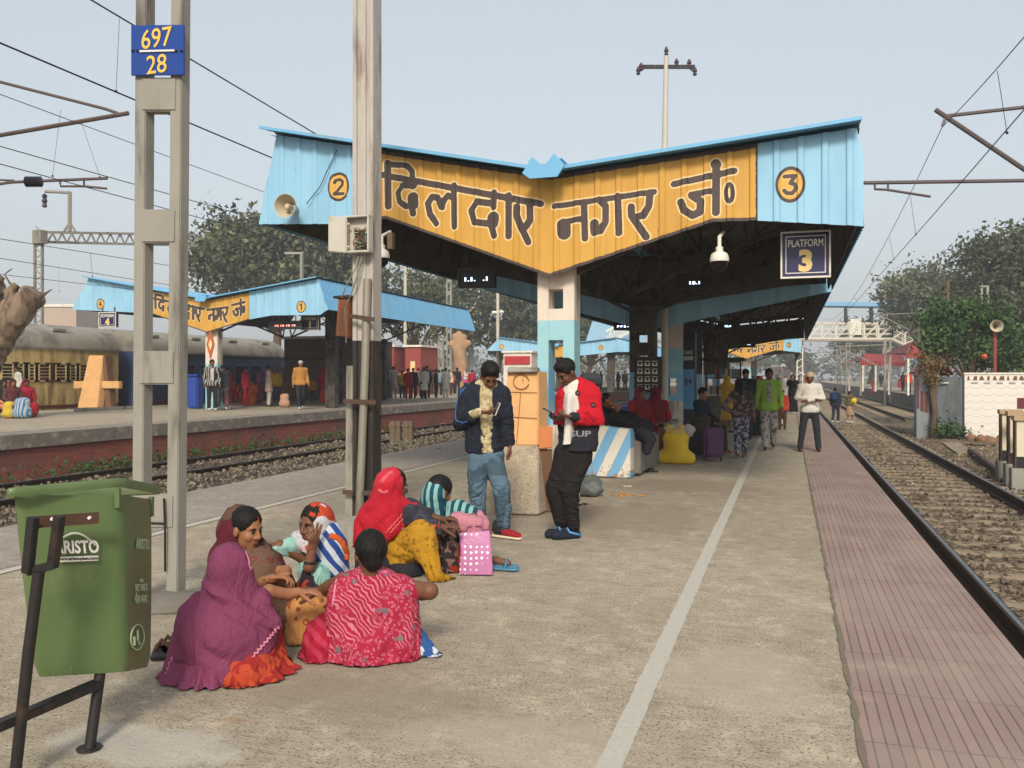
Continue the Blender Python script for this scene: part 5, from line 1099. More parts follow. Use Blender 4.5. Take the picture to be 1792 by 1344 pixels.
m = MB(); m.tube([PY(1633, 772, Ys - .25), PY(1636, 720, Ys - .22), PY(1631, 680, Ys - .2), PY(1634, 650, Ys - .2)], [.14, .1, .1, .06], 8); m.build('trunk', M_bark, t, smooth='auto')
v, f, mi, c = leaves([(PY(1630, 642, Ys - .2), (.4, .3, .3)), (PY(1632, 668, Ys - .25), (.22, .15, .4))], 900, .06, 60, 44); m = MB(); m.add(v, f, mi); m.build('dry_foliage', [leafmat('dry_leaf_a', '#6a5a38', '#7d6a40'), leafmat('dry_leaf_b', '#4d4128', '#5a4c2e'), leafmat('dry_leaf_c', '#5f4128', '#6f4f30')], t, fix=False)
t_ = NT('relief_wall_white'); x = t_.xyz(); w_ = t_.math('ADD', t_.math('MULTIPLY', x[2], 26.), t_.math('MULTIPLY', t_.math('ABSOLUTE', t_.math('SINE', t_.math('MULTIPLY', x[0], 8.5))), 2.2))
ln = t_.ramp(t_.math('ABSOLUTE', t_.math('SUBTRACT', t_.math('FRACT', t_.math('DIVIDE', w_, 6.28)), .5)), .02, .09, 1, 0); ln = t_.math('MULTIPLY', ln, t_.ramp(x[2], 1.75, 1.8, 1, 0))
k = t_.mix(t_.noise(2, 5), (.72, .68, .6), (.6, .56, .5)); k = t_.mix(t_.math('MULTIPLY', ln, .5), k, (.35, .33, .31)); dz = t_.noise(3, 6, .7); k = t_.mix(t_.math('MULTIPLY', t_.ramp(dz, .5, .8), t_.ramp(x[2], .0, .7, .9, .1)), k, (.33, .27, .2)); M_relief = t_.out(k, .8, 0, .25)
Yw = Ys - .45; t = thing('white_wall', 'white compound wall with wavy relief lines and small brown motifs along its top', 'wall', PY(1740, 757, Yw))
a, b = PY(1688, 775, Yw), PY(1960, 655, Yw); m = MB(); m.box((a[0], Yw, Z_GR), (b[0], Yw + .25, b[2])); m.build('panel', M_relief, t)
m = MB(); m.box((a[0] - .02, Yw - .03, b[2] + .002), (b[0], Yw + .28, b[2] + .06)); m.build('coping', M_white, t)
m = MB()
for i in range(30): x = a[0] + .12 + i * .2; w_ = .045 + .02 * (i % 3); m.prism([(x - w_, Yw - .004, b[2] - .2), (x + w_, Yw - .004, b[2] - .2), (x + w_ * (.4 + .6 * (i % 2)), Yw - .004, b[2] - .06), (x - w_ * .4, Yw - .004, b[2] - .06)], (0, .003, 0))
for i in range(16): x = a[0] + .2 + i * .38; m.box((x, Yw - .006, b[2] - .33), (x + .2, Yw - .002, b[2] - .27), 1)
m.build('motif', [mat('motif_brown', '#6a4a30', .8), mat('motif_grey', '#8d8a85', .8)], t)
m = MB(); q = PY(1780, 715, Yw); m.box((q[0], Yw - .02, q[2]), (q[0] + .6, Yw - .004, q[2] + .36)); m.build('red_panel', mat('louvre_red', '#5a1f24'), t)
t = thing('loudspeaker', 'cream horn loudspeaker on a red pole behind the white wall', 'loudspeaker', PY(1741, 690, Ys + 2)); c = PY(1741, 571, Ys + 2)
m = MB(); m.lathe(c, [(.21, -.3), (.225, -.31), (.21, -.3), (.16, -.22), (.09, -.1), (.06, 0), (.05, .1), (.0, .12)], 22, axis=(.0, 1, 0), cap=False); m.build('horn', M_horn, t, smooth='auto')
m = MB(); m.lathe(c, [(.06, -.1), (.055, -.2), (.02, -.23)], 12, axis=(0, 1, 0)); m.build('driver_cap', M_iron, t)
m = MB(); m.bar((c[0], Ys + 2, Z_GR), (c[0], Ys + 2, c[2] - .1), .1); m.build('pole', mat('pole_red', '#7d2f26', .6, var=.2), t)
m = MB(); m.lathe(c + (-.35, 0, -1.1), [(.1, -.1), (.1, 0), (.02, .05)], 12, axis=(-.4, -1, 0)); m.build('warning_lamp', mat('lamp_orange', '#b0482a', .5), t)
zt = 16.5
for i, (x0, x1, yt, yb, zc) in enumerate(((1751, 1765, 717, 826, 17.4), (1765, 1777, 720, 830, 16.8), (1776, 1800, 728, 842, 16.0))):
    b = PZ((x0 + x1) / 2, yb, Z_GR + .1); Y = float(V(x0, 700, zc)[1]); t = thing('lever_post', ['farthest and leftmost of three cream and black trackside frames', 'middle one of three cream and black trackside frames', 'nearest cream and black trackside frame, cut by the right edge'][i], 'trackside post', (b[0], Y, Z_GR), 'cream and black trackside frames')
    a0, a1 = PY(x0, yb, Y), PY(x1, yt, Y); w_ = a1[0] - a0[0]
    m = MB(); m.box((a0[0] + .03, Y + .02, Z_GR + .45), (a1[0] - .03, Y + .14, Z_GR + .66)); m.build('black_base', M_black, t); m = MB(); m.box((a0[0] + .03, Y + .02, Z_GR + .665), (a1[0] - .03, Y + .14, a1[2] - .09)); m.build('cream_panel', mat('post_cream', '#c9bfa6', .6, var=.1), t)
    m = MB(); m.box((a0[0], Y, Z_GR + .45), (a0[0] + .03, Y + .16, a1[2] - .09)); m.box((a1[0] - .03, Y, Z_GR + .45), (a1[0], Y + .16, a1[2] - .09)); m.build('edge_angle', mat('angle_brown', '#4d3326', .7, var=.2), t)
    m = MB(); m.box((a0[0] - .02, Y - .03, a1[2] - .088), (a1[0] + .25, Y + .19, a1[2])); m.build('cap_beam', mat('cap_tan', '#a58e70', .8, var=.2), t); m = MB(); m.box((a0[0] - .06, Y - .04, Z_GR - .1), (a1[0] + .06, Y + .2, Z_GR + .45)); m.build('footing', M_mast, t, bevel=.01)
t = thing('scrap_rail', 'old rusty rail end lying on the ground beside the right track', 'rail', PZ(1725, 808, Z_GR))
m = MB(); m.bar(PZ(1697, 789, Z_GR + .1), PZ(1754, 832, Z_GR + .12), .12, .14); m.build('rail_web', M_rust, t, bevel=.02); m = MB(); m.bar(PZ(1664, 776, Z_GR + .03), PZ(1694, 796, Z_GR + .03), .5, .06); m.build('base_slab', M_sleeper, t)
for i, (px, py, n, rx, rz, lb) in enumerate(((1662, 770, 500, .55, .3, 'low weeds at the foot of the grey shed'), (1712, 760, 420, .35, .5, 'taller weed sprouting in front of the white wall'), (1660, 748, 260, .4, .3, 'small weed clump beside the shed corner'))):
    b = PZ(px, py, Z_GR); t = thing('weed_clump', lb, 'weeds', b, 'weeds by the shed'); v, f, mi, c = leaves([(b + (0, 0, rz * .8), (rx, .4, rz))], n, .07, 40, 60 + i); m = MB(); m.add(v, f, mi); m.build('leaves', LM['green'], t, fix=False)
    m = MB()
    for k_ in range(9): e = c[k_ % len(c)]; m.tube([b + (rng.uniform(-.1, .1), 0, 0), e], .01, 4)
    m.build('stem', M_bark, t)
S = Sculpt(); b = PZ(1745, 775, Z_GR)
for k_ in range(14): S.ell(b + (rng.uniform(-.8, .9), rng.uniform(-.3, .3), rng.uniform(0, .14)), rng.uniform(.09, .2), None, .03)
S.fold = lambda P: .02 * np.sin(P[:, 0] * 25) * np.sin(P[:, 1] * 23 + P[:, 2] * 29)
tag(sculpt_obj('rubble_heap', [(S, .04, 0)], [mat('rubble', '#7a5a45', .95, var=.4, vs=6, bump=.5, bs=20)], None), 'heap of broken brick rubble before the white wall', 'rubble')
gm = MB(); gm.add(*(lambda q: (q[0], q[1]))(leaves([(np.array([XP1 + .35, y, -.42]), (.3, .7, .08)) for y in np.arange(10, 30, 1.3)], 2600, .05, 130, 77)[:2])); tag(gm.build('trackside_grass', LM['green'][0], fix=False), kind='stuff')

# ------------------------------------------------------------------ overhead line: masts, arms, wires
def tw_mast(lb, px, ytop, zc, w=.34, grp='overhead line masts in the distance', cant=0, m_=None):
    c = V(px, 660, zc); z1 = V(px, ytop, zc)[2]; t = thing('overhead_line_mast', lb, 'mast', (c[0], c[1], Z_GR), grp)
    m = MB()
    for s in (-1, 1): m.box((c[0] + s * w * .36 - w * .14, c[1] - .1, Z_GR), (c[0] + s * w * .36 + w * .14, c[1] + .1, z1))
    z = 1.
    while z < z1 - .3: m.box((c[0] - w * .22, c[1] - .07, z), (c[0] + w * .22, c[1] + .07, z + .35)); z += 1.1
    m.box((c[0] - w * .5, c[1] - .11, z1 + .003), (c[0] + w * .5, c[1] + .11, z1 + .12)); m.build('shaft', m_ or M_mast, t)
    if cant:
        m = MB(); e = np.array([c[0] + cant, c[1], z1 - 1.6]); m.tube([(c[0], c[1], z1 - .3), e + (0, 0, 1.2)], .05, 5); m.tube([(c[0], c[1], z1 - 2.2), e + (cant * .1, 0, 1.3)], .06, 5); m.tube([e + (-cant * .3, 0, .1), e], .04, 5); m.build('cantilever', M_galv, t)
tw_mast('thin concrete mast above the left canopy roof', 786, 480, 75, .5); tw_mast('concrete mast above the neem tree at right', 1723, 503, 58, .5)
tw_mast('concrete mast rising beside the footbridge stair at right', 1612, 541, 70, .5, cant=-3); tw_mast('concrete mast standing on the far right platform before the footbridge', 1553, 596, 62, .5, cant=-3.2)
for i, (px, yt, zc) in enumerate(((1484, 602, 100), (1468, 612, 125), (1509, 615, 95))): tw_mast(['slim mast below the white banner of the footbridge', 'leftmost slim mast seen under the footbridge', 'rightmost slim mast seen under the footbridge'][i], px, yt, zc, .5, cant=-3)
for i, (px, yt, zc) in enumerate(((741, 598, 90), (752, 596, 84), (772, 590, 78), (824, 560, 95))): tw_mast(['first lattice mast right of the red booths', 'second lattice mast right of the red booths', 'third lattice mast just left of the knobbly trunk', 'lattice mast right of the knobbly trunk'][i], px, yt, zc, .55)
t = thing('lamp_pole', 'slim cream lamp pole left of the painted column', 'lamp post', V(871, 690, 70)); c = V(871, 660, 70)
m = MB(); m.tube([(c[0], c[1], Z_P1), V(871, 512, 70)], .13, 8); m.build('pole', mat('pole_cream', '#b9b19f'), t)
for s, py in ((-1, 547), (1, 546)): m = MB(); m.ball(V(871 + 6 * s, py, 70), (.25, .2, .14)); m.tube([V(871, py + 3, 70), V(871 + 6 * s, py, 70)], .04, 5); m.build('lamp_head', M_white, t)
t = thing('lamp_pole', 'pale pole behind the left canopy roof', 'lamp post', V(709, 690, 80)); c = V(709, 660, 80)
m = MB(); m.tube([(c[0], c[1], Z_P1), V(709, 466, 80)], .16, 8); m.build('pole', mat('pole_cream', '#b9b19f'), t); m = MB(); m.bar(V(700, 468, 80), V(711, 467, 80), .1); m.build('arm', M_galv, t)
t = thing('lamp_pole', 'grey gallows shaped pole on the ridge of the left canopy', 'lamp post', V(528, 495, 31)); m = MB(); m.bar(V(528, 497, 31), V(528, 443, 31), .1); m.build('pole', M_galv, t); m = MB(); m.bar(V(498, 443, 31), V(531, 443, 31), .07); m.build('arm', M_galv, t)
t = thing('signal_post', 'dark square post before the neem tree', 'post', gz(1659, 40)); c = V(1659, 660, 40); m = MB(); m.bar((c[0], c[1], Z_GR), V(1659, 484, 40), .12); m.build('pole', mat('post_brown', '#5d4a38', .8), t); m = MB(); m.cbox(V(1660, 486, 40), (.16, .16, .25)); m.tube([V(1660, 515, 40), V(1700, 500, 40), V(1722, 504, 42)], .02, 5); m.build('head', M_iron, t)
# portal on the left
t = thing('lattice_portal', 'grey lattice portal with a crossing truss at the far left', 'gantry', V(68, 640, 40)); zp = 40
m = MB()
for dx in (-7, 6): m.bar(V(68 + dx, 700, zp), V(68 + dx, 405, zp), .1)
for i in range(16): y = 700 - i * 19; m.bar(V(61, y, zp), V(74, y - 9, zp), .05); m.bar(V(74, y - 9, zp), V(61, y - 19, zp), .05)
m.build('leg', M_galv, t)
m = MB(); m.bar(V(60, 406, zp), V(346, 411, zp + 6), .11); m.bar(V(60, 423, zp), V(346, 430, zp + 6), .11); n = 16
for i in range(n): s0, s1, s2 = i / n, (i + .5) / n, (i + 1) / n; L = lambda s, d: V(75 + 270 * s, 407 + 4.5 * s + d * (17 + 2 * s), zp + 6 * s); m.bar(L(s0, 0), L(s1, 1), .06); m.bar(L(s1, 1), L(s2, 0), .06)
m.build('truss', M_galv, t)
m = MB(); m.cbox(V(70, 415, zp - .1), (.5, .4, .62)); m.build('end_plate', M_galv, t)
m = MB(); m.tube([V(122, 405, zp), V(122, 336, zp)], .09, 6); m.tube([V(122, 337, zp), V(79, 335, zp)], .07, 6); m.tube([V(112, 405, zp), V(120, 392, zp)], .05, 5); m.tube([V(132, 405, zp), V(124, 392, zp)], .05, 5); m.build('drop_arm', M_galv, t)
m = MB(); m.lathe(V(78, 352, zp), [(.05, -.3), (.12, -.25), (.08, -.1), (.13, 0), (.08, .12), (.12, .25), (.04, .35)], 8); m.build('insulator', mat('insulator_dark', '#2f2632', .35), t)
# arms reaching in from masts outside the picture
def zx(px, py, X): return PX(px, py, X)
ZA = 17.
t = thing('cantilever_arm', 'brown cantilever pipes with a ribbed insulator reaching in from the left edge', 'cantilever', V(-10, 200, ZA), 'cantilever arms of the overhead line')
m = MB(); m.tube([V(-60, 247, ZA), V(225, 198, ZA)], .045, 8); m.build('diagonal_tube', mat('pipe_brown', '#54463f', .6, .2), t)
m = MB(); m.tube([V(-60, 128, ZA), V(182, 190, ZA), V(206, 198, ZA)], .03, 6); m.build('stay_tube', mat('pipe_brown', '#54463f'), t)
m = MB(); m.tube([V(-60, 330, ZA), V(20, 319, ZA), V(40, 318, ZA), V(188, 312, ZA)], .03, 6); m.tube([V(-60, 312, ZA), V(25, 316, ZA)], .02, 6); m.tube([V(105, 315, ZA), V(106, 326, ZA), V(150, 326, ZA), V(187, 330, ZA)], .025, 6); m.tube([V(147, 311, ZA), V(147, 328, ZA)], .02, 6); m.build('registration_arm', mat('pipe_brown', '#54463f'), t)
m = MB(); m.lathe(V(44, 318, ZA), [(.05, 0)] + [(.11 if i % 2 else .06, .028 * i) for i in range(1, 12)] + [(.05, .34)], 12, axis=_r); m.build('insulator', mat('insulator_dark', '#2f2632'), t)
ZB = float(_f @ (PX(1655, 205, 2.75) - E))
t = thing('cantilever_arm', 'grey cantilever pipes reaching in from the right edge above the near track', 'cantilever', V(1800, 250, ZB), 'cantilever arms of the overhead line')
m = MB(); m.tube([V(1637, 192, ZB), V(1860, 342, ZB)], .045, 8); m.build('diagonal_tube', mat('pipe_grey', '#5d5350', .6, .2), t)
m = MB(); m.tube([V(1655, 203, ZB), V(1860, 180, ZB)], .035, 6); m.build('stay_tube', mat('pipe_grey', '#5d5350'), t)
m = MB(); m.tube([V(1512, 320, ZB), V(1860, 315, ZB)], .035, 6); m.tube([V(1531, 320, ZB), V(1531, 331, ZB), V(1552, 332, ZB), V(1628, 344, ZB)], .025, 6); m.tube([V(1554, 316, ZB), V(1554, 333, ZB)], .02, 6); m.tube([V(1655, 205, ZB), V(1649, 221, ZB)], .025, 6); m.build('registration_arm', mat('pipe_grey', '#5d5350'), t)
def wire(lb, pts, r=.012, grp='overhead wires'):
    m = MB(); m.tube(pts, r * .62, 5); return tag(m.build('overhead_wire', M_wire), lb, 'wire', grp)
def sag(a, b, s, n=10):
    a, b = np.array(a), np.array(b); return [a * (1 - q) + b * q - np.array([0, 0, 4 * s * q * (1 - q)]) for q in np.linspace(0, 1, n + 1)]
def far_to(px, py, X, Yf): a = PX(px, py, X); return a, np.array([X, Yf, a[2]])
RW = [('contact wire of the near track at right', PX(1792, 200, 2.9), np.array([2.9, 95, PX(1640, 350, 2.9)[2]]), 0)]
cat0 = PX(1649, 222, 2.75)
a = PX(1850, 125, 2.9); wire('lower of the two wires above the near track at right', [a, np.array([2.9, 20, a[2] - .05]), np.array([2.9, 100, a[2] - .1])], .014)
pre = PX(1850, -5, 2.75); wire('upper sagging wire above the near track at right', sag(pre, cat0, .05) + sag(cat0, np.array([2.75, 75, cat0[2] + .1]), 1.25, 16)[1:], .012)
def droppers(lb, prs):
    for i, (a, b) in enumerate(prs):
        m = MB(); m.tube([a, b], .0045, 4); m.ball(b, .022, 6); tag(m.build('dropper_wire', M_wire), lb[i], 'wire', 'dropper wires')
zc_w = a[2] - .06
dn = ['dropper wire nearest to the upper right corner', 'second dropper wire from the upper right corner', 'third dropper wire along the right overhead line', 'fourth dropper wire along the right overhead line', 'fifth and farthest dropper wire along the right overhead line']
dp = []
sg = sag(pre, cat0, .05) + sag(cat0, np.array([2.75, 75, cat0[2] + .1]), 1.25, 16)[1:]
for Yq in (13.5, 22.5, 27, 33, 41):
    ys = [q[1] for q in sg]; zq = np.interp(Yq, ys, [q[2] for q in sg]); dp.append((np.array([2.78, Yq, zq]), np.array([2.9, Yq, zc_w])))
droppers(dn, dp)
LWs = [('topmost thick wire passing behind the twin leg mast', (160, 0), (562, 240), -9.2, .02), ('second thick wire passing behind the twin leg mast', (0, 75), (478, 277), -9.2, .02), ('thin wire running down from the left cantilever arm', (0, 165), (462, 336), -12.9, .012), ('thin wire crossing the middle of the twin leg mast', (0, 256), (410, 372), -12.6, .014),
       ('lower wire crossing the middle of the twin leg mast', (0, 287), (412, 398), -12.9, .014), ('low pair wire above the left portal', (0, 418), (330, 470), -18, .014), ('lowest wire left of the number 4 canopy', (0, 452), (240, 490), -20, .014), ('wire running under the portal truss', (0, 480), (228, 506), -22, .014)]
LW = []
for lb, p0, p1, X, r_ in LWs:
    a, b = PX(*p0, X), PX(*p1, X); d = b - a; st = a - d * .3; en = a + d * min(3., (120 - a[1]) / max(d[1], .1)); en[2] = b[2] + (b[2] - a[2]) * .1
    wire(lb, [st, a, b, en], r_)
droppers(['dropper wire hanging left of the blue number sign', 'dropper wire left of the left cantilever arm', 'slanting dropper wire below the left cantilever arm', 'dropper wire near the portal truss', 'short dropper wire left of the number 4 canopy'], [(PX(209, 32, -9.2), PX(203, 160, -9.2)), (V(106, 192, ZA), V(92, 308, ZA)), (V(143, 216, ZA), V(175, 310, ZA)), (PX(158, 443, -18), PX(162, 484, -20)), (V(103, 466, 40), V(104, 510, 40))])
# ------------------------------------------------------------------ houses far off
for i, (px0, px1, yt, zc, cl, lb) in enumerate(((72, 130, 538, 150, '#a99583', 'pale distant house behind the left train coach'), (1358, 1374, 642, 200, '#8f7a72', 'reddish distant house past the last canopy'))):
    a, b = V(px0, 660, zc), V(px1, yt, zc); t = thing('distant_house', lb, 'house', ((a[0] + b[0]) / 2, a[1], Z_GR), 'distant houses'); m = MB(); ctr = (a + b) / 2; w_ = np.linalg.norm((b - a)[:2])
    m.cbox((ctr[0], ctr[1] + 3, (b[2] + Z_GR) / 2), (w_, 8, b[2] - Z_GR), TH); m.build('wall', mat('house_' + cl[1:], cl, .85, var=.12, vs=.3), t)
    m = MB(); m.cbox((ctr[0], ctr[1] + 3, b[2] + .25), (w_ * 1.04, 8.4, .5), TH); m.build('roof', M_white, t)
    for q in (.25, .6):
        for zq in (.35, .75): m = MB(); c_ = a * (1 - q) + b * q; m.cbox((c_[0] + math.sin(TH) * 1.02, c_[1] + 3 - 4.02 * math.cos(TH), Z_GR + (b[2] - Z_GR) * zq), (w_ * .14, .15, (b[2] - Z_GR) * .16), TH); m.build('window', M_pane, t)
# ================================================================== PEOPLE
UP = np.array([0, 0, 1.])
def skinmat(cl): return mat('skin_' + cl[1:], cl, .55, var=.08, vs=14, spec=.3)
SK = [skinmat(c) for c in ('#6b4631', '#7d523a', '#8f6042', '#5c3c2b')]
M_hair = mat('black_hair', (.007, .006, .0055), .6, var=.3, vs=30, bump=.4, bs=120, spec=.2); M_eyew = mat('eye_white', '#9c9288', .3); M_iris = mat('iris_dark', '#120c08', .2); M_lips = mat('lips', '#5e2f28', .5)
def cloth(name, col, col2=None, pat='plain', scale=1., rough=.85, var=.1, amt=.7, col3=None, bump=.25):
    if name in _mc: return _mc[name]
    t = NT(name); c1 = lin(col); k = t.mix(t.noise(7, 4), tuple(a * (1 - var) for a in c1), tuple(a * (1 + var) for a in c1)); n2 = lin(col2) if col2 else c1
    f = None
    if pat == 'stripes': f = t.ramp(t.wave(5 * scale, 1.2, dire='X', det=1), .42, .52)
    if pat == 'vstripes': f = t.ramp(t.wave(5 * scale, 2.5, dire='DIAGONAL', det=1), .5, .56)
    if pat == 'dots': f = t.ramp(t.voro(16 * scale, rand=.25), .3, .34, 1, 0)
    if pat == 'flowers':
        d = t.math('ADD', t.voro(13 * scale, rand=.45), t.math('MULTIPLY', t.math('ABSOLUTE', t.math('SUBTRACT', t.voro(40 * scale), .3)), .22)); f = t.ramp(t.math('ABSOLUTE', t.math('SUBTRACT', t.math('ADD', d, t.math('MULTIPLY', t.noise(60, 2), .16)), .34)), .06, .09, 1, 0)
    if pat == 'blotch': f = t.ramp(t.noise(9 * scale, 2, .5, dist=.6), .5, .53)
    if pat == 'bandhani':
        w = t.ramp(t.wave(7.5 * scale, 9, dire='DIAGONAL', det=1.2), .66, .76); v = t.voro(24 * scale); r_ = t.ramp(t.math('ABSOLUTE', t.math('SUBTRACT', v, .32)), .07, .11, 1, 0)
        sel = t.ramp(t.noise(3.5, 2), .45, .5); f = t.math('MAXIMUM', t.math('MULTIPLY', w, t.math('SUBTRACT', 1., sel)), t.math('MULTIPLY', r_, t.math('MULTIPLY', sel, .8)))
    if f is not None: k = t.mix(t.math('MULTIPLY', f, amt), k, n2)
    if col3:
        v = t.voro(5.5 * scale, rand=.9); k = t.mix(t.ramp(v, .19, .22, .85, 0), k, lin(col3))
    cr = t.math('ADD', t.noise(8, 3, .6, t.vec((1, 1, .4)), 1.6), t.math('MULTIPLY', t.noise(21, 3, .6, t.vec((1, 1, .55), (.4, .3, 0)), 1.2), .5)); t.bump(t.math('ADD', cr, t.math('MULTIPLY', t.noise(170, 2), .09)), min(1., bump * 2.4), .035)
    _mc[name] = t.out(k, rough, 0, .2); return _mc[name]
def frame(px, py, ang, zc=None, z=0.):
    """base on the ground, facing F (0 = towards the camera, 90 = towards the right of the picture), right hand direction"""
    b = PZ(px, py, z) if zc is None else V(px, py, zc); v = nrm(np.array([b[0], b[1], 0])); r = np.array([v[1], -v[0], 0]); a = R(ang)
    F = -v * math.cos(a) + r * math.sin(a); return b, F, np.cross(F, UP)
def turn(F, yaw=0., pitch=0., roll=0.):
    """head axes: forward, up"""
    Rt = np.cross(F, UP); f = F * math.cos(R(yaw)) + Rt * math.sin(R(yaw)); f2 = f * math.cos(R(pitch)) + UP * math.sin(R(pitch)); u = nrm(UP - f2 * (UP @ f2)); s = np.cross(f2, u)
    u = nrm(u * math.cos(R(roll)) + s * math.sin(R(roll))); return f2, u
def head_prims(S, c, f, u, s=1., fine=True, neck=None, female=False):
    r = np.cross(f, u); ax = np.array([r, f, u]); c = np.array(c, float); P = lambda x, y, z: c + (r * x + f * y + u * z) * s
    S.ell(P(0, -.012, .03), np.array([.074, .094, .086]) * s, ax, .02); S.ell(P(0, .022, -.045), np.array([.056, .066, .07]) * s, ax, .03)
    if fine:
        S.ell(P(0, .062, -.098), np.array([.02, .016, .016]) * s, ax, .02)
        S.cap(P(-.036, .074, .022), P(.036, .074, .022), .011 * s, None, .014)
        for q in (-1, 1):
            S.ell(P(.031 * q, .1, .001), np.array([.017, .02, .012]) * s, ax, .012, cut=True)
            S.ell(P(.036 * q, .062, -.03), np.array([.024, .022, .022]) * s, ax, .02)
            S.ell(P(.077 * q, -.005, -.01), np.array([.011, .02, .032]) * s, ax, .008)
        S.cap(P(0, .087, .014), P(0, .106, -.027), .007 * s, .012 * s, .012); S.cap(P(-.012, .093, -.033), P(.012, .093, -.033), .009 * s, None, .008)
        S.cap(P(-.017, .079, -.06), P(.017, .079, -.06), .0085 * s, None, .008); S.cap(P(-.014, .077, -.073), P(.014, .077, -.073), .009 * s, None, .008)
    if neck is not None: S.cap(P(0, -.02, -.06), neck, .05 * s, .058 * s, .03)
    return P, ax
def face_bits(m, P, s=1., mi=(1, 2, 3, 4)):
    """eyes, brows and lips: indices of white, iris, hair, lips"""
    for q in (-1, 1):
        m.ball(P(.031 * q, .0765, .001), np.array([.0115, .0115, .0085]) * s, 10, mi[0]); m.ball(P(.031 * q + .001, .0842, .0005), .0062 * s, 8, mi[1])
        m.tube([P(.013 * q, .0885, .0195), P(.03 * q, .0885, .0255), P(.048 * q, .077, .0195)], [.0032 * s, .0042 * s, .002 * s], 6, mi[2])
        m.tube([P(.017 * q, .0862, .0075), P(.031 * q, .089, .0105), P(.045 * q, .081, .0065)], .0026 * s, 5, mi[2])
    m.tube([P(-.024, .0795, -.066), P(-.01, .0895, -.0645), P(.01, .0895, -.0645), P(.024, .0795, -.066)], [.002 * s, .0048 * s, .0048 * s, .002 * s], 6, mi[3])
    m.tube([P(-.02, .08, -.069), P(0, .0885, -.0715), P(.02, .08, -.069)], [.002 * s, .0052 * s, .002 * s], 6, mi[3])
def hair_prims(S, P, ax, s=1., style='short'):
    S.ell(P(0, -.018, .042), np.array([.085, .1, .09]) * s, ax, .02)
    if style == 'short': S.ell(P(0, .045, .1), np.array([.05, .045, .035]) * s, ax, .03); S.ell(P(0, .095, -.025), np.array([.075, .075, .085]) * s, ax, .012, cut=True); S.plane(P(0, 0, -.065), -ax[2], .02)
    elif style == 'long': S.cap(P(0, -.07, .0), P(0, -.085, -.2), .07 * s, .05 * s, .04); S.ell(P(0, .1, -.03), np.array([.07, .085, .1]) * s, ax, .01, cut=True)
    elif style == 'bun': S.ell(P(0, -.11, -.01), np.array([.05, .045, .045]) * s, ax, .02); S.ell(P(0, .1, -.03), np.array([.068, .085, .1]) * s, ax, .01, cut=True)
    S.fold = lambda X: .0035 * np.sin(X[:, 0] * 260 + X[:, 1] * 190) * np.sin(X[:, 2] * 170)
def hand_prims(S, w, d, n, thumb=1, curl=.5, s=1., fingers=(1, 1, 1, 1), spread=.12):
    """wrist w, direction d, palm facing n; thumb=+1 puts the thumb on the side n x d"""
    d = nrm(d); n = nrm(n - d * (n @ d)); l = np.cross(n, d) * thumb; w = np.array(w, float)
    S.cap(w - d * .03 * s, w + d * .015 * s, .022 * s, .024 * s, .012, (n, .75)); S.cap(w + d * .025 * s, w + d * .075 * s, .03 * s, .036 * s, .012, (n, .42))
    S.cap(w + d * .07 * s + l * .024 * s, w + d * .07 * s - l * .026 * s, .013 * s, .011 * s, .01)
    for i, (L, fx) in enumerate(zip((.07, .078, .073, .056), fingers)):
        p = w + (d * (.083 - .004 * abs(i - 1.2)) + l * (.03 - .0205 * i)) * s; a = (1.5 - i) * spread; q = nrm(d + l * math.tan(a)); cu = curl * fx if fx < 1.5 else .02
        for k, seg in enumerate((.45, .32, .25)):
            t = cu * (k + .6) * .8; dd = q * math.cos(t) + n * math.sin(t); e = p + dd * L * seg * s; S.cap(p, e, (.0098 - .001 * k) * s, (.009 - .001 * k) * s, .004); p = e
    p = w + (d * .02 + l * .026 + n * .006) * s
    for k, (seg, aa) in enumerate(((.045, .8), (.034, .45), (.026, .25))):
        dd = nrm(d * math.cos(aa) + l * math.sin(aa) + n * (.35 + .3 * curl * k)); e = p + dd * seg * s; S.cap(p, e, (.0125 - .0015 * k) * s, (.0112 - .0015 * k) * s, .006); p = e
def folds(a=.006, f=32., dirs=(1, 0, .35)):
    dv = np.array(dirs); d2 = np.array((dirs[2] * .7, .5, dirs[0] * .8))
    def fn(P):
        x, y, z = P[:, 0], P[:, 1], P[:, 2]
        ph = (P @ dv) * f * .55 + 2.2 * np.sin(z * 8 + x * 5) + 1.4 * np.sin(x * 13 + y * 11 - z * 4); p2 = (P @ d2) * f * 1.15 + 2.4 * np.sin(x * 9 - z * 7 + y * 6)
        return a * (1.15 * (.62 - np.abs(np.sin(ph)) ** .8) + .55 * (.62 - np.abs(np.sin(p2))))
    return fn
def drape_folds(c, n=7, a=.012, b=.004, ff=30):
    g = folds(b, ff)
    def fn(P):
        q = P - c; x, z = q @ _r, q[:, 2]; an = np.arctan2(x, .12 - z); rd = np.hypot(x, z); w = an * n + 1.1 * np.sin(rd * 9 + x * 4) + .8 * np.sin(z * 17 + x * 7)
        return -a * np.clip(rd * 3.2, .12, 1) * (np.abs(np.sin(w)) ** .75 - .6) + g(P)
    return fn
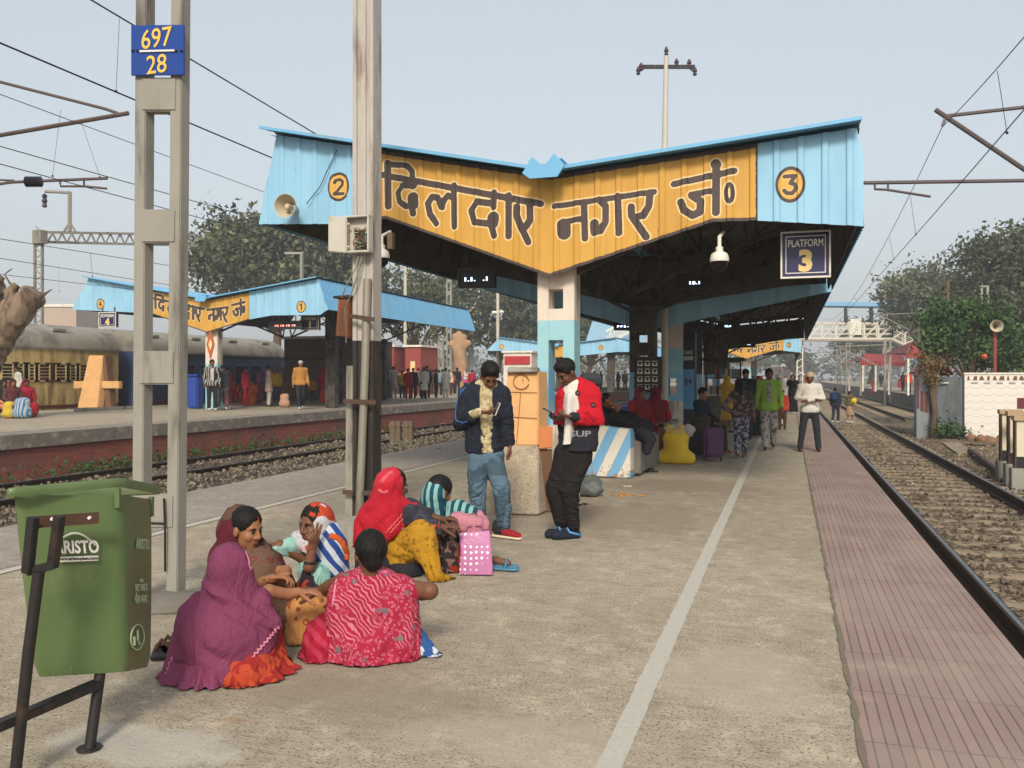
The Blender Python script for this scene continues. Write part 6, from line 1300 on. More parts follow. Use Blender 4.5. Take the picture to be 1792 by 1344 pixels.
def settle(S, h, sh=1.2, sv=1.05, off=.014, out=.035, steps=36, iters=7, g=.0009, seed=1, ff=1.):
    """cloth: the garment's surface is given slack (sh across, sv downwards) and left to settle on the body under gravity"""
    fo = S.fold; S.fold = None; v, q = S.mesh(h); r = np.random.RandomState(seed)
    if not len(v): return v, q
    e = np.concatenate([q[:, [0, 1]], q[:, [1, 2]], q[:, [2, 3]], q[:, [3, 0]], q[:, [0, 2]], q[:, [1, 3]]]); e = np.unique(np.sort(e, 1), axis=0); e = e[e[:, 0] != e[:, 1]]
    i, j = e.T; d = v[j] - v[i]; L = np.linalg.norm(d, axis=1) + 1e-9; vz = (d[:, 2] / L) ** 2; L0 = L * (sh * (1 - vz) + sv * vz); n = len(v)
    val = np.bincount(np.concatenate([i, j]), minlength=n) + 1e-9
    # slack is not the same everywhere: broad tight and loose patches
    w = .5 + .5 * np.sin(v[:, 0] * 13 + 2 * np.sin(v[:, 2] * 9)) * np.sin(v[:, 1] * 11 + v[:, 2] * 7 + seed); L0 = L * (1 + (L0 / L - 1) * (.55 + .9 * w[i]))
    x = v + r.normal(0, .0015, v.shape) + (.006 * np.sin(v[:, :1] * 95 + 3 * np.sin(v[:, 2:] * 14) + v[:, 1:2] * 60)) * nrm([1, .6, 0]); xp = x.copy(); zg = .004
    for st in range(steps):
        vel = (x - xp) * .88; xp = x.copy(); x = x + vel; x[:, 2] -= g
        for it in range(iters):
            if it and it % 5 == 0 and st % 3 == 0: x[:, 2] -= g * .5
            d = x[j] - x[i]; l = np.linalg.norm(d, axis=1) + 1e-9; c = d * ((l - L0) / l * .5)[:, None]
            for k in range(3): x[:, k] += 1.35 * (np.bincount(i, c[:, k], n) - np.bincount(j, c[:, k], n)) / val
            if it % 3 == 2:
                X = x.astype(np.float32); s0 = S.ev(X); eps = .006; gr = np.stack([S.ev(X + np.float32(eps) * np.eye(3, dtype=np.float32)[k]) - s0 for k in range(3)], 1) / eps; gl = np.linalg.norm(gr, axis=1) + 1e-6; gr /= gl[:, None]
                sd_ = s0 / np.clip(gl, .35, 1.2); x += gr * (np.clip(-off - sd_, 0, .02) - np.clip(sd_ - out, 0, .02))[:, None]; x[:, 2] = np.maximum(x[:, 2], zg)
    for _ in range(1):
        a = np.zeros_like(x)
        for k in range(3): a[:, k] = (np.bincount(i, x[j, k], n) + np.bincount(j, x[i, k], n)) / val
        x += .15 * (a - x)
    if fo is not None:
        X = x.astype(np.float32); s0 = S.ev(X); gr = np.stack([S.ev(X + np.float32(.008) * np.eye(3, dtype=np.float32)[k]) - s0 for k in range(3)], 1); gr /= np.linalg.norm(gr, axis=1)[:, None] + 1e-9; x -= gr * (fo(x) * ff)[:, None]
        x[:, 2] = np.maximum(x[:, 2], .004)
    return x, q
def conform(o, objs, off=.004):
    """lays flat lettering on the curved surface behind it"""
    from mathutils.bvhtree import BVHTree
    vs, fs, n = [], [], 0
    for b in (objs if isinstance(objs, (list, tuple)) else [objs]):
        r = root_of(b); me = b.data; v = np.zeros(len(me.vertices) * 3); me.vertices.foreach_get('co', v); vs.append(v.reshape(-1, 3) + r); fs += [[i + n for i in p.vertices] for p in me.polygons]; n += len(me.vertices)
    T = BVHTree.FromPolygons(np.concatenate(vs).tolist(), fs); r = root_of(o); me = o.data; z0 = None
    for p in me.vertices:
        q = np.array(p.co) + r; d = nrm(q - E); h = T.ray_cast(Vector(E), Vector(d))
        if h[0] is not None and abs(h[3] - np.linalg.norm(q - E)) < .12: p.co = Vector(np.array(h[0]) - d * off - r)
    return o
def surf(objs):
    """point where the view ray through a pixel meets these objects, a little in front"""
    from mathutils.bvhtree import BVHTree
    vs, fs, n = [], [], 0
    for o in (objs if isinstance(objs, (list, tuple)) else [objs]):
        r = root_of(o); me = o.data; v = np.zeros(len(me.vertices) * 3); me.vertices.foreach_get('co', v); v = v.reshape(-1, 3) + r; vs.append(v); fs += [[i + n for i in p.vertices] for p in me.polygons]; n += len(v)
    T = BVHTree.FromPolygons(np.concatenate(vs).tolist(), fs)
    def hit(px, py, off=.004):
        d = nrm(ray(px, py)); h = T.ray_cast(Vector(E), Vector(d)); return np.array(h[0]) - d * off if h[0] is not None else None
    return hit

def human(label, px, py, h=1.66, face=0., z=0., pose=None, skin=0, hair='short', top=('shirt', None), inner=None, bottom=('trousers', None), shoes=None, drape=None, lod=1, group=None, zc=None, cap=None, seat=0.):
    """a standing or walking figure; pose in metres of a 1.70 m body: x right, y forward, z up"""
    b, F, Rt = frame(px, py, face, zc, z)
    if zc is not None: b = np.array([b[0], b[1], z])
    s = h / 1.7; g = {1: .02, 2: .032}[lod]
    if lod == 1 and h < 1.2: g = .016
    W = lambda p: b + (Rt * p[0] + F * p[1] + UP * (p[2] + seat)) * s
    ps = dict(hr=(.09, 0, .9), hl=(-.09, 0, .9), kr=(.1, .03, .49), kl=(-.1, .03, .49), ar=(.1, 0, .09), al=(-.1, 0, .09), sr=(.185, 0, 1.4), sl=(-.185, 0, 1.4), er=(.24, -.03, 1.13), el=(-.24, -.03, 1.13), wr=(.24, .08, .88), wl=(-.24, .08, .88), nk=(0, 0, 1.44), hd=(0, .02, 1.585), yaw=0, pitch=0, toe=0)
    ps.update(pose or {}); t = thing('person', label, 'person', b, group); f, u = turn(F, ps['yaw'], ps['pitch'])
    S = Sculpt(); P, ax = head_prims(S, W(ps['hd']), f, u, s * 1.02, lod == 1, W(ps['nk']))
    for q in 'rl':
        S.cap(W(ps['e' + q]), W(ps['w' + q]), .036 * s, .027 * s, .02); e, w = np.array(ps['e' + q]), np.array(ps['w' + q]); d = nrm(w - e)
        S.cap(W(w), W(w + d * .09), .034 * s, .028 * s, .02); S.cap(W(w + d * .09), W(w + d * .15), .026 * s, .014 * s, .02); S.cap(W(w + d * .03), W(w + d * .07 + np.array([(-.04 if q == 'r' else .04), .02, 0])), .016 * s, .012 * s, .01)
        S.cap(W(ps['k' + q]), W(ps['a' + q]), .05 * s, .036 * s, .02)
    S.cap(W((0, 0, 1.0)), W((0, 0, 1.3)), .12 * s, .13 * s, .05, (F, .6))
    sculpt_obj('body', [(S, min(g, .014 if lod == 1 else .03), 0)], [SK[skin]], t)
    if hair: S = Sculpt(); hair_prims(S, P, ax, s * 1.02, hair); sculpt_obj('hair', [(S, g * .7, 0)], [M_hair], t)
    if cap: S = Sculpt(); S.ell(P(0, -.01, .055), np.array([.092, .108, .085]) * s, ax); S.plane(P(0, 0, .02), -ax[2]); sculpt_obj('cap', [(S, g * .7, 0)], [cap], t)
    kind, cm = top[0], top[1]; hem = top[2] if len(top) > 2 else .82
    S = Sculpt(); S.cap(W((0, 0, hem + .08)), W((0, .0, 1.3)), .165 * s, .168 * s, .05, (F, .66)); S.cap(W(ps['sl']), W(ps['sr']), .068 * s, None, .07); S.cap(W((0, 0, 1.42)), W((0, 0, 1.46)), .065 * s, None, .03)
    sl = .9 if kind != 'tee' else .45
    for q in 'rl':
        sh, e, w = [np.array(ps[k_ + q]) for k_ in 'sew']; S.cap(W(sh), W(e), .062 * s, .052 * s, .04)
        if kind != 'tee': S.cap(W(e), W(e + (w - e) * .93), .052 * s, .042 * s, .03)
    S.cap(W((-.075, .012, hem + .07)), W((.075, .012, hem + .07)), .128 * s, None, .06)
    if kind == 'kurta': S.cap(W((0, 0, 1.0)), W((0, .01, hem)), .165 * s, .2 * s, .05, (F, .75))
    S.plane(W((0, 0, hem)), -UP, .01); S.fold = folds(.005, 30)
    to = sculpt_obj({'kurta': 'kurta', 'jacket': 'jacket', 'tee': 'shirt'}.get(kind, 'shirt'), [(S, g * .8, 0)], [cm], t)
    if inner is not None:
        S = Sculpt(); S.cap(W((0, .064, hem + .06)), W((0, .07, 1.36)), .06 * s, .062 * s, .02, (F, .95)); S.plane(W((0, 0, hem - .02)), -UP); sculpt_obj('inner_shirt', [(S, g * .8, 0)], [inner], t)
    kb, bm = bottom[0], bottom[1]; S = Sculpt()
    if kb == 'trousers':
        S.cap(W((-.07, 0, .92)), W((.07, 0, .92)), .115 * s, None, .05, (F, .85)); S.ell(W((0, 0, .84)), np.array([.13, .1, .11]) * s, np.array([Rt, F, UP]), .05)
        for q in 'rl': S.cap(W(ps['h' + q]), W(ps['k' + q]), .098 * s, .072 * s, .05); S.cap(W(ps['k' + q]), W(ps['a' + q]), .072 * s, .062 * s, .03)
        S.fold = folds(.0028, 22, (.5, .3, .6))
    else:
        L = bottom[2] if len(bottom) > 2 else .05
        S.cap(W((0, 0, 1.0)), W((0, .02, L)), .15 * s, .235 * s, .05, (F, .8)); S.plane(W((0, 0, L)), -UP); S.fold = lambda X: .012 * np.sin(np.arctan2((X - b) @ F, (X - b) @ Rt) * 13 + 2 * np.sin(X[:, 2] * 3)) * np.clip(1.1 - (X[:, 2] - b[2]) / s, 0, 1)
    sculpt_obj('trousers' if kb == 'trousers' else 'skirt', [(S, g * .85, 0)], [bm], t)
    if shoes is not None:
        for q in 'rl':
            S = Sculpt(); a = np.array(ps['a' + q]); S.cap(W(a + (0, -.05, -.045)), W(a + (0, .14, -.055)), .043 * s, .036 * s, .02); S.plane(W((0, 0, a[2] - .088)), -UP, .004); sculpt_obj('shoe', [(S, g * .75, 0)], [shoes], t)
    if drape is not None:
        S = Sculpt(); over = drape[1] if len(drape) > 1 else True
        if over: S.ell(P(0, -.03, .03), np.array([.1, .105, .11]) * s, ax, .02); S.cap(P(0, -.05, -.02), W((0, -.04, 1.38)), .09 * s, .12 * s, .05)
        S.cap(W((-.17, -.01, 1.37)), W((.17, -.01, 1.37)), .088 * s, None, .06); S.cap(W((0, -.03, 1.35)), W((0, -.02, drape[2] if len(drape) > 2 else .9)), .18 * s, .2 * s, .06, (F, .72))
        if over: S.ell(P(0, .105, -.03), np.array([.062, .08, .095]) * s, ax, .015, cut=True)
        S.plane(W((0, 0, (drape[2] if len(drape) > 2 else .9) - .03)), -UP); S.fold = folds(.007, 24); sculpt_obj('shawl', [(S, g * .8, 0)], [drape[0]], t)
    return t, W, P, to
C_ = cloth
M_shoeb = mat('black_shoe', '#1d1b1b', .5, var=.2); M_shoew = mat('white_shoe', '#c9c5bd', .5, var=.1)
dk = C_('charcoal_cloth', '#26262b'); dkb = C_('dark_trousers', '#2b2a30'); navy = C_('navy_cloth', '#20293a'); whitec = C_('white_cotton', '#c4beb2', var=.06); redc = C_('red_cotton', '#921d28'); kurtac = C_('pale_kurta', '#a39f96'); brownc = C_('brown_cloth', '#4f382c')

# ------------------------------------------------------------------ walkers and waiters on our platform
MG = 'people on the platform'
walk = dict(kr=(.1, .12, .5), ar=(.08, .16, .1), kl=(-.09, .0, .48), al=(-.08, -.2, .13), wr=(.25, -.06, .86), wl=(-.25, .14, .9))
human('man in white hooded pullover with folded arms standing on the pink paving', 1417, 790, 1.62, 8, pose=dict(er=(.27, .02, 1.16), el=(-.27, .02, 1.16), wr=(-.09, .22, 1.12), wl=(.1, .24, 1.1), kr=(.15, .02, .5), ar=(.2, 0, .09), kl=(-.14, .02, .5), al=(-.18, 0, .09), yaw=18), skin=3, hair=None, top=('jacket', C_('white_fleece', '#c6c1b5', var=.06), .84), bottom=('trousers', dkb), shoes=mat('brown_shoe', '#3a2a20', .5), cap=C_('beige_hood', '#b79f82'), lod=1, group=MG)
human('boy in bright green jacket and spotted trousers walking towards the camera', 1346, 787, 1.7, 0, pose=dict(walk, yaw=-5), skin=3, top=('jacket', C_('lime_jacket', '#7a9a3c', var=.08), .82), inner=C_('grey_print_shirt', '#8a8984', '#4a4a4c', 'blotch', 2), bottom=('trousers', C_('blotched_trousers', '#8d8a86', '#26262a', 'blotch', 1.6)), shoes=M_shoeb, lod=1, group=MG)
human('girl with dark hair in brown top and floral trousers walking away, hand on hip', 1297, 801, 1.46, 172, pose=dict(el=(-.36, -.08, 1.12), wl=(-.17, .02, .98), wr=(.26, .08, .9), kr=(.08, .1, .5), ar=(.05, .14, .1), kl=(-.08, 0, .48), al=(-.06, -.16, .14)), skin=3, hair='long', top=('shirt', C_('brown_top', '#3c3033', '#8a7a78', 'blotch', 1.2, amt=.5), .88), bottom=('trousers', C_('floral_trousers', '#24263a', '#a9a9b5', 'blotch', 3)), shoes=mat('sandal_brown', '#5a4538', .6), lod=1, group=MG)
human('girl in a yellow ruffled dress standing beside the dark stall', 1273, 757, 1.55, 150, pose=dict(el=(-.2, .1, 1.15), wl=(-.08, .2, 1.25)), skin=2, hair='long', top=('shirt', C_('yellow_dress', '#b8922f', var=.15), .9), bottom=('skirt', C_('yellow_dress', '#b8922f'), .38), drape=(C_('yellow_dress', '#b8922f'), True, .95), shoes=M_shoeb, lod=1, group=MG)
human('woman draped in a red sari with dark green skirt, head covered', 1328, 765, 1.55, -40, skin=2, hair='bun', top=('shirt', redc, .9), bottom=('skirt', C_('bottle_green_skirt', '#1d2d2c')), drape=(C_('red_sari', '#b3202b', '#c8813c', 'flowers', .7, amt=.6), True, .62), lod=1, group=MG)
human('dark haired man in black shirt standing behind the red sari woman', 1305, 768, 1.72, 5, skin=2, top=('shirt', C_('black_teal_shirt', '#1e292c')), bottom=('trousers', dk), shoes=M_shoeb, lod=1, group=MG, pose=dict(yaw=-20, pitch=-25))
human('woman in a long black robe holding something to her face', 1387, 724, 1.62, -8, skin=2, hair=None, top=('kurta', C_('black_robe', '#17181c'), .5), bottom=('skirt', C_('black_robe', '#17181c'), .1), drape=(C_('black_robe', '#17181c'), True, .8), shoes=M_shoew, pose=dict(wr=(.06, .2, 1.5), er=(.24, .12, 1.22), wl=(-.05, .2, 1.45), el=(-.22, .1, 1.2)), lod=1, group=MG)
human('person in white cap and white shirt behind the green jacket boy', 1362, 745, 1.6, 5, skin=1, hair=None, cap=whitec, top=('kurta', whitec, .6), bottom=('trousers', whitec), shoes=M_shoeb, lod=2, group=MG)
human('child in orange red clothes behind the green jacket boy\'s shoulder', 1369, 752, 1.15, 5, skin=2, top=('shirt', C_('orange_red', '#b8452a')), bottom=('trousers', brownc), shoes=M_shoeb, lod=2, group=MG)
human('man with dark blue backpack stepping across the rails', 1462, 740, 1.55, 165, z=-.5, pose=walk, skin=1, top=('shirt', navy), bottom=('trousers', C_('slate_trousers', '#2a2d38')), shoes=M_shoew, lod=1, group='people crossing the rails')
human('woman in beige skirt with yellow shoulder bag crossing the rails', 1487, 740, 1.4, 150, z=-.5, pose=dict(walk, ar=(.06, .08, .1), al=(-.06, -.08, .12)), skin=2, hair='bun', top=('shirt', C_('olive_top', '#5f5736'), .9), bottom=('skirt', C_('beige_skirt', '#9c8262'), .42), shoes=M_shoew, lod=1, group='people crossing the rails')
def backpack(lb, c, F, cl, s=1., group='backpacks'):
    t = thing('backpack', lb, 'backpack', c - UP * .2 * s, group); Rt = np.cross(F, UP); ax = np.array([Rt, F, UP]); S = Sculpt(); S.ell(c, np.array([.15, .09, .21]) * s, ax); S.ell(c - F * .07 * s - UP * .06 * s, np.array([.11, .06, .11]) * s, ax, .02); S.fold = folds(.004, 40); sculpt_obj('pack', [(S, .014, 0)], [cl], t)
    m = MB()
    for q in (-1, 1): m.tube([c + (Rt * .08 * q + UP * .18) * s, c + (Rt * .1 * q + UP * .24 + F * .1) * s, c + (Rt * .12 * q + UP * .1 + F * .2) * s, c + (Rt * .12 * q - UP * .12 + F * .1) * s], .014 * s, 6)
    m.build('strap', cl, t); return t
b, F, Rt = frame(1462, 740, 165, None, -.5); backpack('dark blue backpack on the man stepping across the rails', b + UP * 1.15 - F * .17, F, C_('backpack_blue', '#1f3152'), .95)
b, F, Rt = frame(1487, 740, 150, None, -.5); t = thing('shoulder_bag', 'yellow shoulder bag of the woman crossing the rails', 'bag', b + UP * .9); S = Sculpt(); S.ell(b + UP * .98 + Rt * .2, (.12, .07, .14)); sculpt_obj('bag_body', [(S, .02, 0)], [C_('yellow_bag', '#c9b02e')], t)
m = MB(); m.tube([b + UP * 1.1 + Rt * .2, b + UP * 1.2 + Rt * .13, b + UP * 1.02 - F * .1], .012, 5); m.build('strap', C_('yellow_bag', '#c9b02e'), t)
# seated and lying figures around the columns
def seated(label, px, py, zc, face, seatz, skin, topm, botm, hair='short', drape=None, h=1.66, arms=None, group='people sitting under the canopies', lod=1):
    s = h / 1.7; dz = seatz / s - .48 + .0
    ps = dict(hr=(.09, 0, .52), hl=(-.09, 0, .52), kr=(.12, .42, .5), kl=(-.12, .42, .5), ar=(.12, .46, .09), al=(-.12, .46, .09), sr=(.185, -.02, 1.0), sl=(-.185, -.02, 1.0), er=(.25, .05, .74), el=(-.25, .05, .74), wr=(.12, .32, .62), wl=(-.12, .32, .62), nk=(0, -.01, 1.05), hd=(0, .03, 1.195)); ps.update(arms or {})
    b, F, Rt = frame(px, py, face, zc); b = np.array([b[0], b[1], 0.]); t = thing('person', label, 'person', b, group); W = lambda p: b + (Rt * p[0] + F * p[1] + UP * max(0, (p[2] + dz if p[2] > .2 else p[2]))) * s; g = .02
    f, u = turn(F, ps.get('yaw', 0), ps.get('pitch', -10)); S = Sculpt(); P, ax = head_prims(S, W(ps['hd']), f, u, s * 1.02, True, W(ps['nk']))
    for q in 'rl':
        S.cap(W(ps['e' + q]), W(ps['w' + q]), .036 * s, .027 * s, .02); d = nrm(np.array(ps['w' + q]) - ps['e' + q]); S.cap(W(ps['w' + q]), W(np.array(ps['w' + q]) + d * .1), .034 * s, .024 * s, .02); S.cap(W(np.array(ps['w' + q]) + d * .1), W(np.array(ps['w' + q]) + d * .16), .022, .013, .01); S.cap(W(ps['a' + q]), W(np.array(ps['a' + q]) + (0, .14, -.04)), .04, .03, .02); S.cap(W(ps['k' + q]), W(ps['a' + q]), .045, .035)
    S.cap(W((0, 0, .6)), W((0, 0, .95)), .11, .12, .05, (F, .6)); sculpt_obj('body', [(S, .014, 0)], [SK[skin]], t)
    if hair: S = Sculpt(); hair_prims(S, P, ax, s * 1.02, hair); sculpt_obj('hair', [(S, .014, 0)], [M_hair], t)
    S = Sculpt(); S.cap(W((0, 0, .5)), W((0, -.01, .9)), .165 * s, .165 * s, .05, (F, .7)); S.cap(W(ps['sl']), W(ps['sr']), .068 * s, None, .07)
    for q in 'rl': S.cap(W(ps['s' + q]), W(ps['e' + q]), .062 * s, .052 * s, .04); S.cap(W(ps['e' + q]), W(ps['w' + q]), .052 * s, .042 * s, .03)
    S.fold = folds(.005, 30); sculpt_obj('shirt', [(S, .017, 0)], [topm], t)
    S = Sculpt(); S.cap(W((-.08, 0, .5)), W((.08, 0, .5)), .12 * s, None, .05)
    for q in 'rl': S.cap(W(ps['h' + q]), W(ps['k' + q]), .1 * s, .078 * s, .05); S.cap(W(ps['k' + q]), W(np.array(ps['a' + q]) + (0, 0, .03)), .075 * s, .06 * s, .03)
    if drape: S.cap(W((-.1, .4, .46)), W((.1, .4, .1)), .12 * s, .17 * s, .1)
    S.fold = folds(.006, 26, (.3, .2, 1)); sculpt_obj('trousers' if not drape else 'skirt', [(S, .018, 0)], [botm], t)
    if drape:
        S = Sculpt(); S.ell(P(0, -.03, .03), np.array([.1, .105, .11]) * s, ax, .02); S.cap(P(0, -.05, -.02), W((0, -.04, 1.0)), .09 * s, .12 * s, .05); S.cap(W((-.17, -.02, .97)), W((.17, -.02, .97)), .09 * s, None, .06); S.cap(W((0, -.03, .9)), W((0, -.02, .5)), .19 * s, .21 * s, .06, (F, .75)); S.ell(P(0, .105, -.03), np.array([.062, .08, .095]) * s, ax, .015, cut=True); S.fold = folds(.007, 24); sculpt_obj('shawl', [(S, .017, 0)], [drape], t)
    return t, W, P
seated('man in dark tracksuit jacket with white shoulder stripe seated before the kiosk', 1228, 770, 17.2, 62, .5, 2, C_('tracksuit_navy', '#1c2733'), C_('dark_khaki', '#3c372c'), arms=dict(pitch=-5))
sh_red = C_('crimson_shawl', '#74202a', '#a8444a', 'flowers', .8, amt=.4)
seated('woman wrapped in crimson sitting at the left of the charging board', 1120, 775, 16.0, 40, .52, 1, redc, redc, 'bun', sh_red)
seated('woman wrapped in dark red sitting directly below the charging board', 1147, 778, 16.2, 170, .52, 1, redc, redc, 'bun', C_('maroon_shawl_plain', '#6a1a20'))
seated('small child in dark red sitting low beside the yellow sack', 1156, 785, 15.6, 20, .16, 3, C_('child_red', '#7d1f26'), C_('child_red', '#7d1f26'), h=1.05)
t = thing('person', 'person in black lying curled on the striped bench, face hidden by an arm', 'person', PY(1090, 760, Yk + .4), 'people sitting under the canopies'); dz_ = float(_f @ (PY(1090, 760, Yk) - E)) + .35
J = lambda px, py, d=0.: V(px, py, dz_ + d)
S = Sculpt(); P, ax = head_prims(S, J(1061, 703), nrm(_r * .75 - _f * .5 + UP * .3), nrm(UP * .8 - _r * .4), 1., True, J(1048, 722, .05)); S.chain([J(1078, 722, -.12), J(1084, 712, -.2), J(1070, 706, -.2)], [.04, .034, .028]); S.cap(J(1070, 706, -.2), J(1062, 701, -.19), .034, .025, .02)
S.chain([J(1108, 772, -.05), J(1118, 778, -.1)], [.035, .03]); sculpt_obj('body', [(S, .012, 0)], [SK[1]], t)
S = Sculpt(); hair_prims(S, P, ax, 1.05, 'short'); sculpt_obj('hair', [(S, .014, 0)], [M_hair], t)
S = Sculpt(); S.cap(J(1035, 722), J(1100, 738), .14, .15, .06); S.chain([J(1046, 722, -.05), J(1086, 735, -.16), J(1078, 722, -.14)], [.08, .065, .05], .04); S.cap(J(1100, 738), J(1130, 750), .14, .12, .06); S.fold = folds(.008, 28); sculpt_obj('jacket', [(S, .017, 0)], [C_('black_coat', '#17161a')], t)
S = Sculpt(); S.chain([J(1118, 748), J(1138, 770, -.1), J(1132, 790, -.1)], [.12, .08, .06], .04); S.chain([J(1112, 752, .1), J(1128, 782, .05)], [.1, .07], .04); S.fold = folds(.006, 26); sculpt_obj('trousers', [(S, .017, 0)], [dk], t)
# bags beside them
sack('red_cloth_bag', 'crimson cloth bag hanging behind the seated man', 1192, 762, .34, .28, .5, '#8f2438', 'bag', False)
b = PZ(1208, 806); sack('white_bag', 'crumpled white carrier bag standing beside the dark bag', 1205, 800, .22, .2, .62, '#b9b6ae', 'bag', False)
sack('dark_bundle', 'large dark olive bundle behind the purple suitcase', 1226, 795, .62, .5, .82, '#38332a', 'bundle', False)
for i, (px, py) in enumerate(((1133, 822), (1139, 826))):
    t = thing('sandal', ['left one of a pair of black sandals below the striped bench', 'right one of a pair of black sandals below the striped bench'][i], 'sandal', PZ(px, py), 'black sandals by the bench'); b = PZ(px, py); m = MB(); m.cbox(b + UP * .012, (.24, .08, .02), .2); m.build('sole', M_shoeb, t, bevel=.008); m = MB(); m.tube([b + (-.03, -.04, .02), b + (-.02, 0, .06), b + (-.03, .04, .02)], .012, 6); m.build('strap', M_shoeb, t)
# ------------------------------------------------------------------ the people in front
def jf(zc): return lambda px, py, d=0.: V(px, py, zc + d)
TC = -_f                                   # towards the camera
BM = [None, M_eyew, M_iris, M_hair, M_lips]
def body(t, skin, heads, limbs, hands, core=None, legs=None, hh=.0062):
    """one body mesh: heads (c, f, u, s, neck), arms [(points from shoulder, radii)] and hands; core: pelvis point"""
    m = MB(); S = Sculpt(); c, f, u, s, neck = heads[0]; P, ax = head_prims(S, c, f, u, s, True, neck); fr = (P, ax, s); ch = np.array(neck) - UP * .12
    if core is not None: S.cap(neck, ch, .055, .085, .03); S.cap(ch, core, .085, .09, .03)
    for k, (pts, rr) in enumerate(limbs):
        leg_ = legs is not None and k >= legs
        if core is not None: pts = [core if leg_ else ch] + list(pts); rr = [.045 if leg_ else .04] + list(rr)
        S.chain(pts, rr, .012)
    v, q = S.mesh(hh); m.add(v, q.tolist(), 0); face_bits(m, P, s)
    for a, k in hands:
        S = Sculpt(); hand_prims(S, *a, **k); v, q = S.mesh(.0042); m.add(v, q.tolist(), 0)
    m.build('body', [SK[skin]] + BM[1:], t, smooth=True, fix=False); return fr
def hairpart(t, fr, style='short', h=.009): S = Sculpt(); hair_prims(S, fr[0], fr[1], fr[2], style); return sculpt_obj('hair', [(S, h, 0)], [M_hair], t)
SLACK = dict(shawl=(1.16, 1.04), sari=(1.16, 1.05), skirt=(1.18, 1.05), dress=(1.14, 1.08), scarf=(1.18, 1.08), scarf_end=(1.2, 1.06), jacket=(1.1, 1.22), jacket_red_upper=(1.06, 1.22), jacket_dark_lower=(1.06, 1.14), jeans=(1.06, 1.22), trousers=(1.06, 1.24), shirt=(1.03, 1.04), mint_blouse=(1.1, 1.1), cardigan=(1.1, 1.12), sleeve=(1.14, 1.1), petticoat=(1.2, 1.1), bag_body=(1.14, 1.1), red_fold=(1.2, 1.05))
def part(t, name, S, h, m_):
    if name in SLACK:
        big = name in ('shawl', 'sari', 'skirt'); return sculpt_obj(name, [(settle(S, h * 1.02, *SLACK[name], .008 if big else .006, .026 if big else .015, 44 if big else 30, 10 if big else 7, ff=1.5 if big else 1.2, seed=len(t.children) + int(abs(t.location.x) * 10)), h, 0)], [m_], t)
    return sculpt_obj(name, [(S, h, 0)], [m_], t)
def trim(name, obs, px_pts, r, m_, t, off=.002, n=3, zig=0.):
    hit = surf(obs); out = []; k = 0
    for a, b in zip(px_pts[:-1], px_pts[1:]):
        for q in np.linspace(0, 1, n, endpoint=False):
            k += 1; x, y = a[0] + (b[0] - a[0]) * q, a[1] + (b[1] - a[1]) * q; L = math.hypot(b[0] - a[0], b[1] - a[1]); z_ = zig * (1 if k % 2 else -1)
            p = hit(x - (b[1] - a[1]) / L * z_, y + (b[0] - a[0]) / L * z_, off)
            if p is not None and (not out or np.linalg.norm(p - out[-1]) < .12): out.append(p)
    if len(out) > 1: m = MB(); m.tube(out, r, 5); return m.build(name, m_, t if isinstance(obs, list) else obs, smooth=True)
def hem(t, c, rx, ry, a0, a1, m_, h=.08, o=.05, n=70):
    L = []
    for k, (q, z) in enumerate(((-.03, h * 1.3), (.0, h), (.35, h * .5), (.75, .02), (1., .006))):
        for i in range(n + 1):
            a = R(a0 + (a1 - a0) * i / n); w = (math.sin(a * 15 + 2 * math.sin(a * 4)) * .011 + math.sin(a * 31) * .004) * (.4 + k * .35); e = min(1, min(i, n - i) / 5)
            L.append(np.array([c[0], c[1], 0]) + _r * math.cos(a) * (rx + o * q * e + w) + _f * math.sin(a) * (ry + o * q * e + w) + UP * (z * (.6 + .4 * e) + abs(w) * .25))
    m = MB(); m.add(L, [(k * (n + 1) + i, k * (n + 1) + i + 1, (k + 1) * (n + 1) + i + 1, (k + 1) * (n + 1) + i) for k in range(4) for i in range(n)]); return m.build('hem', m_, t, smooth=True)
def phone(lb, c, ax, cl=M_black):
    t = thing('mobile_phone', lb, 'mobile phone', c, 'mobile phones'); m = MB(); m.cbox(c, (.074, .15, .009), axes=ax); m.build('case', cl, t, bevel=.004); m = MB(); m.cbox(c + np.array(ax[2]) * .0052, (.066, .138, .001), axes=ax); m.build('screen', mat('phone_glass', '#1a1d22', .1), t); return t
FG = 'people at the front of the platform'
# man in navy jacket, reading his phone
z = depth(941); J = jf(z); t = thing('person', 'man in navy jacket and jeans looking down at his phone beside the orange block', 'person', PZ(878, 941), FG)
f, u = turn(nrm(TC + _r * .22), 0, -42)
fr = body(t, 0, [(J(857, 657, -.05), f, u, 1.06, J(850, 676, .05))], [([J(814, 690, .04), J(806, 737, .03), J(840, 721, -.2)], [.04, .034, .027]), ([J(882, 692, .04), J(888, 740, .06), J(892, 778, .02)], [.04, .033, .026]), ([J(840, 880, .1), J(841, 915, .12)], [.045, .038]), ([J(882, 900), J(884, 924)], [.045, .038])],
          [((J(841, 721, -.2), _r * .9 - _f * .25 - UP * .05, UP * .8 + _f * .3), dict(thumb=1, curl=1.0)), ((J(892, 778, .02), -UP + _r * .05, -_r * .9 - _f * .2), dict(thumb=1, curl=.55))], J(851, 790, .04), 2)
hairpart(t, fr)
S = Sculpt(); S.cap(J(849, 785, .03), J(849, 688, .03), .142, .15, .05, (_f, .68)); S.cap(J(838, 672, .02), J(862, 672, 0.), .055, None, .04); S.plane(J(850, 789), -UP, .01); S.fold = folds(.004, 40); part(t, 'shirt', S, .011, C_('cream_check_shirt', '#b8aa86', '#7d6c47', 'blotch', 2.2, amt=.55))
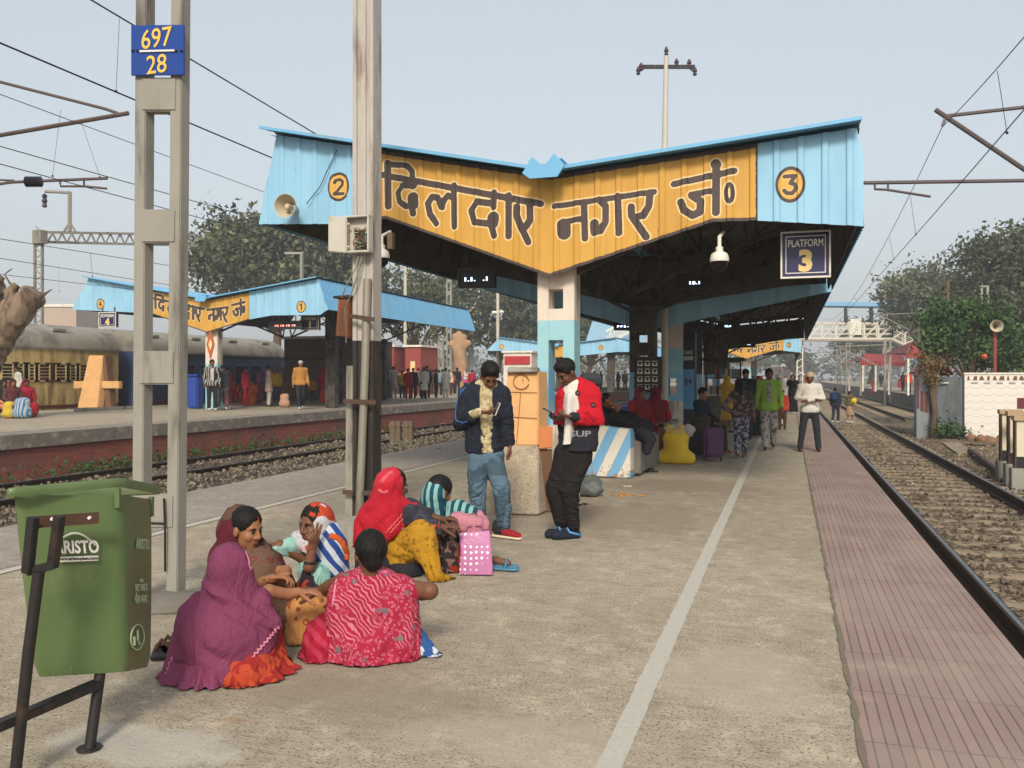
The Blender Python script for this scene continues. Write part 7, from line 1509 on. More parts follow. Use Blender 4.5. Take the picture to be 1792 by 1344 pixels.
S = Sculpt(); S.cap(J(848, 776, .03), J(849, 690, .04), .178, .168, .05, (_f, .7)); S.cap(J(817, 688, .04), J(880, 689, .04), .074, None, .07); S.cap(J(835, 676, .06), J(868, 677, .05), .06, None, .05)
S.cap(J(855, 800, -.16), J(851, 660, -.15), .108, .112, .01, cut=True)
S.chain([J(814, 690, .04), J(806, 738, .03)], [.075, .066], .04); S.chain([J(806, 738, .03), J(826, 726, -.13)], [.064, .052], .03); S.chain([J(882, 692, .04), J(888, 738, .06), J(891, 770, .03)], [.074, .062, .05], .04); S.plane(J(850, 790), -UP, .012)
S.fold = folds(.006, 34, (.8, .3, .6)); jk = part(t, 'jacket', S, .0105, C_('navy_jacket', '#1f232e', var=.15))
S = Sculpt(); S.cap(J(826, 726, -.13), J(839, 721, -.195), .044, .04); part(t, 'shirt_cuff', S, .008, C_('cream_check_shirt', '#b8aa86'))
for k in range(3): trim('sleeve_stripe', jk, [(818 - 5 * k, 672 + 2 * k), (802 - 4 * k, 694), (797 - 3.5 * k, 718), (798 - 3.5 * k, 736), (810 - k, 740 - 3.4 * k), (820, 737 - 3.4 * k)], .0045, C_('stripe_blue', '#3f74b8'), t, .002, 4)
S = Sculpt(); S.cap(J(842, 796, .04), J(860, 796, .04), .125, None, .05, (_f, .85)); S.chain([J(838, 800, .04), J(834, 852, .06), J(841, 905, .11)], [.1, .076, .058], .04); S.chain([J(863, 800, .03), J(879, 852, -.02), J(882, 915, .0)], [.1, .075, .058], .04); S.fold = folds(.0035, 26, (.5, .2, .8)); part(t, 'jeans', S, .0105, C_('blue_jeans', '#40525f', '#627a8c', 'blotch', .45, amt=.5, var=.2))
for nm, a, b_ in (('shoe', J(869, 931, .05), J(906, 938, -.1)), ('shoe', J(836, 922, .14), J(852, 928, .02))):
    m = MB(); S = Sculpt(); S.cap(a + UP * .025, b_ + UP * .0, .045, .036, .02); S.cap(a + UP * .075, a + (b_ - a) * .2 + UP * .06, .042, .045, .03); S.plane(np.array([0, 0, .022]), -UP, .004); v, q = S.mesh(.008); m.add(v, q.tolist(), [0 if v[list(f_)].mean(0) @ nrm(b_ - a) < (a + (b_ - a) * .35) @ nrm(b_ - a) else 1 for f_ in q.tolist()])
    S = Sculpt(); S.cap(a * [1, 1, 0] + UP * .012, b_ * [1, 1, 0] + UP * .012, .05, .043, .02); S.plane(np.array([0, 0, .026]), UP, .003); S.plane(np.array([0, 0, .002]), -UP, .003); v, q = S.mesh(.008); m.add(v, q.tolist(), 2)
    m.build(nm, [C_('shoe_dark', '#2a2527'), C_('shoe_red', '#8a1f2a'), mat('shoe_sole', '#c4b79a', .6)], t, smooth=True, fix=False)
phone('white phone in the hand of the man in the navy jacket', J(869, 716, -.27), (nrm(_r * .4 - _f), nrm(UP * .75 + _f * .55 + _r * .3), nrm(np.cross(_r * .4 - _f, UP * .75 + _f * .55))), mat('phone_white', '#b9b7b2', .3))
# man in red and charcoal jacket
z = depth(941); J = jf(z); t = thing('person', 'man in red and charcoal jacket and black trousers bent over his phone', 'person', PZ(990, 941), FG)
f, u = turn(nrm(TC * .62 - _r * .8), 0, -36)
fr = body(t, 3, [(J(991, 652, -.02), f, u, 1.04, J(1004, 674, .04))], [([J(1036, 694, .03), J(1042, 735, .0), J(1003, 729, -.2)], [.04, .036, .027]), ([J(988, 696, .08), J(982, 738, .1), J(976, 732, -.12)], [.04, .033, .027]), ([J(984, 905, .06), J(984, 924, .06)], [.045, .038]), ([J(1004, 912), J(1005, 930)], [.045, .038])],
          [((J(1001, 729, -.2), -_r * .95 - _f * .15 + UP * .06, UP * .9 + _f * .2), dict(thumb=-1, curl=.9)), ((J(981, 733, -.13), -_r * .8 - _f * .55 + UP * .1, UP * .9), dict(thumb=1, curl=.9))], J(1004, 790, .04), 2)
hairpart(t, fr)
S = Sculpt(); S.cap(J(1008, 776, .03), J(1008, 690, .03), .145, .148, .05, (_f, .72)); S.cap(J(1000, 674, .0), J(1014, 674, .03), .06, None, .04); S.cap(J(989, 795, -.098), J(997, 692, -.09), .03, .036, .03); S.plane(J(1000, 774), -UP, .01); S.fold = folds(.002, 40); part(t, 'shirt', S, .011, C_('white_tshirt', '#c9c4bb', var=.05))
def jacket(z0, z1):
    S = Sculpt(); S.cap(J(1012, 772, .03), J(1012, 690, .05), .18, .172, .05, (_f, .74)); S.cap(J(988, 692, .06), J(1036, 690, .04), .076, None, .07); S.cap(J(998, 676, .07), J(1028, 678, .06), .062, None, .05)
    S.cap(J(988, 780, -.15), J(997, 660, -.15), .062, .078, .008, cut=True)
    S.chain([J(1038, 694, .03), J(1043, 735, .0)], [.084, .072], .04); S.chain([J(1043, 735, .0), J(1014, 729, -.15)], [.072, .056], .04); S.chain([J(985, 696, .08), J(981, 738, .1), J(978, 733, -.06)], [.066, .056, .046], .04)
    S.fold = lambda P: .0035 * (.6 - np.abs(np.sin(P[:, 2] * 40 + .8 * np.sin(P[:, 0] * 14)))) + folds(.005, 34)(P)
    if z1 is not None: S.plane(np.array([0, 0, z1]), UP, .003)
    S.plane(np.array([0, 0, z0]), -UP, .004); return S
zs_ = float(J(1000, 741)[2]); zh = float(J(1000, 787)[2])
jr = part(t, 'jacket_red_upper', jacket(zs_, None), .0105, C_('red_jacket', '#b01525', var=.1)); jd = part(t, 'jacket_dark_lower', jacket(zh, zs_ - .002), .0105, C_('charcoal_jacket', '#24242b', var=.12))
S = Sculpt(); S.cap(J(1018, 732, -.13), J(1003, 729, -.19), .05, .043); part(t, 'cuff', S, .008, C_('charcoal_jacket', '#24242b'))
S = Sculpt(); S.ell(J(1034, 662, .12), (.095, .09, .06), None); S.cap(J(1022, 664, .08), J(1046, 668, .1), .05, .05, .04); S.fold = folds(.006, 40); part(t, 'hood', S, .01, C_('charcoal_hood', '#34363d'))
hit = surf([jr, jd])
for px, py in ((1011, 688), (1038, 709)):
    p = hit(px, py, .003)
    if p is not None: m = MB(); m.lathe(p, [(.026, 0), (.026, .004), (.014, .006)], 16, axis=-_f); m.lathe(p - _f * .005, [(.013, 0), (.012, .003)], 12, 1, axis=-_f); m.build('badge', [C_('badge_dark', '#3a2024'), C_('badge_grey', '#6d4f50')], jr)
p = hit(1016, 759, .012)
if p is not None: conform(text('jacket_print', 'SUP', p, .055, mat('print_grey', '#77777d', .6), jd, _r, UP, .0, .002, w=.2), jd, .004)
S = Sculpt(); S.cap(J(992, 792, .04), J(1014, 792, .04), .125, None, .05, (_f, .88)); S.chain([J(988, 796, .05), J(969, 852, .04), J(983, 912, .06)], [.1, .076, .058], .04); S.chain([J(1016, 796, .03), J(996, 852, -.02), J(1004, 918, .0)], [.104, .08, .06], .04); S.fold = folds(.004, 26, (.5, .2, .8)); part(t, 'trousers', S, .0105, C_('black_trousers', '#1d1918', var=.25))
for a, b_ in ((J(992, 932, .04), J(962, 934, .0)), (J(1008, 937, .0), J(974, 940, -.08))):
    m = MB(); S = Sculpt(); S.cap(a * [1, 1, 0] + UP * .03, b_ * [1, 1, 0] + UP * .035, .048, .05, .02); S.plane(np.array([0, 0, .004]), -UP, .003); v, q = S.mesh(.008); m.add(v, q.tolist(), 0)
    d_ = nrm((b_ - a) * [1, 1, 0]); s_ = np.cross(d_, UP); c_ = (a * .55 + b_ * .45) * [1, 1, 0]
    m.tube([a * [1, 1, 0] - d_ * .03 + s_ * .048 + UP * .03, c_ + s_ * .05 + UP * .065, c_ + UP * .098, c_ - s_ * .05 + UP * .065, a * [1, 1, 0] - d_ * .03 - s_ * .048 + UP * .03], .011, 6, 1)
    m.build('clog', [C_('clog_navy', '#1e2530'), C_('clog_blue', '#4f8fc4')], t, smooth=True, fix=False)
phone('black phone held by the man in the red jacket', J(963, 722, -.22), (nrm(_r * .3 - _f), nrm(-_r * .8 + UP * .5), nrm(np.cross(_r * .3 - _f, -_r * .8 + UP * .5))))

# ---- the seated women
SG = 'women sitting on the platform'
def wrap(*prims, fold=.007, ff=26, cuts=()):
    S = Sculpt()
    for p_ in prims:
        if len(p_) == 4 and not np.isscalar(p_[1]): S.cap(*p_)
        else: S.ell(*p_)
    return S
V_ = lambda ang: None
axc = np.array([_r, _f, UP])
# purple shawl
z = depth(1196) + .16; J = jf(z); t = thing('person', 'woman seen from behind, wrapped in a plain purple shawl with pink zigzag border', 'person', PZ(400, 1180), SG)
f, u = turn(nrm(_f * .85 + _r * .5), 0, -8)
fr = body(t, 2, [(J(402, 995, -.02), f, u, .98, J(400, 1040, .02))], [([J(470, 1035, .12), J(505, 1040, .2), J(522, 1036, .22)], [.036, .03, .026])], [((J(522, 1036, .22), _r + _f * .1, -UP), dict(thumb=1, curl=.7))], J(400, 1130, .04))
S = Sculpt(); S.ell(J(438, 1162, .02), (.185, .24, .125), axc, .05); S.ell(J(452, 1125, .12), (.11, .2, .2), axc, .08); S.cap(J(345, 1185, -.16), J(372, 1187, -.17), .045, .04, .03); S.plane(np.array([0, 0, .004]), -UP, .004); S.fold = folds(.009, 34, (.9, .2, .5)); part(t, 'sari', S, .011, C_('red_orange_sari', '#8f2620', '#b04a2c', 'blotch', 1.6, amt=.7))
S = Sculpt(); S.ell(J(399, 990, -.01), (.098, .125, .132), axc, .03); S.cap(J(397, 1000, .02), J(396, 1050, .02), .088, .12, .07); S.cap(J(358, 1055, .03), J(448, 1052, .05), .07, .08, .06); S.ell(J(396, 1105, .02), (.245, .23, .22), axc, .07); S.ell(J(372, 1172, .0), (.22, .23, .12), axc, .06); S.cap(J(455, 1060, .02), J(478, 1090, .0), .06, .05, .04)
S.cap(J(330, 1070, -.02), J(303, 1180, -.06), .05, .05, .08); S.cap(J(432, 1020, .0), J(425, 985, .0), .05, .06, .06)
S.ell(J(440, 985, .09), (.07, .1, .105), axc, .02, cut=True)
n_ = nrm(_r * 120 - UP * 109); S.plane(J(452, 1152), n_, .01); S.plane(np.array([0, 0, .012]), -UP, .008)
df = drape_folds(J(405, 1010), 6, .013, .003, 26)
def fo(P):
    q = (P - J(400, 1040)); x, zz = q @ _r, q[:, 2]; return df(P) + .014 * np.exp(-((x + .15 + zz * .1) / .012) ** 2) * (zz < .02) - .014 * np.exp(-((x * .5 + zz - .02 + x * x) / .018) ** 2) + .012 * np.exp(-((x * .62 + zz + .03) / .016) ** 2)
S.fold = fo; sh = part(t, 'shawl', S, .0095, C_('purple_shawl', '#743752', var=.1, bump=.3))
hem(t, J(378, 1178, .0), .215, .215, -215, -62, C_('purple_shawl', '#743752')); hem(t, J(440, 1178, .03), .175, .2, -80, 20, C_('red_orange_sari', '#8f2620'), .06, .06)
pk = C_('pink_trim', '#c97f93', '#8a3f5f', 'dots', 3); 
trim('shawl_trim', sh, [(488, 1097), (472, 1116), (453, 1138), (432, 1160), (412, 1181), (396, 1194)], .0075, pk, t, .001, 7, 2.2); trim('shawl_trim', sh, [(418, 949), (430, 962), (437, 980), (439, 1000)], .005, pk, t, .001, 7, 1.6); trim('shawl_trim', sh, [(291, 1182), (296, 1166), (304, 1146)], .006, pk, t, .001, 4, 2)
for a in ((330, 1198), (350, 1195)): S = Sculpt(); S.cap(J(a[0] - 8, a[1] - 2, -.19), J(a[0] + 8, a[1], -.2), .026, .03, .02); S.plane(np.array([0, 0, .003]), -UP); S.fold = folds(.004, 90); part(t, 'gathered_hem', S, .009, C_('red_orange_sari', '#a8261f'))
# maroon and olive shawl
z = depth(1106); J = jf(z); t = thing('person', 'woman in maroon and olive shawl, face in profile to the right, listening', 'person', PZ(440, 1100), SG)
f, u = turn(nrm(_r * .86 - _f * .5), 0, -10)
fr = body(t, 2, [(J(432, 925), f, u, 1.02, J(428, 965, .05))], [([J(447, 1028, -.12), J(462, 1018, -.2), J(478, 1012, -.22)], [.036, .031, .026]), ([J(500, 1000, -.05), J(492, 1012, -.16)], [.034, .027])],
          [((J(474, 1012, -.22), _r * .9 + UP * .05, -_f * .3 - UP), dict(thumb=-1, curl=.8)), ((J(494, 1008, -.17), -_r * .85 - UP * .25, -UP - _f * .3), dict(thumb=1, curl=.9))], J(440, 1060, .05))
S = Sculpt(); hair_prims(S, fr[0], fr[1], 1.02, 'bun'); part(t, 'hair', S, .008, M_hair)
m = MB(); P = fr[0]; m.tube([P(0, .087, .068), P(0, .078, .09)], .0025, 5); m.build('parting_mark', C_('vermilion', '#9c2a22'), t)
S = Sculpt(); S.ell(J(448, 1030, .02), (.2, .2, .24), axc, .06); S.ell(J(470, 1075, -.05), (.25, .22, .12), axc, .06); S.ell(J(440, 985, .04), (.16, .14, .12), axc, .06); S.fold = folds(.007, 30); S.plane(np.array([0, 0, .01]), -UP); part(t, 'dress', S, .011, C_('olive_tunic', '#644a3c', '#6a262c', 'flowers', .9, amt=.7))
S = Sculpt(); S.ell(J(418, 918, .05), (.115, .12, .135), np.array([fr[1][0], fr[1][1], fr[1][2]]), .03); S.cap(J(412, 935, .06), J(418, 985, .08), .1, .13, .08); S.cap(J(392, 975, .08), J(462, 975, .1), .09, .08, .08); S.cap(J(456, 950, .02), J(470, 1000, .0), .05, .055, .05); S.cap(J(478, 985, .06), J(508, 1040, .0), .07, .075, .06); S.ell(J(400, 1030, .14), (.16, .16, .24), axc, .08)
P = fr[0]; S.ell(P(0, .095, -.02), np.array([.082, .098, .125]), fr[1], .012, cut=True); S.cap(J(452, 1000, -.22), J(446, 950, -.22), .12, .06, .02, cut=True); S.fold = drape_folds(J(432, 940), 7, .01, .004, 30)
sh = part(t, 'shawl', S, .0095, C_('maroon_shawl', '#551c28', '#57503a', 'blotch', .5, amt=.6, var=.15)); trim('shawl_trim', sh, [(416, 888), (414, 905), (414, 925), (418, 945)], .006, C_('maroon_trim', '#7d3a40', '#a8726a', 'dots', 3), t, .001, 6, 1.2); trim('shawl_trim', sh, [(472, 975), (484, 985), (496, 1002), (503, 1025)], .008, C_('trim_tan', '#8f6b4f'), t, .001, 5, 1.4)
m = MB(); m.lathe(J(468, 1016, -.24), [(.012, -.004), (.014, 0), (.012, .004)], 10, axis=_r); m.build('ring', mat('gold_ring', '#c9a24a', .3, .9), t)
# mint sleeves, printed scarf
z = depth(1092); J = jf(z); t = thing('person', 'girl with mint sleeves and orange, blue and white scarf raising two fingers', 'person', PZ(560, 1088), SG)
f, u = turn(nrm(TC * .8 - _r * .55), 0, -6)
fr = body(t, 0, [(J(550, 917), f, u, 1.0, J(556, 955, .06))], [([J(490, 955, -.05), J(474, 962, -.08)], [.034, .026]), ([J(541, 992, -.2), J(545, 966, -.2)], [.034, .026])],
          [((J(473, 963, -.08), -UP * .95 - _r * .2 - _f * .1, _f * .6 + _r * .3), dict(thumb=-1, curl=.45, spread=.16)), ((J(545, 965, -.2), UP * .97 + _r * .16, _f * .4 - _r * .6), dict(thumb=1, curl=2.2, fingers=(2, 2, 1, 1), spread=.14, s=1.05))], J(562, 1040, .06))
S = Sculpt(); hair_prims(S, fr[0], fr[1], 1.0, 'bun'); part(t, 'hair', S, .008, M_hair)
S = Sculpt(); S.ell(J(562, 1000, .06), (.15, .13, .17), axc, .05); S.chain([J(536, 950, .05), J(508, 953, -.02), J(478, 961, -.075)], [.06, .048, .036], .03); S.chain([J(572, 965, .02), J(562, 1012, -.12), J(543, 984, -.2)], [.06, .055, .037], .03); S.fold = folds(.005, 46); part(t, 'mint_blouse', S, .009, C_('mint_blouse', '#86b0a4', var=.08))
m = MB()
for c_, ax_ in ((J(475, 962, -.077), _r), (J(543, 984, -.2), UP)): m.lathe(c_, [(.037, -.007), (.041, 0), (.037, .007)], 14, axis=ax_)
m.build('cuff', dk, t)
sc1 = C_('printed_scarf', '#a83e24', '#b9bcc0', 'blotch', .42, amt=.9); sc2 = C_('blue_scarf', '#233f7a', '#b4b9bf', 'vstripes', 1.1, amt=.9)
S = Sculpt(); P = fr[0]; S.ell(P(0, -.025, .03), np.array([.102, .112, .112]), fr[1], .02); S.cap(P(.02, -.06, -.02), J(570, 965, .06), .09, .09, .06); S.ell(P(0, .1, -.03), np.array([.07, .09, .105]), fr[1], .012, cut=True); S.cap(J(520, 940, .02), J(545, 955, -.05), .05, .045, .04); S.fold = folds(.005, 44); part(t, 'scarf', S, .0085, sc1)
S = Sculpt(); S.cap(P(-.05, -.06, .02), J(584, 950, .02), .06, .075, .05); S.cap(J(578, 955, .0), J(588, 1010, .02), .1, .1, .05, (_f, .8)); S.cap(J(560, 950, -.06), J(586, 990, -.06), .04, .05, .05); S.fold = folds(.006, 40, (.6, .3, .8)); bs = part(t, 'scarf_end', S, .009, sc2)
trim('scarf_band', bs, [(577, 938), (590, 942), (600, 952), (606, 968), (604, 985)], .022, C_('orange_band', '#b8501f'), t, -.008, 4)
S = Sculpt(); S.ell(J(560, 1050, .02), (.2, .2, .18), axc, .05); S.ell(J(548, 1020, -.1), (.09, .12, .12), axc, .06); S.plane(np.array([0, 0, .01]), -UP); S.fold = folds(.008, 30); part(t, 'skirt', S, .011, C_('dark_print_skirt', '#2b2028', '#9c3a24', 'blotch', .8, amt=.85))
# red printed back
z = depth(1166) + .16; J = jf(z); t = thing('person', 'black haired woman seen from behind in a crimson tie dyed shawl with pale lines', 'person', PZ(650, 1150), SG)
f, u = turn(nrm(_f * .9 - _r * .35), 0, -16)
fr = body(t, 0, [(J(648, 968, .02), f, u, 1.0, J(652, 1005, .02))], [([J(715, 1030, .06), J(752, 1034, -.0), J(738, 1040, .16)], [.05, .046, .036]), ([J(600, 1015, .1), J(578, 1025, .2), J(560, 1033, .28)], [.042, .036, .028])], [((J(560, 1033, .28), -_r + UP * .02, -UP), dict(thumb=-1, curl=.7))], J(650, 1110, .05))
S = Sculpt(); P = fr[0]; S.ell(P(0, -.02, .035), np.array([.088, .105, .098]), fr[1], .02); S.cap(P(0, -.06, -.0), P(.0, -.06, -.05), .075, .055, .03); S.ell(P(0, .11, -.03), np.array([.07, .085, .1]), fr[1], .01, cut=True); S.fold = lambda X: .003 * np.sin((X @ _r) * 230 + 12 * np.sin(X[:, 2] * 14)); part(t, 'hair', S, .008, M_hair)
bh = C_('crimson_tie_dye', '#98203a', '#bf7583', 'bandhani', 2.1, amt=.8, col3='#5d6668', var=.08)
S = Sculpt(); S.cap(J(614, 1020, .06), J(706, 1027, .05), .072, .07, .07); S.ell(J(652, 1065, .05), (.2, .155, .21), axc, .06); S.ell(J(645, 1128, .03), (.215, .19, .15), axc, .05); S.cap(J(585, 1158, -.02), J(705, 1158, -.02), .03, .03, .05); S.cap(J(592, 1045, .02), J(588, 1150, .0), .07, .08, .08); S.cap(J(712, 1040, .02), J(706, 1150, .0), .075, .07, .08); S.cap(J(650, 1000, .03), J(655, 1020, .03), .075, .1, .06)
S.plane(np.array([0, 0, .01]), -UP, .006); S.fold = drape_folds(J(655, 1000), 6, .013, .004, 26)
sh = part(t, 'shawl', S, .0095, bh); trim('shawl_trim', sh, [(592, 998), (618, 986), (642, 990), (664, 1000), (684, 1004)], .016, C_('pink_edge', '#c0607c'), t, .002, 4); trim('shawl_trim', sh, [(592, 1000), (586, 1030), (580, 1070)], .006, pk, t, .001, 5); trim('shawl_trim', sh, [(578, 1168), (620, 1170), (670, 1170), (712, 1164)], .006, C_('pink_edge', '#c0607c'), t, .0, 4)
hem(t, J(645, 1150, .03), .205, .17, -190, 10, bh, .07, .035)
S = Sculpt(); S.ell(J(570, 1120, .1), (.13, .22, .15), axc, .05); S.ell(J(700, 1125, .12), (.13, .22, .14), axc, .05); S.cap(J(545, 1150, .1), J(575, 1152, .0), .05, .05, .04); S.plane(np.array([0, 0, .006]), -UP); S.fold = folds(.007, 32); part(t, 'skirt', S, .011, C_('crimson_skirt', '#96182f', '#b8405a', 'vstripes', 1.2, amt=.5))
S = Sculpt(); S.cap(J(725, 1112, .08), J(748, 1140, .04), .06, .05, .04); S.cap(J(728, 1140, .05), J(758, 1141, .02), .03, .035, .04); S.plane(np.array([0, 0, .004]), -UP); S.fold = folds(.007, 60); part(t, 'petticoat', S, .009, C_('blue_dot_cotton', '#2c4f86', '#c4c8cc', 'blotch', 1.1, amt=.95))
# orange bundle in the middle of the circle
z = depth(1128); J = jf(z); t = thing('cloth_bundle', 'orange cloth bag with dark red flower print lying among the seated women', 'bundle', PZ(540, 1126))
S = Sculpt(); S.ell(J(543, 1062, .12), (.13, .12, .1), axc, .05); S.ell(J(528, 1092, .06), (.1, .1, .13), axc, .06); S.cap(J(560, 1052, .1), J(578, 1042, .08), .06, .03, .05); S.cap(J(525, 1100, .05), J(520, 1124, .02), .07, .03, .05); S.plane(np.array([0, 0, .004]), -UP); S.fold = folds(.007, 34, (.8, .2, .7)); part(t, 'bag_body', S, .0095, C_('orange_print', '#b5804a', '#7d2a1c', 'flowers', 1.2, amt=.9))
m = MB(); m.tube([J(512, 1075, 0.), J(505, 1058, .05), J(520, 1046, .1), J(540, 1043, .1)], .012, 6); m.build('handle', C_('orange_trim', '#8d4a24'), t)
S = Sculpt(); S.ell(J(518, 1120, .1), (.07, .1, .09), axc, .04); S.cap(J(510, 1150, .02), J(545, 1148, .02), .03, .025, .03); S.plane(np.array([0, 0, .004]), -UP); S.fold = folds(.006, 60); tag(sculpt_obj('printed_cloth', [(S, .01, 0)], [C_('black_white_print', '#37332e', '#b0aa98', 'blotch', 1.6, amt=.9)], None), 'black and cream printed cloth crumpled below the orange bag', 'cloth')
# red shawl with yellow skirt
z = depth(1004); J = jf(z); t = thing('person', 'woman in bright red shawl and mustard yellow skirt, seated facing away to the right', 'person', PZ(690, 1000), SG)
f, u = turn(nrm(_r * .85 + _f * .5), 0, -12)
fr = body(t, 3, [(J(690, 850), f, u, 1.05, J(684, 884, .04))], [([J(748, 920, -.1), J(772, 922, -.12)], [.038, .03]), ([J(735, 900, .05), J(770, 908, .05)], [.036, .028])], [((J(770, 908, .05), _r + UP * .05, -UP), dict(thumb=1, curl=.6, s=1.1)), ((J(772, 922, -.12), _r * .9 + UP * .1, -UP + _f * .2), dict(thumb=1, curl=.8, s=1.1))], J(680, 960, .03))
S = Sculpt(); hair_prims(S, fr[0], fr[1], 1.05, 'bun'); part(t, 'hair', S, .009, M_hair)
S = Sculpt(); S.chain([J(705, 892, .0), J(735, 908, -.08), J(764, 921, -.12)], [.085, .07, .05], .04); S.chain([J(718, 885, .08), J(750, 900, .06)], [.07, .05], .04); S.fold = folds(.006, 40); part(t, 'cardigan', S, .011, C_('charcoal_cardigan', '#2c2c34', '#3d3f48', 'blotch', 2))
m = MB(); m.lathe(J(766, 921, -.12), [(.04, -.03), (.043, -.01), (.04, .0), (.043, .015)], 14, axis=_r); m.build('bangles', mat('red_bangle', '#a8352c', .3), t)
S = Sculpt(); P = fr[0]; S.ell(P(0, -.03, .03), np.array([.108, .118, .12]), fr[1], .02); S.cap(P(0, -.06, -.02), J(672, 895, .03), .1, .15, .07); S.ell(J(672, 915, .02), (.19, .16, .24), axc, .06); S.cap(J(640, 915, .02), J(640, 950, .02), .09, .1, .07); S.cap(J(690, 885, .0), J(718, 888, .04), .11, .08, .08); S.ell(P(0, .115, -.02), np.array([.08, .1, .12]), fr[1], .012, cut=True)
n_ = nrm(_r * 47 - UP * 49); S.plane(J(700, 918), n_, .012); S.plane(J(660, 950), -UP, .02); S.fold = drape_folds(J(690, 865), 7, .013, .003, 26); sh = part(t, 'shawl', S, .0105, C_('red_shawl', '#a81a2a', '#bf4450', 'blotch', .3, amt=.3))
for dx in (0, 8): trim('shawl_trim', sh, [(719 - dx, 889), (708 - dx, 905), (694 - dx, 920), (680 - dx, 936)], .004, C_('salmon_trim', '#cf6a66'), t, .001, 5, .8)
hb = C_('hood_lace', '#c9545a', '#a01828', 'flowers', 1.6, amt=.8); trim('hood_lace', sh, [(668, 845), (678, 832), (690, 826)], .022, hb, t, -.012, 4); trim('hood_lace', sh, [(664, 858), (672, 862), (682, 858)], .02, hb, t, -.012, 4)
S = Sculpt(); S.cap(J(700, 960, .0), J(738, 935, -.12), .12, .11, .08); S.cap(J(738, 935, -.12), J(765, 1005, -.24), .12, .05, .06); S.cap(J(690, 950, .1), J(720, 990, .05), .13, .1, .08); S.cap(J(755, 1005, -.22), J(786, 1010, -.18), .03, .025, .04); S.ell(J(712, 1004, -.22), (.13, .12, .1), axc, .05, cut=True); S.plane(np.array([0, 0, .006]), -UP); S.fold = folds(.009, 34, (.8, .3, .3)); part(t, 'skirt', S, .0105, C_('mustard_skirt', '#a67a1e', '#6d4a0c', 'flowers', 1.5, amt=.8))
S = Sculpt(); S.ell(J(710, 995, -.02), (.14, .12, .1), axc, .04); S.ell(J(655, 975, .05), (.16, .16, .16), axc, .05); S.plane(np.array([0, 0, .004]), -UP); S.fold = folds(.006, 40); part(t, 'petticoat', S, .012, dk)
# teal striped shawl
z = depth(994); J = jf(z); t = thing('person', 'person in teal striped hooded shawl with pink sleeves, seated facing away', 'person', PZ(775, 990), SG)
f, u = turn(nrm(_r * .75 + _f * .65), 0, -18)
fr = body(t, 0, [(J(770, 860), f, u, 1.0, J(764, 892, .03))], [([J(828, 905, -.06), J(842, 915, -.06)], [.036, .028])], [((J(836, 908, -.04), _r * .8 - UP * .5, -UP - _r * .2), dict(thumb=1, curl=.7, s=1.1))], J(768, 960, .05))
S = Sculpt(); P = fr[0]; S.ell(P(0, -.015, .04), np.array([.09, .108, .096]), fr[1], .02); S.ell(P(0, .105, -.03), np.array([.075, .075, .1]), fr[1], .01, cut=True); part(t, 'hair', S, .009, M_hair)
ts = C_('teal_stripes', '#164550', '#7fa9a6', 'stripes', 1.05, amt=.9)
S = Sculpt(); S.ell(P(0, -.055, -.01), np.array([.1, .09, .12]), fr[1], .02); S.cap(P(0, -.06, -.06), J(757, 895, .04), .09, .11, .06); S.cap(J(738, 890, .08), J(800, 892, .04), .09, .085, .07); S.cap(J(800, 892, .04), J(824, 898, -.02), .085, .07, .05); S.ell(J(762, 912, .05), (.16, .14, .12), axc, .06); S.ell(P(0, .07, .06), np.array([.095, .11, .125]), fr[1], .012, cut=True); S.fold = folds(.006, 36); part(t, 'shawl', S, .0105, ts)
S = Sculpt(); S.chain([J(800, 910, -.1), J(830, 917, -.12), J(848, 916, -.1)], [.075, .07, .045], .03); S.chain([J(826, 896, -.0), J(845, 908, -.03)], [.06, .045], .03); S.fold = lambda X: .004 * np.sin((X @ _r) * 110); part(t, 'sleeve', S, .01, C_('pink_sleeve', '#b07480', var=.08))
S = Sculpt(); S.chain([J(765, 975, .05), J(790, 930, -.06), J(778, 990, -.1)], [.15, .1, .09], .06); S.plane(np.array([0, 0, .005]), -UP); S.fold = folds(.007, 34); part(t, 'skirt', S, .011, C_('dark_floral', '#2e2628', '#8a6a60', 'blotch', 1.5, amt=.7))
S = Sculpt(); S.chain([J(806, 935, -.02), J(792, 990, -.1)], [.08, .075], .05); S.plane(np.array([0, 0, .005]), -UP); S.fold = folds(.007, 40); part(t, 'red_fold', S, .011, C_('rust_cloth', '#8a2a18'))
for k, (a, b_) in enumerate(((J(866, 992, .05), J(898, 993, .0)), (J(866, 1000, -.05), J(898, 1003, -.1)))):
    m = MB(); S = Sculpt(); S.cap(a * [1, 1, 0] + UP * .012, b_ * [1, 1, 0] + UP * .012, .045, .048, .02); S.plane(np.array([0, 0, .022]), UP, .003); S.plane(np.array([0, 0, .003]), -UP, .003); v, q = S.mesh(.009); m.add(v, q.tolist(), 0)
    if k == 0:
        S = Sculpt(); S.cap(a * [1, 1, 0] + UP * .05, (a * .3 + b_ * .7) * [1, 1, 0] + UP * .035, .036, .03, .02); v, q = S.mesh(.009); m.add(v, q.tolist(), 1)
    m.tube([(a * .5 + b_ * .5) * [1, 1, 0] - _f * .04 + UP * .02, (a * .3 + b_ * .7) * [1, 1, 0] + UP * .075, (a * .5 + b_ * .5) * [1, 1, 0] + _f * .04 + UP * .02], .009, 6, 0); m.build('slipper', [C_('slipper_blue', '#4f7f98'), SK[0]], t, smooth=True, fix=False)
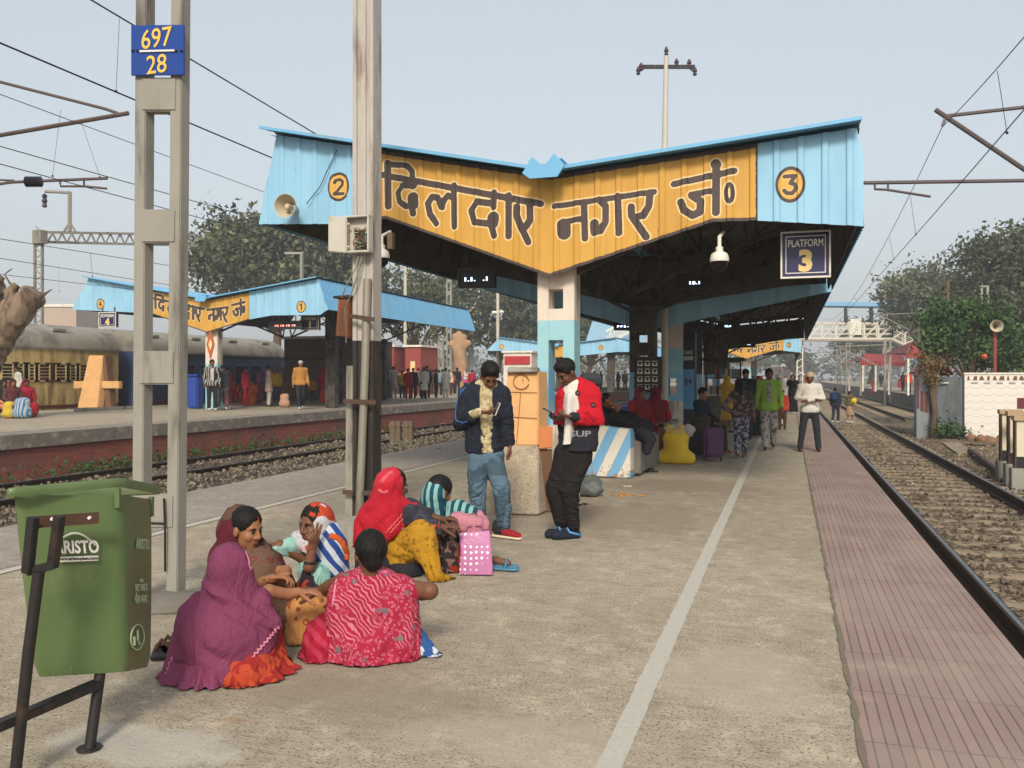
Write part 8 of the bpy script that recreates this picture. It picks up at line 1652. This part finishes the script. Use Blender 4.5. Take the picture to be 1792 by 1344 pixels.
# polka dot bag
z = depth(1007); J = jf(z); t = thing('polka_dot_bag', 'pink carrier bag with white polka dots standing before the teal shawl', 'bag', PZ(833, 1007))
S = Sculpt(); S.ell(J(833, 968, .1), (.125, .075, .2), axc, .03); m = MB()
lo_ = [J(803, 1005, 0), J(863, 1006, -.02), J(860, 1003, .16), J(806, 1002, .17)]; mi_ = [J(806, 965, .0), J(861, 966, -.0), J(858, 963, .17), J(808, 962, .17)]; up_ = [J(802, 933, .05), J(858, 929, .04), J(856, 928, .1), J(806, 931, .1)]
L3 = [loop(q, .015, 4) for q in (lo_, mi_, up_)]; n_ = len(L3[0]); m.add(np.concatenate(L3), [(j * n_ + i, j * n_ + (i + 1) % n_, (j + 1) * n_ + (i + 1) % n_, (j + 1) * n_ + i) for j in range(2) for i in range(n_)] + [tuple(range(n_))[::-1], tuple(range(2 * n_, 3 * n_))])
t_ = NT('polka_bag'); v_ = t_.vec((1, 1, 1), (0, 0, -TH)); d_ = t_.voro(23, rand=.15, v=v_); k = t_.mix(t_.ramp(d_, .24, .27, 1, 0), (.42, .15, .3), (.78, .74, .76)); t_.bump(t_.noise(14, 3), .5, .012); M_polka = t_.out(k, .4, 0, .4); m.build('bag_body', M_polka, t, smooth='auto')
m = MB(); m.tube([J(815, 932, .07), J(818, 922, .07), J(842, 920, .07), J(846, 930, .07)], .006, 5); m.build('handle', C_('bag_mauve', '#8a4a6d'), t)
# sandals by the bin
for i, (px, py) in enumerate(((281, 1146), (292, 1139))):
    b = PZ(px, py); t = thing('sandal', ['dark sandal nearer to the green bin', 'dark sandal nearer to the purple shawl'][i], 'sandal', b, 'sandals beside the green bin'); m = MB(); m.cbox(b + UP * .012, (.09, .22, .02), .6 + .3 * i); m.build('sole', M_shoeb, t, bevel=.008); m = MB(); m.tube([b + (-.05, .02, .02), b + (-.02, .03, .07), b + (.05, .05, .02)], .014, 6); m.build('strap', brownc, t)

# ------------------------------------------------------------------ people on the left platform
LG = 'people on the left platform'
sit_low = dict()
P_ = lambda *a, **k: human(*a, z=Z_P1, lod=2, group=LG, **k)
wh = C_('white_kurta', '#b9b5aa', var=.06); och = C_('ochre_vest', '#a5743c'); yel = C_('yellow_top', '#c29a2a')
P_('man in dark suit and tie standing by the tall orange block', 200, 707, 1.72, -20, top=('jacket', C_('grey_suit', '#32323a'), .8), inner=C_('pale_shirt', '#8d97a5'), bottom=('trousers', C_('beige_trousers', '#a08f78')), shoes=M_shoeb, skin=2)
P_('man in white shirt with black striped sleeves by the painted post', 371, 718, 1.72, 10, top=('jacket', C_('black_stripes', '#232328', '#a9a59c', 'stripes', 1), .82), inner=wh, bottom=('trousers', dk), shoes=M_shoew, skin=0)
P_('man in dark clothes walking right of the striped sleeve man', 390, 717, 1.55, 150, top=('jacket', C_('dark_hoodie', '#23262d')), bottom=('trousers', C_('patched_trousers', '#5a5c60', '#26262a', 'blotch', 1.4)), shoes=M_shoew, skin=0, pose=walk)
P_('woman with purple backpack in pale top and peach trousers', 470, 711, 1.6, 100, top=('kurta', C_('pale_pink_top', '#c2a294'), .6), bottom=('trousers', wh), shoes=M_shoeb, skin=1, hair='bun')
P_('man in ochre vest and grey cap walking along the left platform', 526, 716, 1.7, 10, top=('jacket', och, .84), bottom=('trousers', dk), shoes=M_shoew, skin=1, cap=C_('grey_cap', '#a3a3a0'), hair=None, pose=walk)
P_('child in yellow ochre top beside the man with the ochre vest', 547, 704, 1.1, 170, top=('shirt', C_('ochre_top', '#b5822c')), bottom=('trousers', C_('denim_dark', '#39445a')), skin=2)
P_('woman entirely wrapped in a red sari beside the yellow topped child', 567, 706, 1.55, 160, top=('shirt', redc), bottom=('skirt', C_('red_print', '#a3182a', '#c85a4a', 'blotch', 1)), drape=(redc, True, .7), skin=1)
P_('woman in red sari with black spotted blouse left of the steel pole', 588, 705, 1.52, 100, top=('shirt', C_('spotted_blouse', '#2a1c20', '#b07a6a', 'dots', 1), .95), bottom=('skirt', C_('red_print', '#a3182a')), drape=(C_('red_print', '#a3182a'), False, .95), skin=1, hair='bun')
for px, py, h, ang, cl, bt_, lb in ((668, 699, 1.6, 10, C_('orange_red', '#b8452a'), dk, 'person in orange red at the front left of the crowd beside the steel pole'), (714, 700, 1.55, 20, redc, redc, 'woman in red standing in front of the crowd'), (742, 700, 1.62, 200, wh, dk, 'man in white shirt at the front of the crowd'), (398, 709, 1.5, 30, C_('crimson_plain', '#a8203a'), redc, 'person in crimson just right of the dark clad walker'), (484, 706, 1.5, 10, yel, C_('denim_dark', '#39445a'), 'person in yellow between the peach trousers woman and the ochre vest man'), (600, 701, 1.5, 20, C_('saffron_cloth', '#c2602a'), redc, 'woman in saffron beside the steel pole'), (290, 700, 1.66, 170, navy, dk, 'man in navy seen through the opening of the twin leg mast'), (610, 697, 1.6, 20, C_('white_red_top', '#b9a9a0', '#a8303a', 'blotch', 1), dk, 'person in white and red top just left of the steel pole'), (516, 699, 1.55, 30, C_('teal_cloth', '#2f5a60'), dk, 'person in teal behind the ochre vest man'), (786, 692, 1.6, 10, C_('cream_shirt', '#b9a98a'), brownc, 'man in cream shirt facing us in the crowd'), (774, 693, 1.6, 140, C_('pale_blue_shirt', '#7d97a8'), dkb, 'man in pale blue shirt in the crowd'), (826, 690, 1.6, 190, redc, redc, 'woman in red behind the navy jacket man'), (696, 690, 1.6, 0, C_('orange_red', '#b8452a'), dk, 'person in orange facing us behind the grey kurta man'), (870, 690, 1.6, 20, wh, dk, 'person in white behind the orange topped block'), (753, 690, 1.62, 10, wh, brownc, 'man in white facing us in the middle of the crowd'), (430, 712, 1.5, 60, C_('crimson_plain', '#a8203a'), redc, 'person in crimson standing among the seated women on the left platform'), (662, 694, 1.6, 170, dk, dk, 'dark clad man standing in front of the red brick booth'), (675, 693, 1.65, 150, C_('dark_brown', '#2d2422'), dk, 'man in brown black behind the grey kurta figure'), (689, 697, 1.7, 170, kurtac, kurtac, 'man in grey kurta seen from behind'), (704, 698, 1.45, 175, yel, C_('denim_dark', '#39445a'), 'boy in bright yellow top seen from behind'),
        (723, 698, 1.6, 165, dk, dk, 'first of the black clad men right of the yellow topped boy'), (732, 694, 1.66, 190, C_('black_white_shirt', '#3a3a3c', '#8a8884', 'stripes', 1), dk, 'man in black and white shirt right of the yellow topped boy'), (747, 698, 1.72, 170, C_('dark_print_shirt', '#35353a', '#6d6a66', 'blotch', 1.5), dk, 'man in dark printed shirt among the waiting crowd'), (757, 692, 1.6, 150, C_('umber', '#3d3029'), brownc, 'man in umber clothes at the crowd\'s middle'), (768, 690, 1.6, 160, C_('khaki_cloth', '#6d6250'), brownc, 'person in khaki at the right part of the crowd'),
        (780, 697, 1.62, 200, wh, wh, 'man in white kurta with dark strap'), (792, 690, 1.45, 160, C_('rust_top', '#7a3a2c'), dkb, 'person in rust top right of the white kurta man'), (800, 690, 1.75, 170, C_('black_shirt', '#1c1c20'), dkb, 'tall man in black shirt before the knobbly trunk'), (645, 695, 1.5, 170, C_('maroon_cloth', '#5a2028'), dkb, 'person in maroon half hidden by the steel pole'), (738, 697, 1.5, 120, C_('grey_tee', '#5d5b58'), dk, 'shorter person in grey shirt within the crowd'), (763, 697, 1.55, 80, dk, dk, 'person in black bending at the right of the crowd')):
    P_(lb, px, py, h, ang, top=('kurta' if cl in (kurtac, wh) else 'shirt', cl, .5 if cl in (kurtac, wh) else .82), bottom=('trousers', bt_), skin=rng.randrange(4))
P_('woman in white scarf and pink top beside the navy jacket man\'s shoulder', 815, 690, 1.55, 30, top=('shirt', C_('pink_top', '#a84a7a')), bottom=('skirt', dk), drape=(wh, True, 1.1), skin=1)
S = None
def sit_far(lb, px, py, c1, c2_, h=1.5, ang=0, hair='bun', shawl=True):
    seated(lb, px, py, depth(py, Z_P1), ang, Z_P1 + .28, rng.randrange(3), c1, c1, hair, c2_ if shawl else None, h=h, group='people sitting on the left platform', arms=dict(ar=(.12, .46, .32), al=(-.12, .46, .32)))
rp = C_('red_print', '#a3182a')
for px, py, c1, c2_, lb in ((410, 704, redc, redc, 'leftmost woman in red sitting in front of the dark coach'), (425, 705, rp, C_('maroon_shawl_plain', '#6a1a20'), 'woman in maroon sitting left of the orange shawl woman'), (440, 707, C_('saffron_cloth', '#c2602a'), C_('saffron_cloth', '#c2602a'), 'woman in saffron shawl sitting on the left platform'), (452, 705, redc, C_('magenta_cloth', '#8a2044'), 'woman in magenta sitting behind the purple backpack'), (500, 703, C_('khaki_cloth', '#6d6250'), C_('khaki_cloth', '#6d6250'), 'person in khaki shawl squatting right of the peach trousers woman')): sit_far(lb, px, py, c1, c2_)
for px, py, c1, c2_, lb, sh_ in ((45, 728, redc, C_('crimson_plain', '#a8203a'), 'woman in crimson shawl sitting at the far left edge', True), (22, 730, brownc, C_('dull_maroon', '#5a2a30'), 'person in dull maroon shawl at the far left edge', True), (6, 730, C_('peach_cloth', '#b57a5c'), dk, 'person in black and peach cut by the left edge', True)): sit_far(lb, px, py, c1, c2_, 1.6, 20)
P_('person in white shirt stretching an arm, behind the crimson shawl at far left', 30, 716, 1.5, -60, top=('shirt', wh), bottom=('trousers', dkb), skin=0, pose=dict(er=(.2, .3, 1.35), wr=(.15, .55, 1.42)))
b, F, Rt = frame(463, 711, 100, None, Z_P1); backpack('purple backpack on the woman in peach trousers', b + UP * 1.12 - F * .2, F, C_('backpack_purple', '#6a3a5e'))
for px, py, w_, h_, cl, lb in ((16, 731, .36, .5, '#b8a03a', 'yellow bag at the far left edge'), (39, 731, .5, .6, '#3f6f96', 'blue and white striped bag at the far left'), (498, 712, .4, .55, '#b08a70', 'peach cloth bag between the two ochre and peach figures')):
    b = PZ(px, py, Z_P1); t = thing('cloth_bag', lb, 'bag', b, 'bags on the left platform'); S = Sculpt(); S.cap(b + UP * h_ * .2 - _r * w_ * .22, b + UP * h_ * .2 + _r * w_ * .22, w_ * .3, w_ * .3, .04); S.cap(b + UP * h_ * .72 - _r * w_ * .2, b + UP * h_ * .76 + _r * w_ * .2, w_ * .2, None, .1); S.cap(b + UP * h_ * .3, b + UP * h_ * .6, w_ * .42, w_ * .36, .1); S.plane(b + UP * .004, -UP); S.fold = folds(.01, 22); sculpt_obj('bag_body', [(S, .03, 0)], [C_('bagcloth' + cl[1:], cl, '#b9b6ae' if 'striped' in lb else None, 'stripes' if 'striped' in lb else 'plain', .8)], t); m = MB(); m.tube([b + (-.1, 0, h_ * .85), b + (-.05, 0, h_ * 1.1), b + (.05, 0, h_ * 1.1), b + (.1, 0, h_ * .85)], .015, 5); m.build('handle', brownc, t)
# right hand platform and the far end of ours
for px, py, h, ang, cl, bt_, lb in ((1542, 678, 1.65, 0, dk, dk, 'man in black standing left of the trackside mast on the right platform'), (1590, 689, 1.6, 20, C_('orange_red', '#b8452a'), dkb, 'person in orange red at the near end of the right platform'), (1580, 685, 1.6, 40, C_('brown_cloth', '#4f382c'), dkb, 'person in brown near the near end of the right platform'), (1487, 668, 1.6, 0, wh, dk, 'tiny person in white under the small red shelter')):
    human(lb, px, py, h, ang, z=Z_P4, lod=2, group='people on the right hand platform', top=('shirt', cl), bottom=('trousers', bt_), skin=rng.randrange(4), zc=depth(py, Z_P4))
seated('person in crimson squatting on the right platform', 1530, 682, depth(682, Z_P4), 0, Z_P4 + .2, 1, redc, redc, 'bun', redc, group='people on the right hand platform')
b = PZ(1577, 679, Z_P4); t = thing('red_drum', 'red drum beside the people on the right platform', 'drum', b); m = MB(); m.lathe(b, [(.35, 0), (.36, .1), (.34, .12), (.36, .5), (.34, .52), (.35, .95), (.3, .95)], 16); m.build('drum', mat('drum_red', '#a02028', .5), t, smooth='auto'); m = MB(); m.lathe(b + UP * .96, [(.33, 0), (.33, .03), (.05, .05)], 16); m.build('lid', mat('drum_red', '#a02028'), t)
for i, (px, py, cl) in enumerate(((1332, 690, wh), (1350, 686, C_('teal_cloth', '#2f5a60')), (1398, 684, brownc), (1411, 680, redc), (1404, 676, dk), (1318, 694, C_('maroon_cloth', '#5a2028')), (1374, 683, kurtac))):
    human(['small distant person in white behind the red sari woman', 'distant person in teal past the green jacket boy', 'distant person in brown beyond the black robe', 'distant person in red right of the black robe', 'tiny figure in black at the far platform end', 'distant person in maroon behind the stall', 'distant person in grey kurta near the platform centre'][i], px, py, 1.62, rng.uniform(-30, 200), lod=2, group='distant people down the platform', top=('kurta' if i % 2 == 0 else 'shirt', cl, .6 if i % 2 == 0 else .8), bottom=('trousers', dkb), skin=rng.randrange(4))
for i in range(9):
    px = (1020, 1040, 1052, 1066, 1082, 1094, 925, 945, 1108)[i]; human('person in the far crowd seen beyond the painted column', px, 676 + rng.uniform(-1, 2), 1.6, rng.uniform(0, 360), z=Z_P1, zc=depth(684, Z_P1) + rng.uniform(-4, 6), lod=2, group='far crowd beyond the painted column', top=('shirt', [redc, wh, dk, kurtac, navy, brownc][i % 6]), bottom=('trousers', dkb), skin=i % 4)
# litter on the ground
for i, (px, py, cl, lb) in enumerate(((1078, 866, '#b8863a', 'scattered yellow crumbs by the striped bench'), (1096, 852, '#bdb8ad', 'white paper scrap by the striped bench'), (1020, 884, '#1f1d1c', 'black plastic scrap right of the clog wearing man'), (768, 785, '#1c1b1b', 'black rag on the dusty paving strip'), (812, 793, '#bdb8ad', 'white scrap near the navy jacket man\'s elbow'))):
    b = PZ(px, py); m = MB()
    for k in range(14 if i == 0 else 3): c = b + np.array([rng.gauss(0, .12 if i == 0 else .03), rng.gauss(0, .1 if i == 0 else .03), .008]); m.cbox(c, (rng.uniform(.02, .05), rng.uniform(.02, .05), .012), rng.uniform(0, 3))
    o = m.build('litter', mat('litter_' + cl[1:], cl, .8), fix=True); tag(o, lb, 'litter', 'litter on the platform', 'stuff' if i == 0 else None)
LT = [mat('scrap_' + c[1:], c, .8) for c in ('#b9b4a8', '#8a5a2c', '#3f6a86', '#8d8578', '#5d4634')]
m = MB()
for k in range(90):
    y = rng.uniform(5, 45); x = rng.choice((rng.uniform(1.4, 3.9), rng.uniform(-14, -8), rng.uniform(4.2, 5.5))); s = rng.uniform(.015, .05); m.cbox((x, y, -.5 + rng.uniform(0, .03)), (s * 1.6, s, .012), rng.uniform(0, 3), rng.randrange(5))
tag(m.build('track_litter', LT, fix=False), kind='stuff')
# ------------------------------------------------------------------ winter haze
hz = MB(); hz.box((-420, -40, -2.2), (420, 420, 34)); ho = tag(hz.build('haze', None or bpy.data.materials.new('haze_air')), kind='stuff')
hm = ho.data.materials[0]; hm.use_nodes = True; hn = hm.node_tree.nodes; hl = hm.node_tree.links
for n_ in list(hn):
    if n_.type == 'BSDF_PRINCIPLED': hn.remove(n_)
pv = hn.new('ShaderNodeVolumePrincipled'); pv.inputs['Color'].default_value = (.86, .9, .95, 1); pv.inputs['Density'].default_value = .0012; pv.inputs['Anisotropy'].default_value = .2
hl.new(pv.outputs[0], [n_ for n_ in hn if n_.type == 'OUTPUT_MATERIAL'][0].inputs['Volume'])
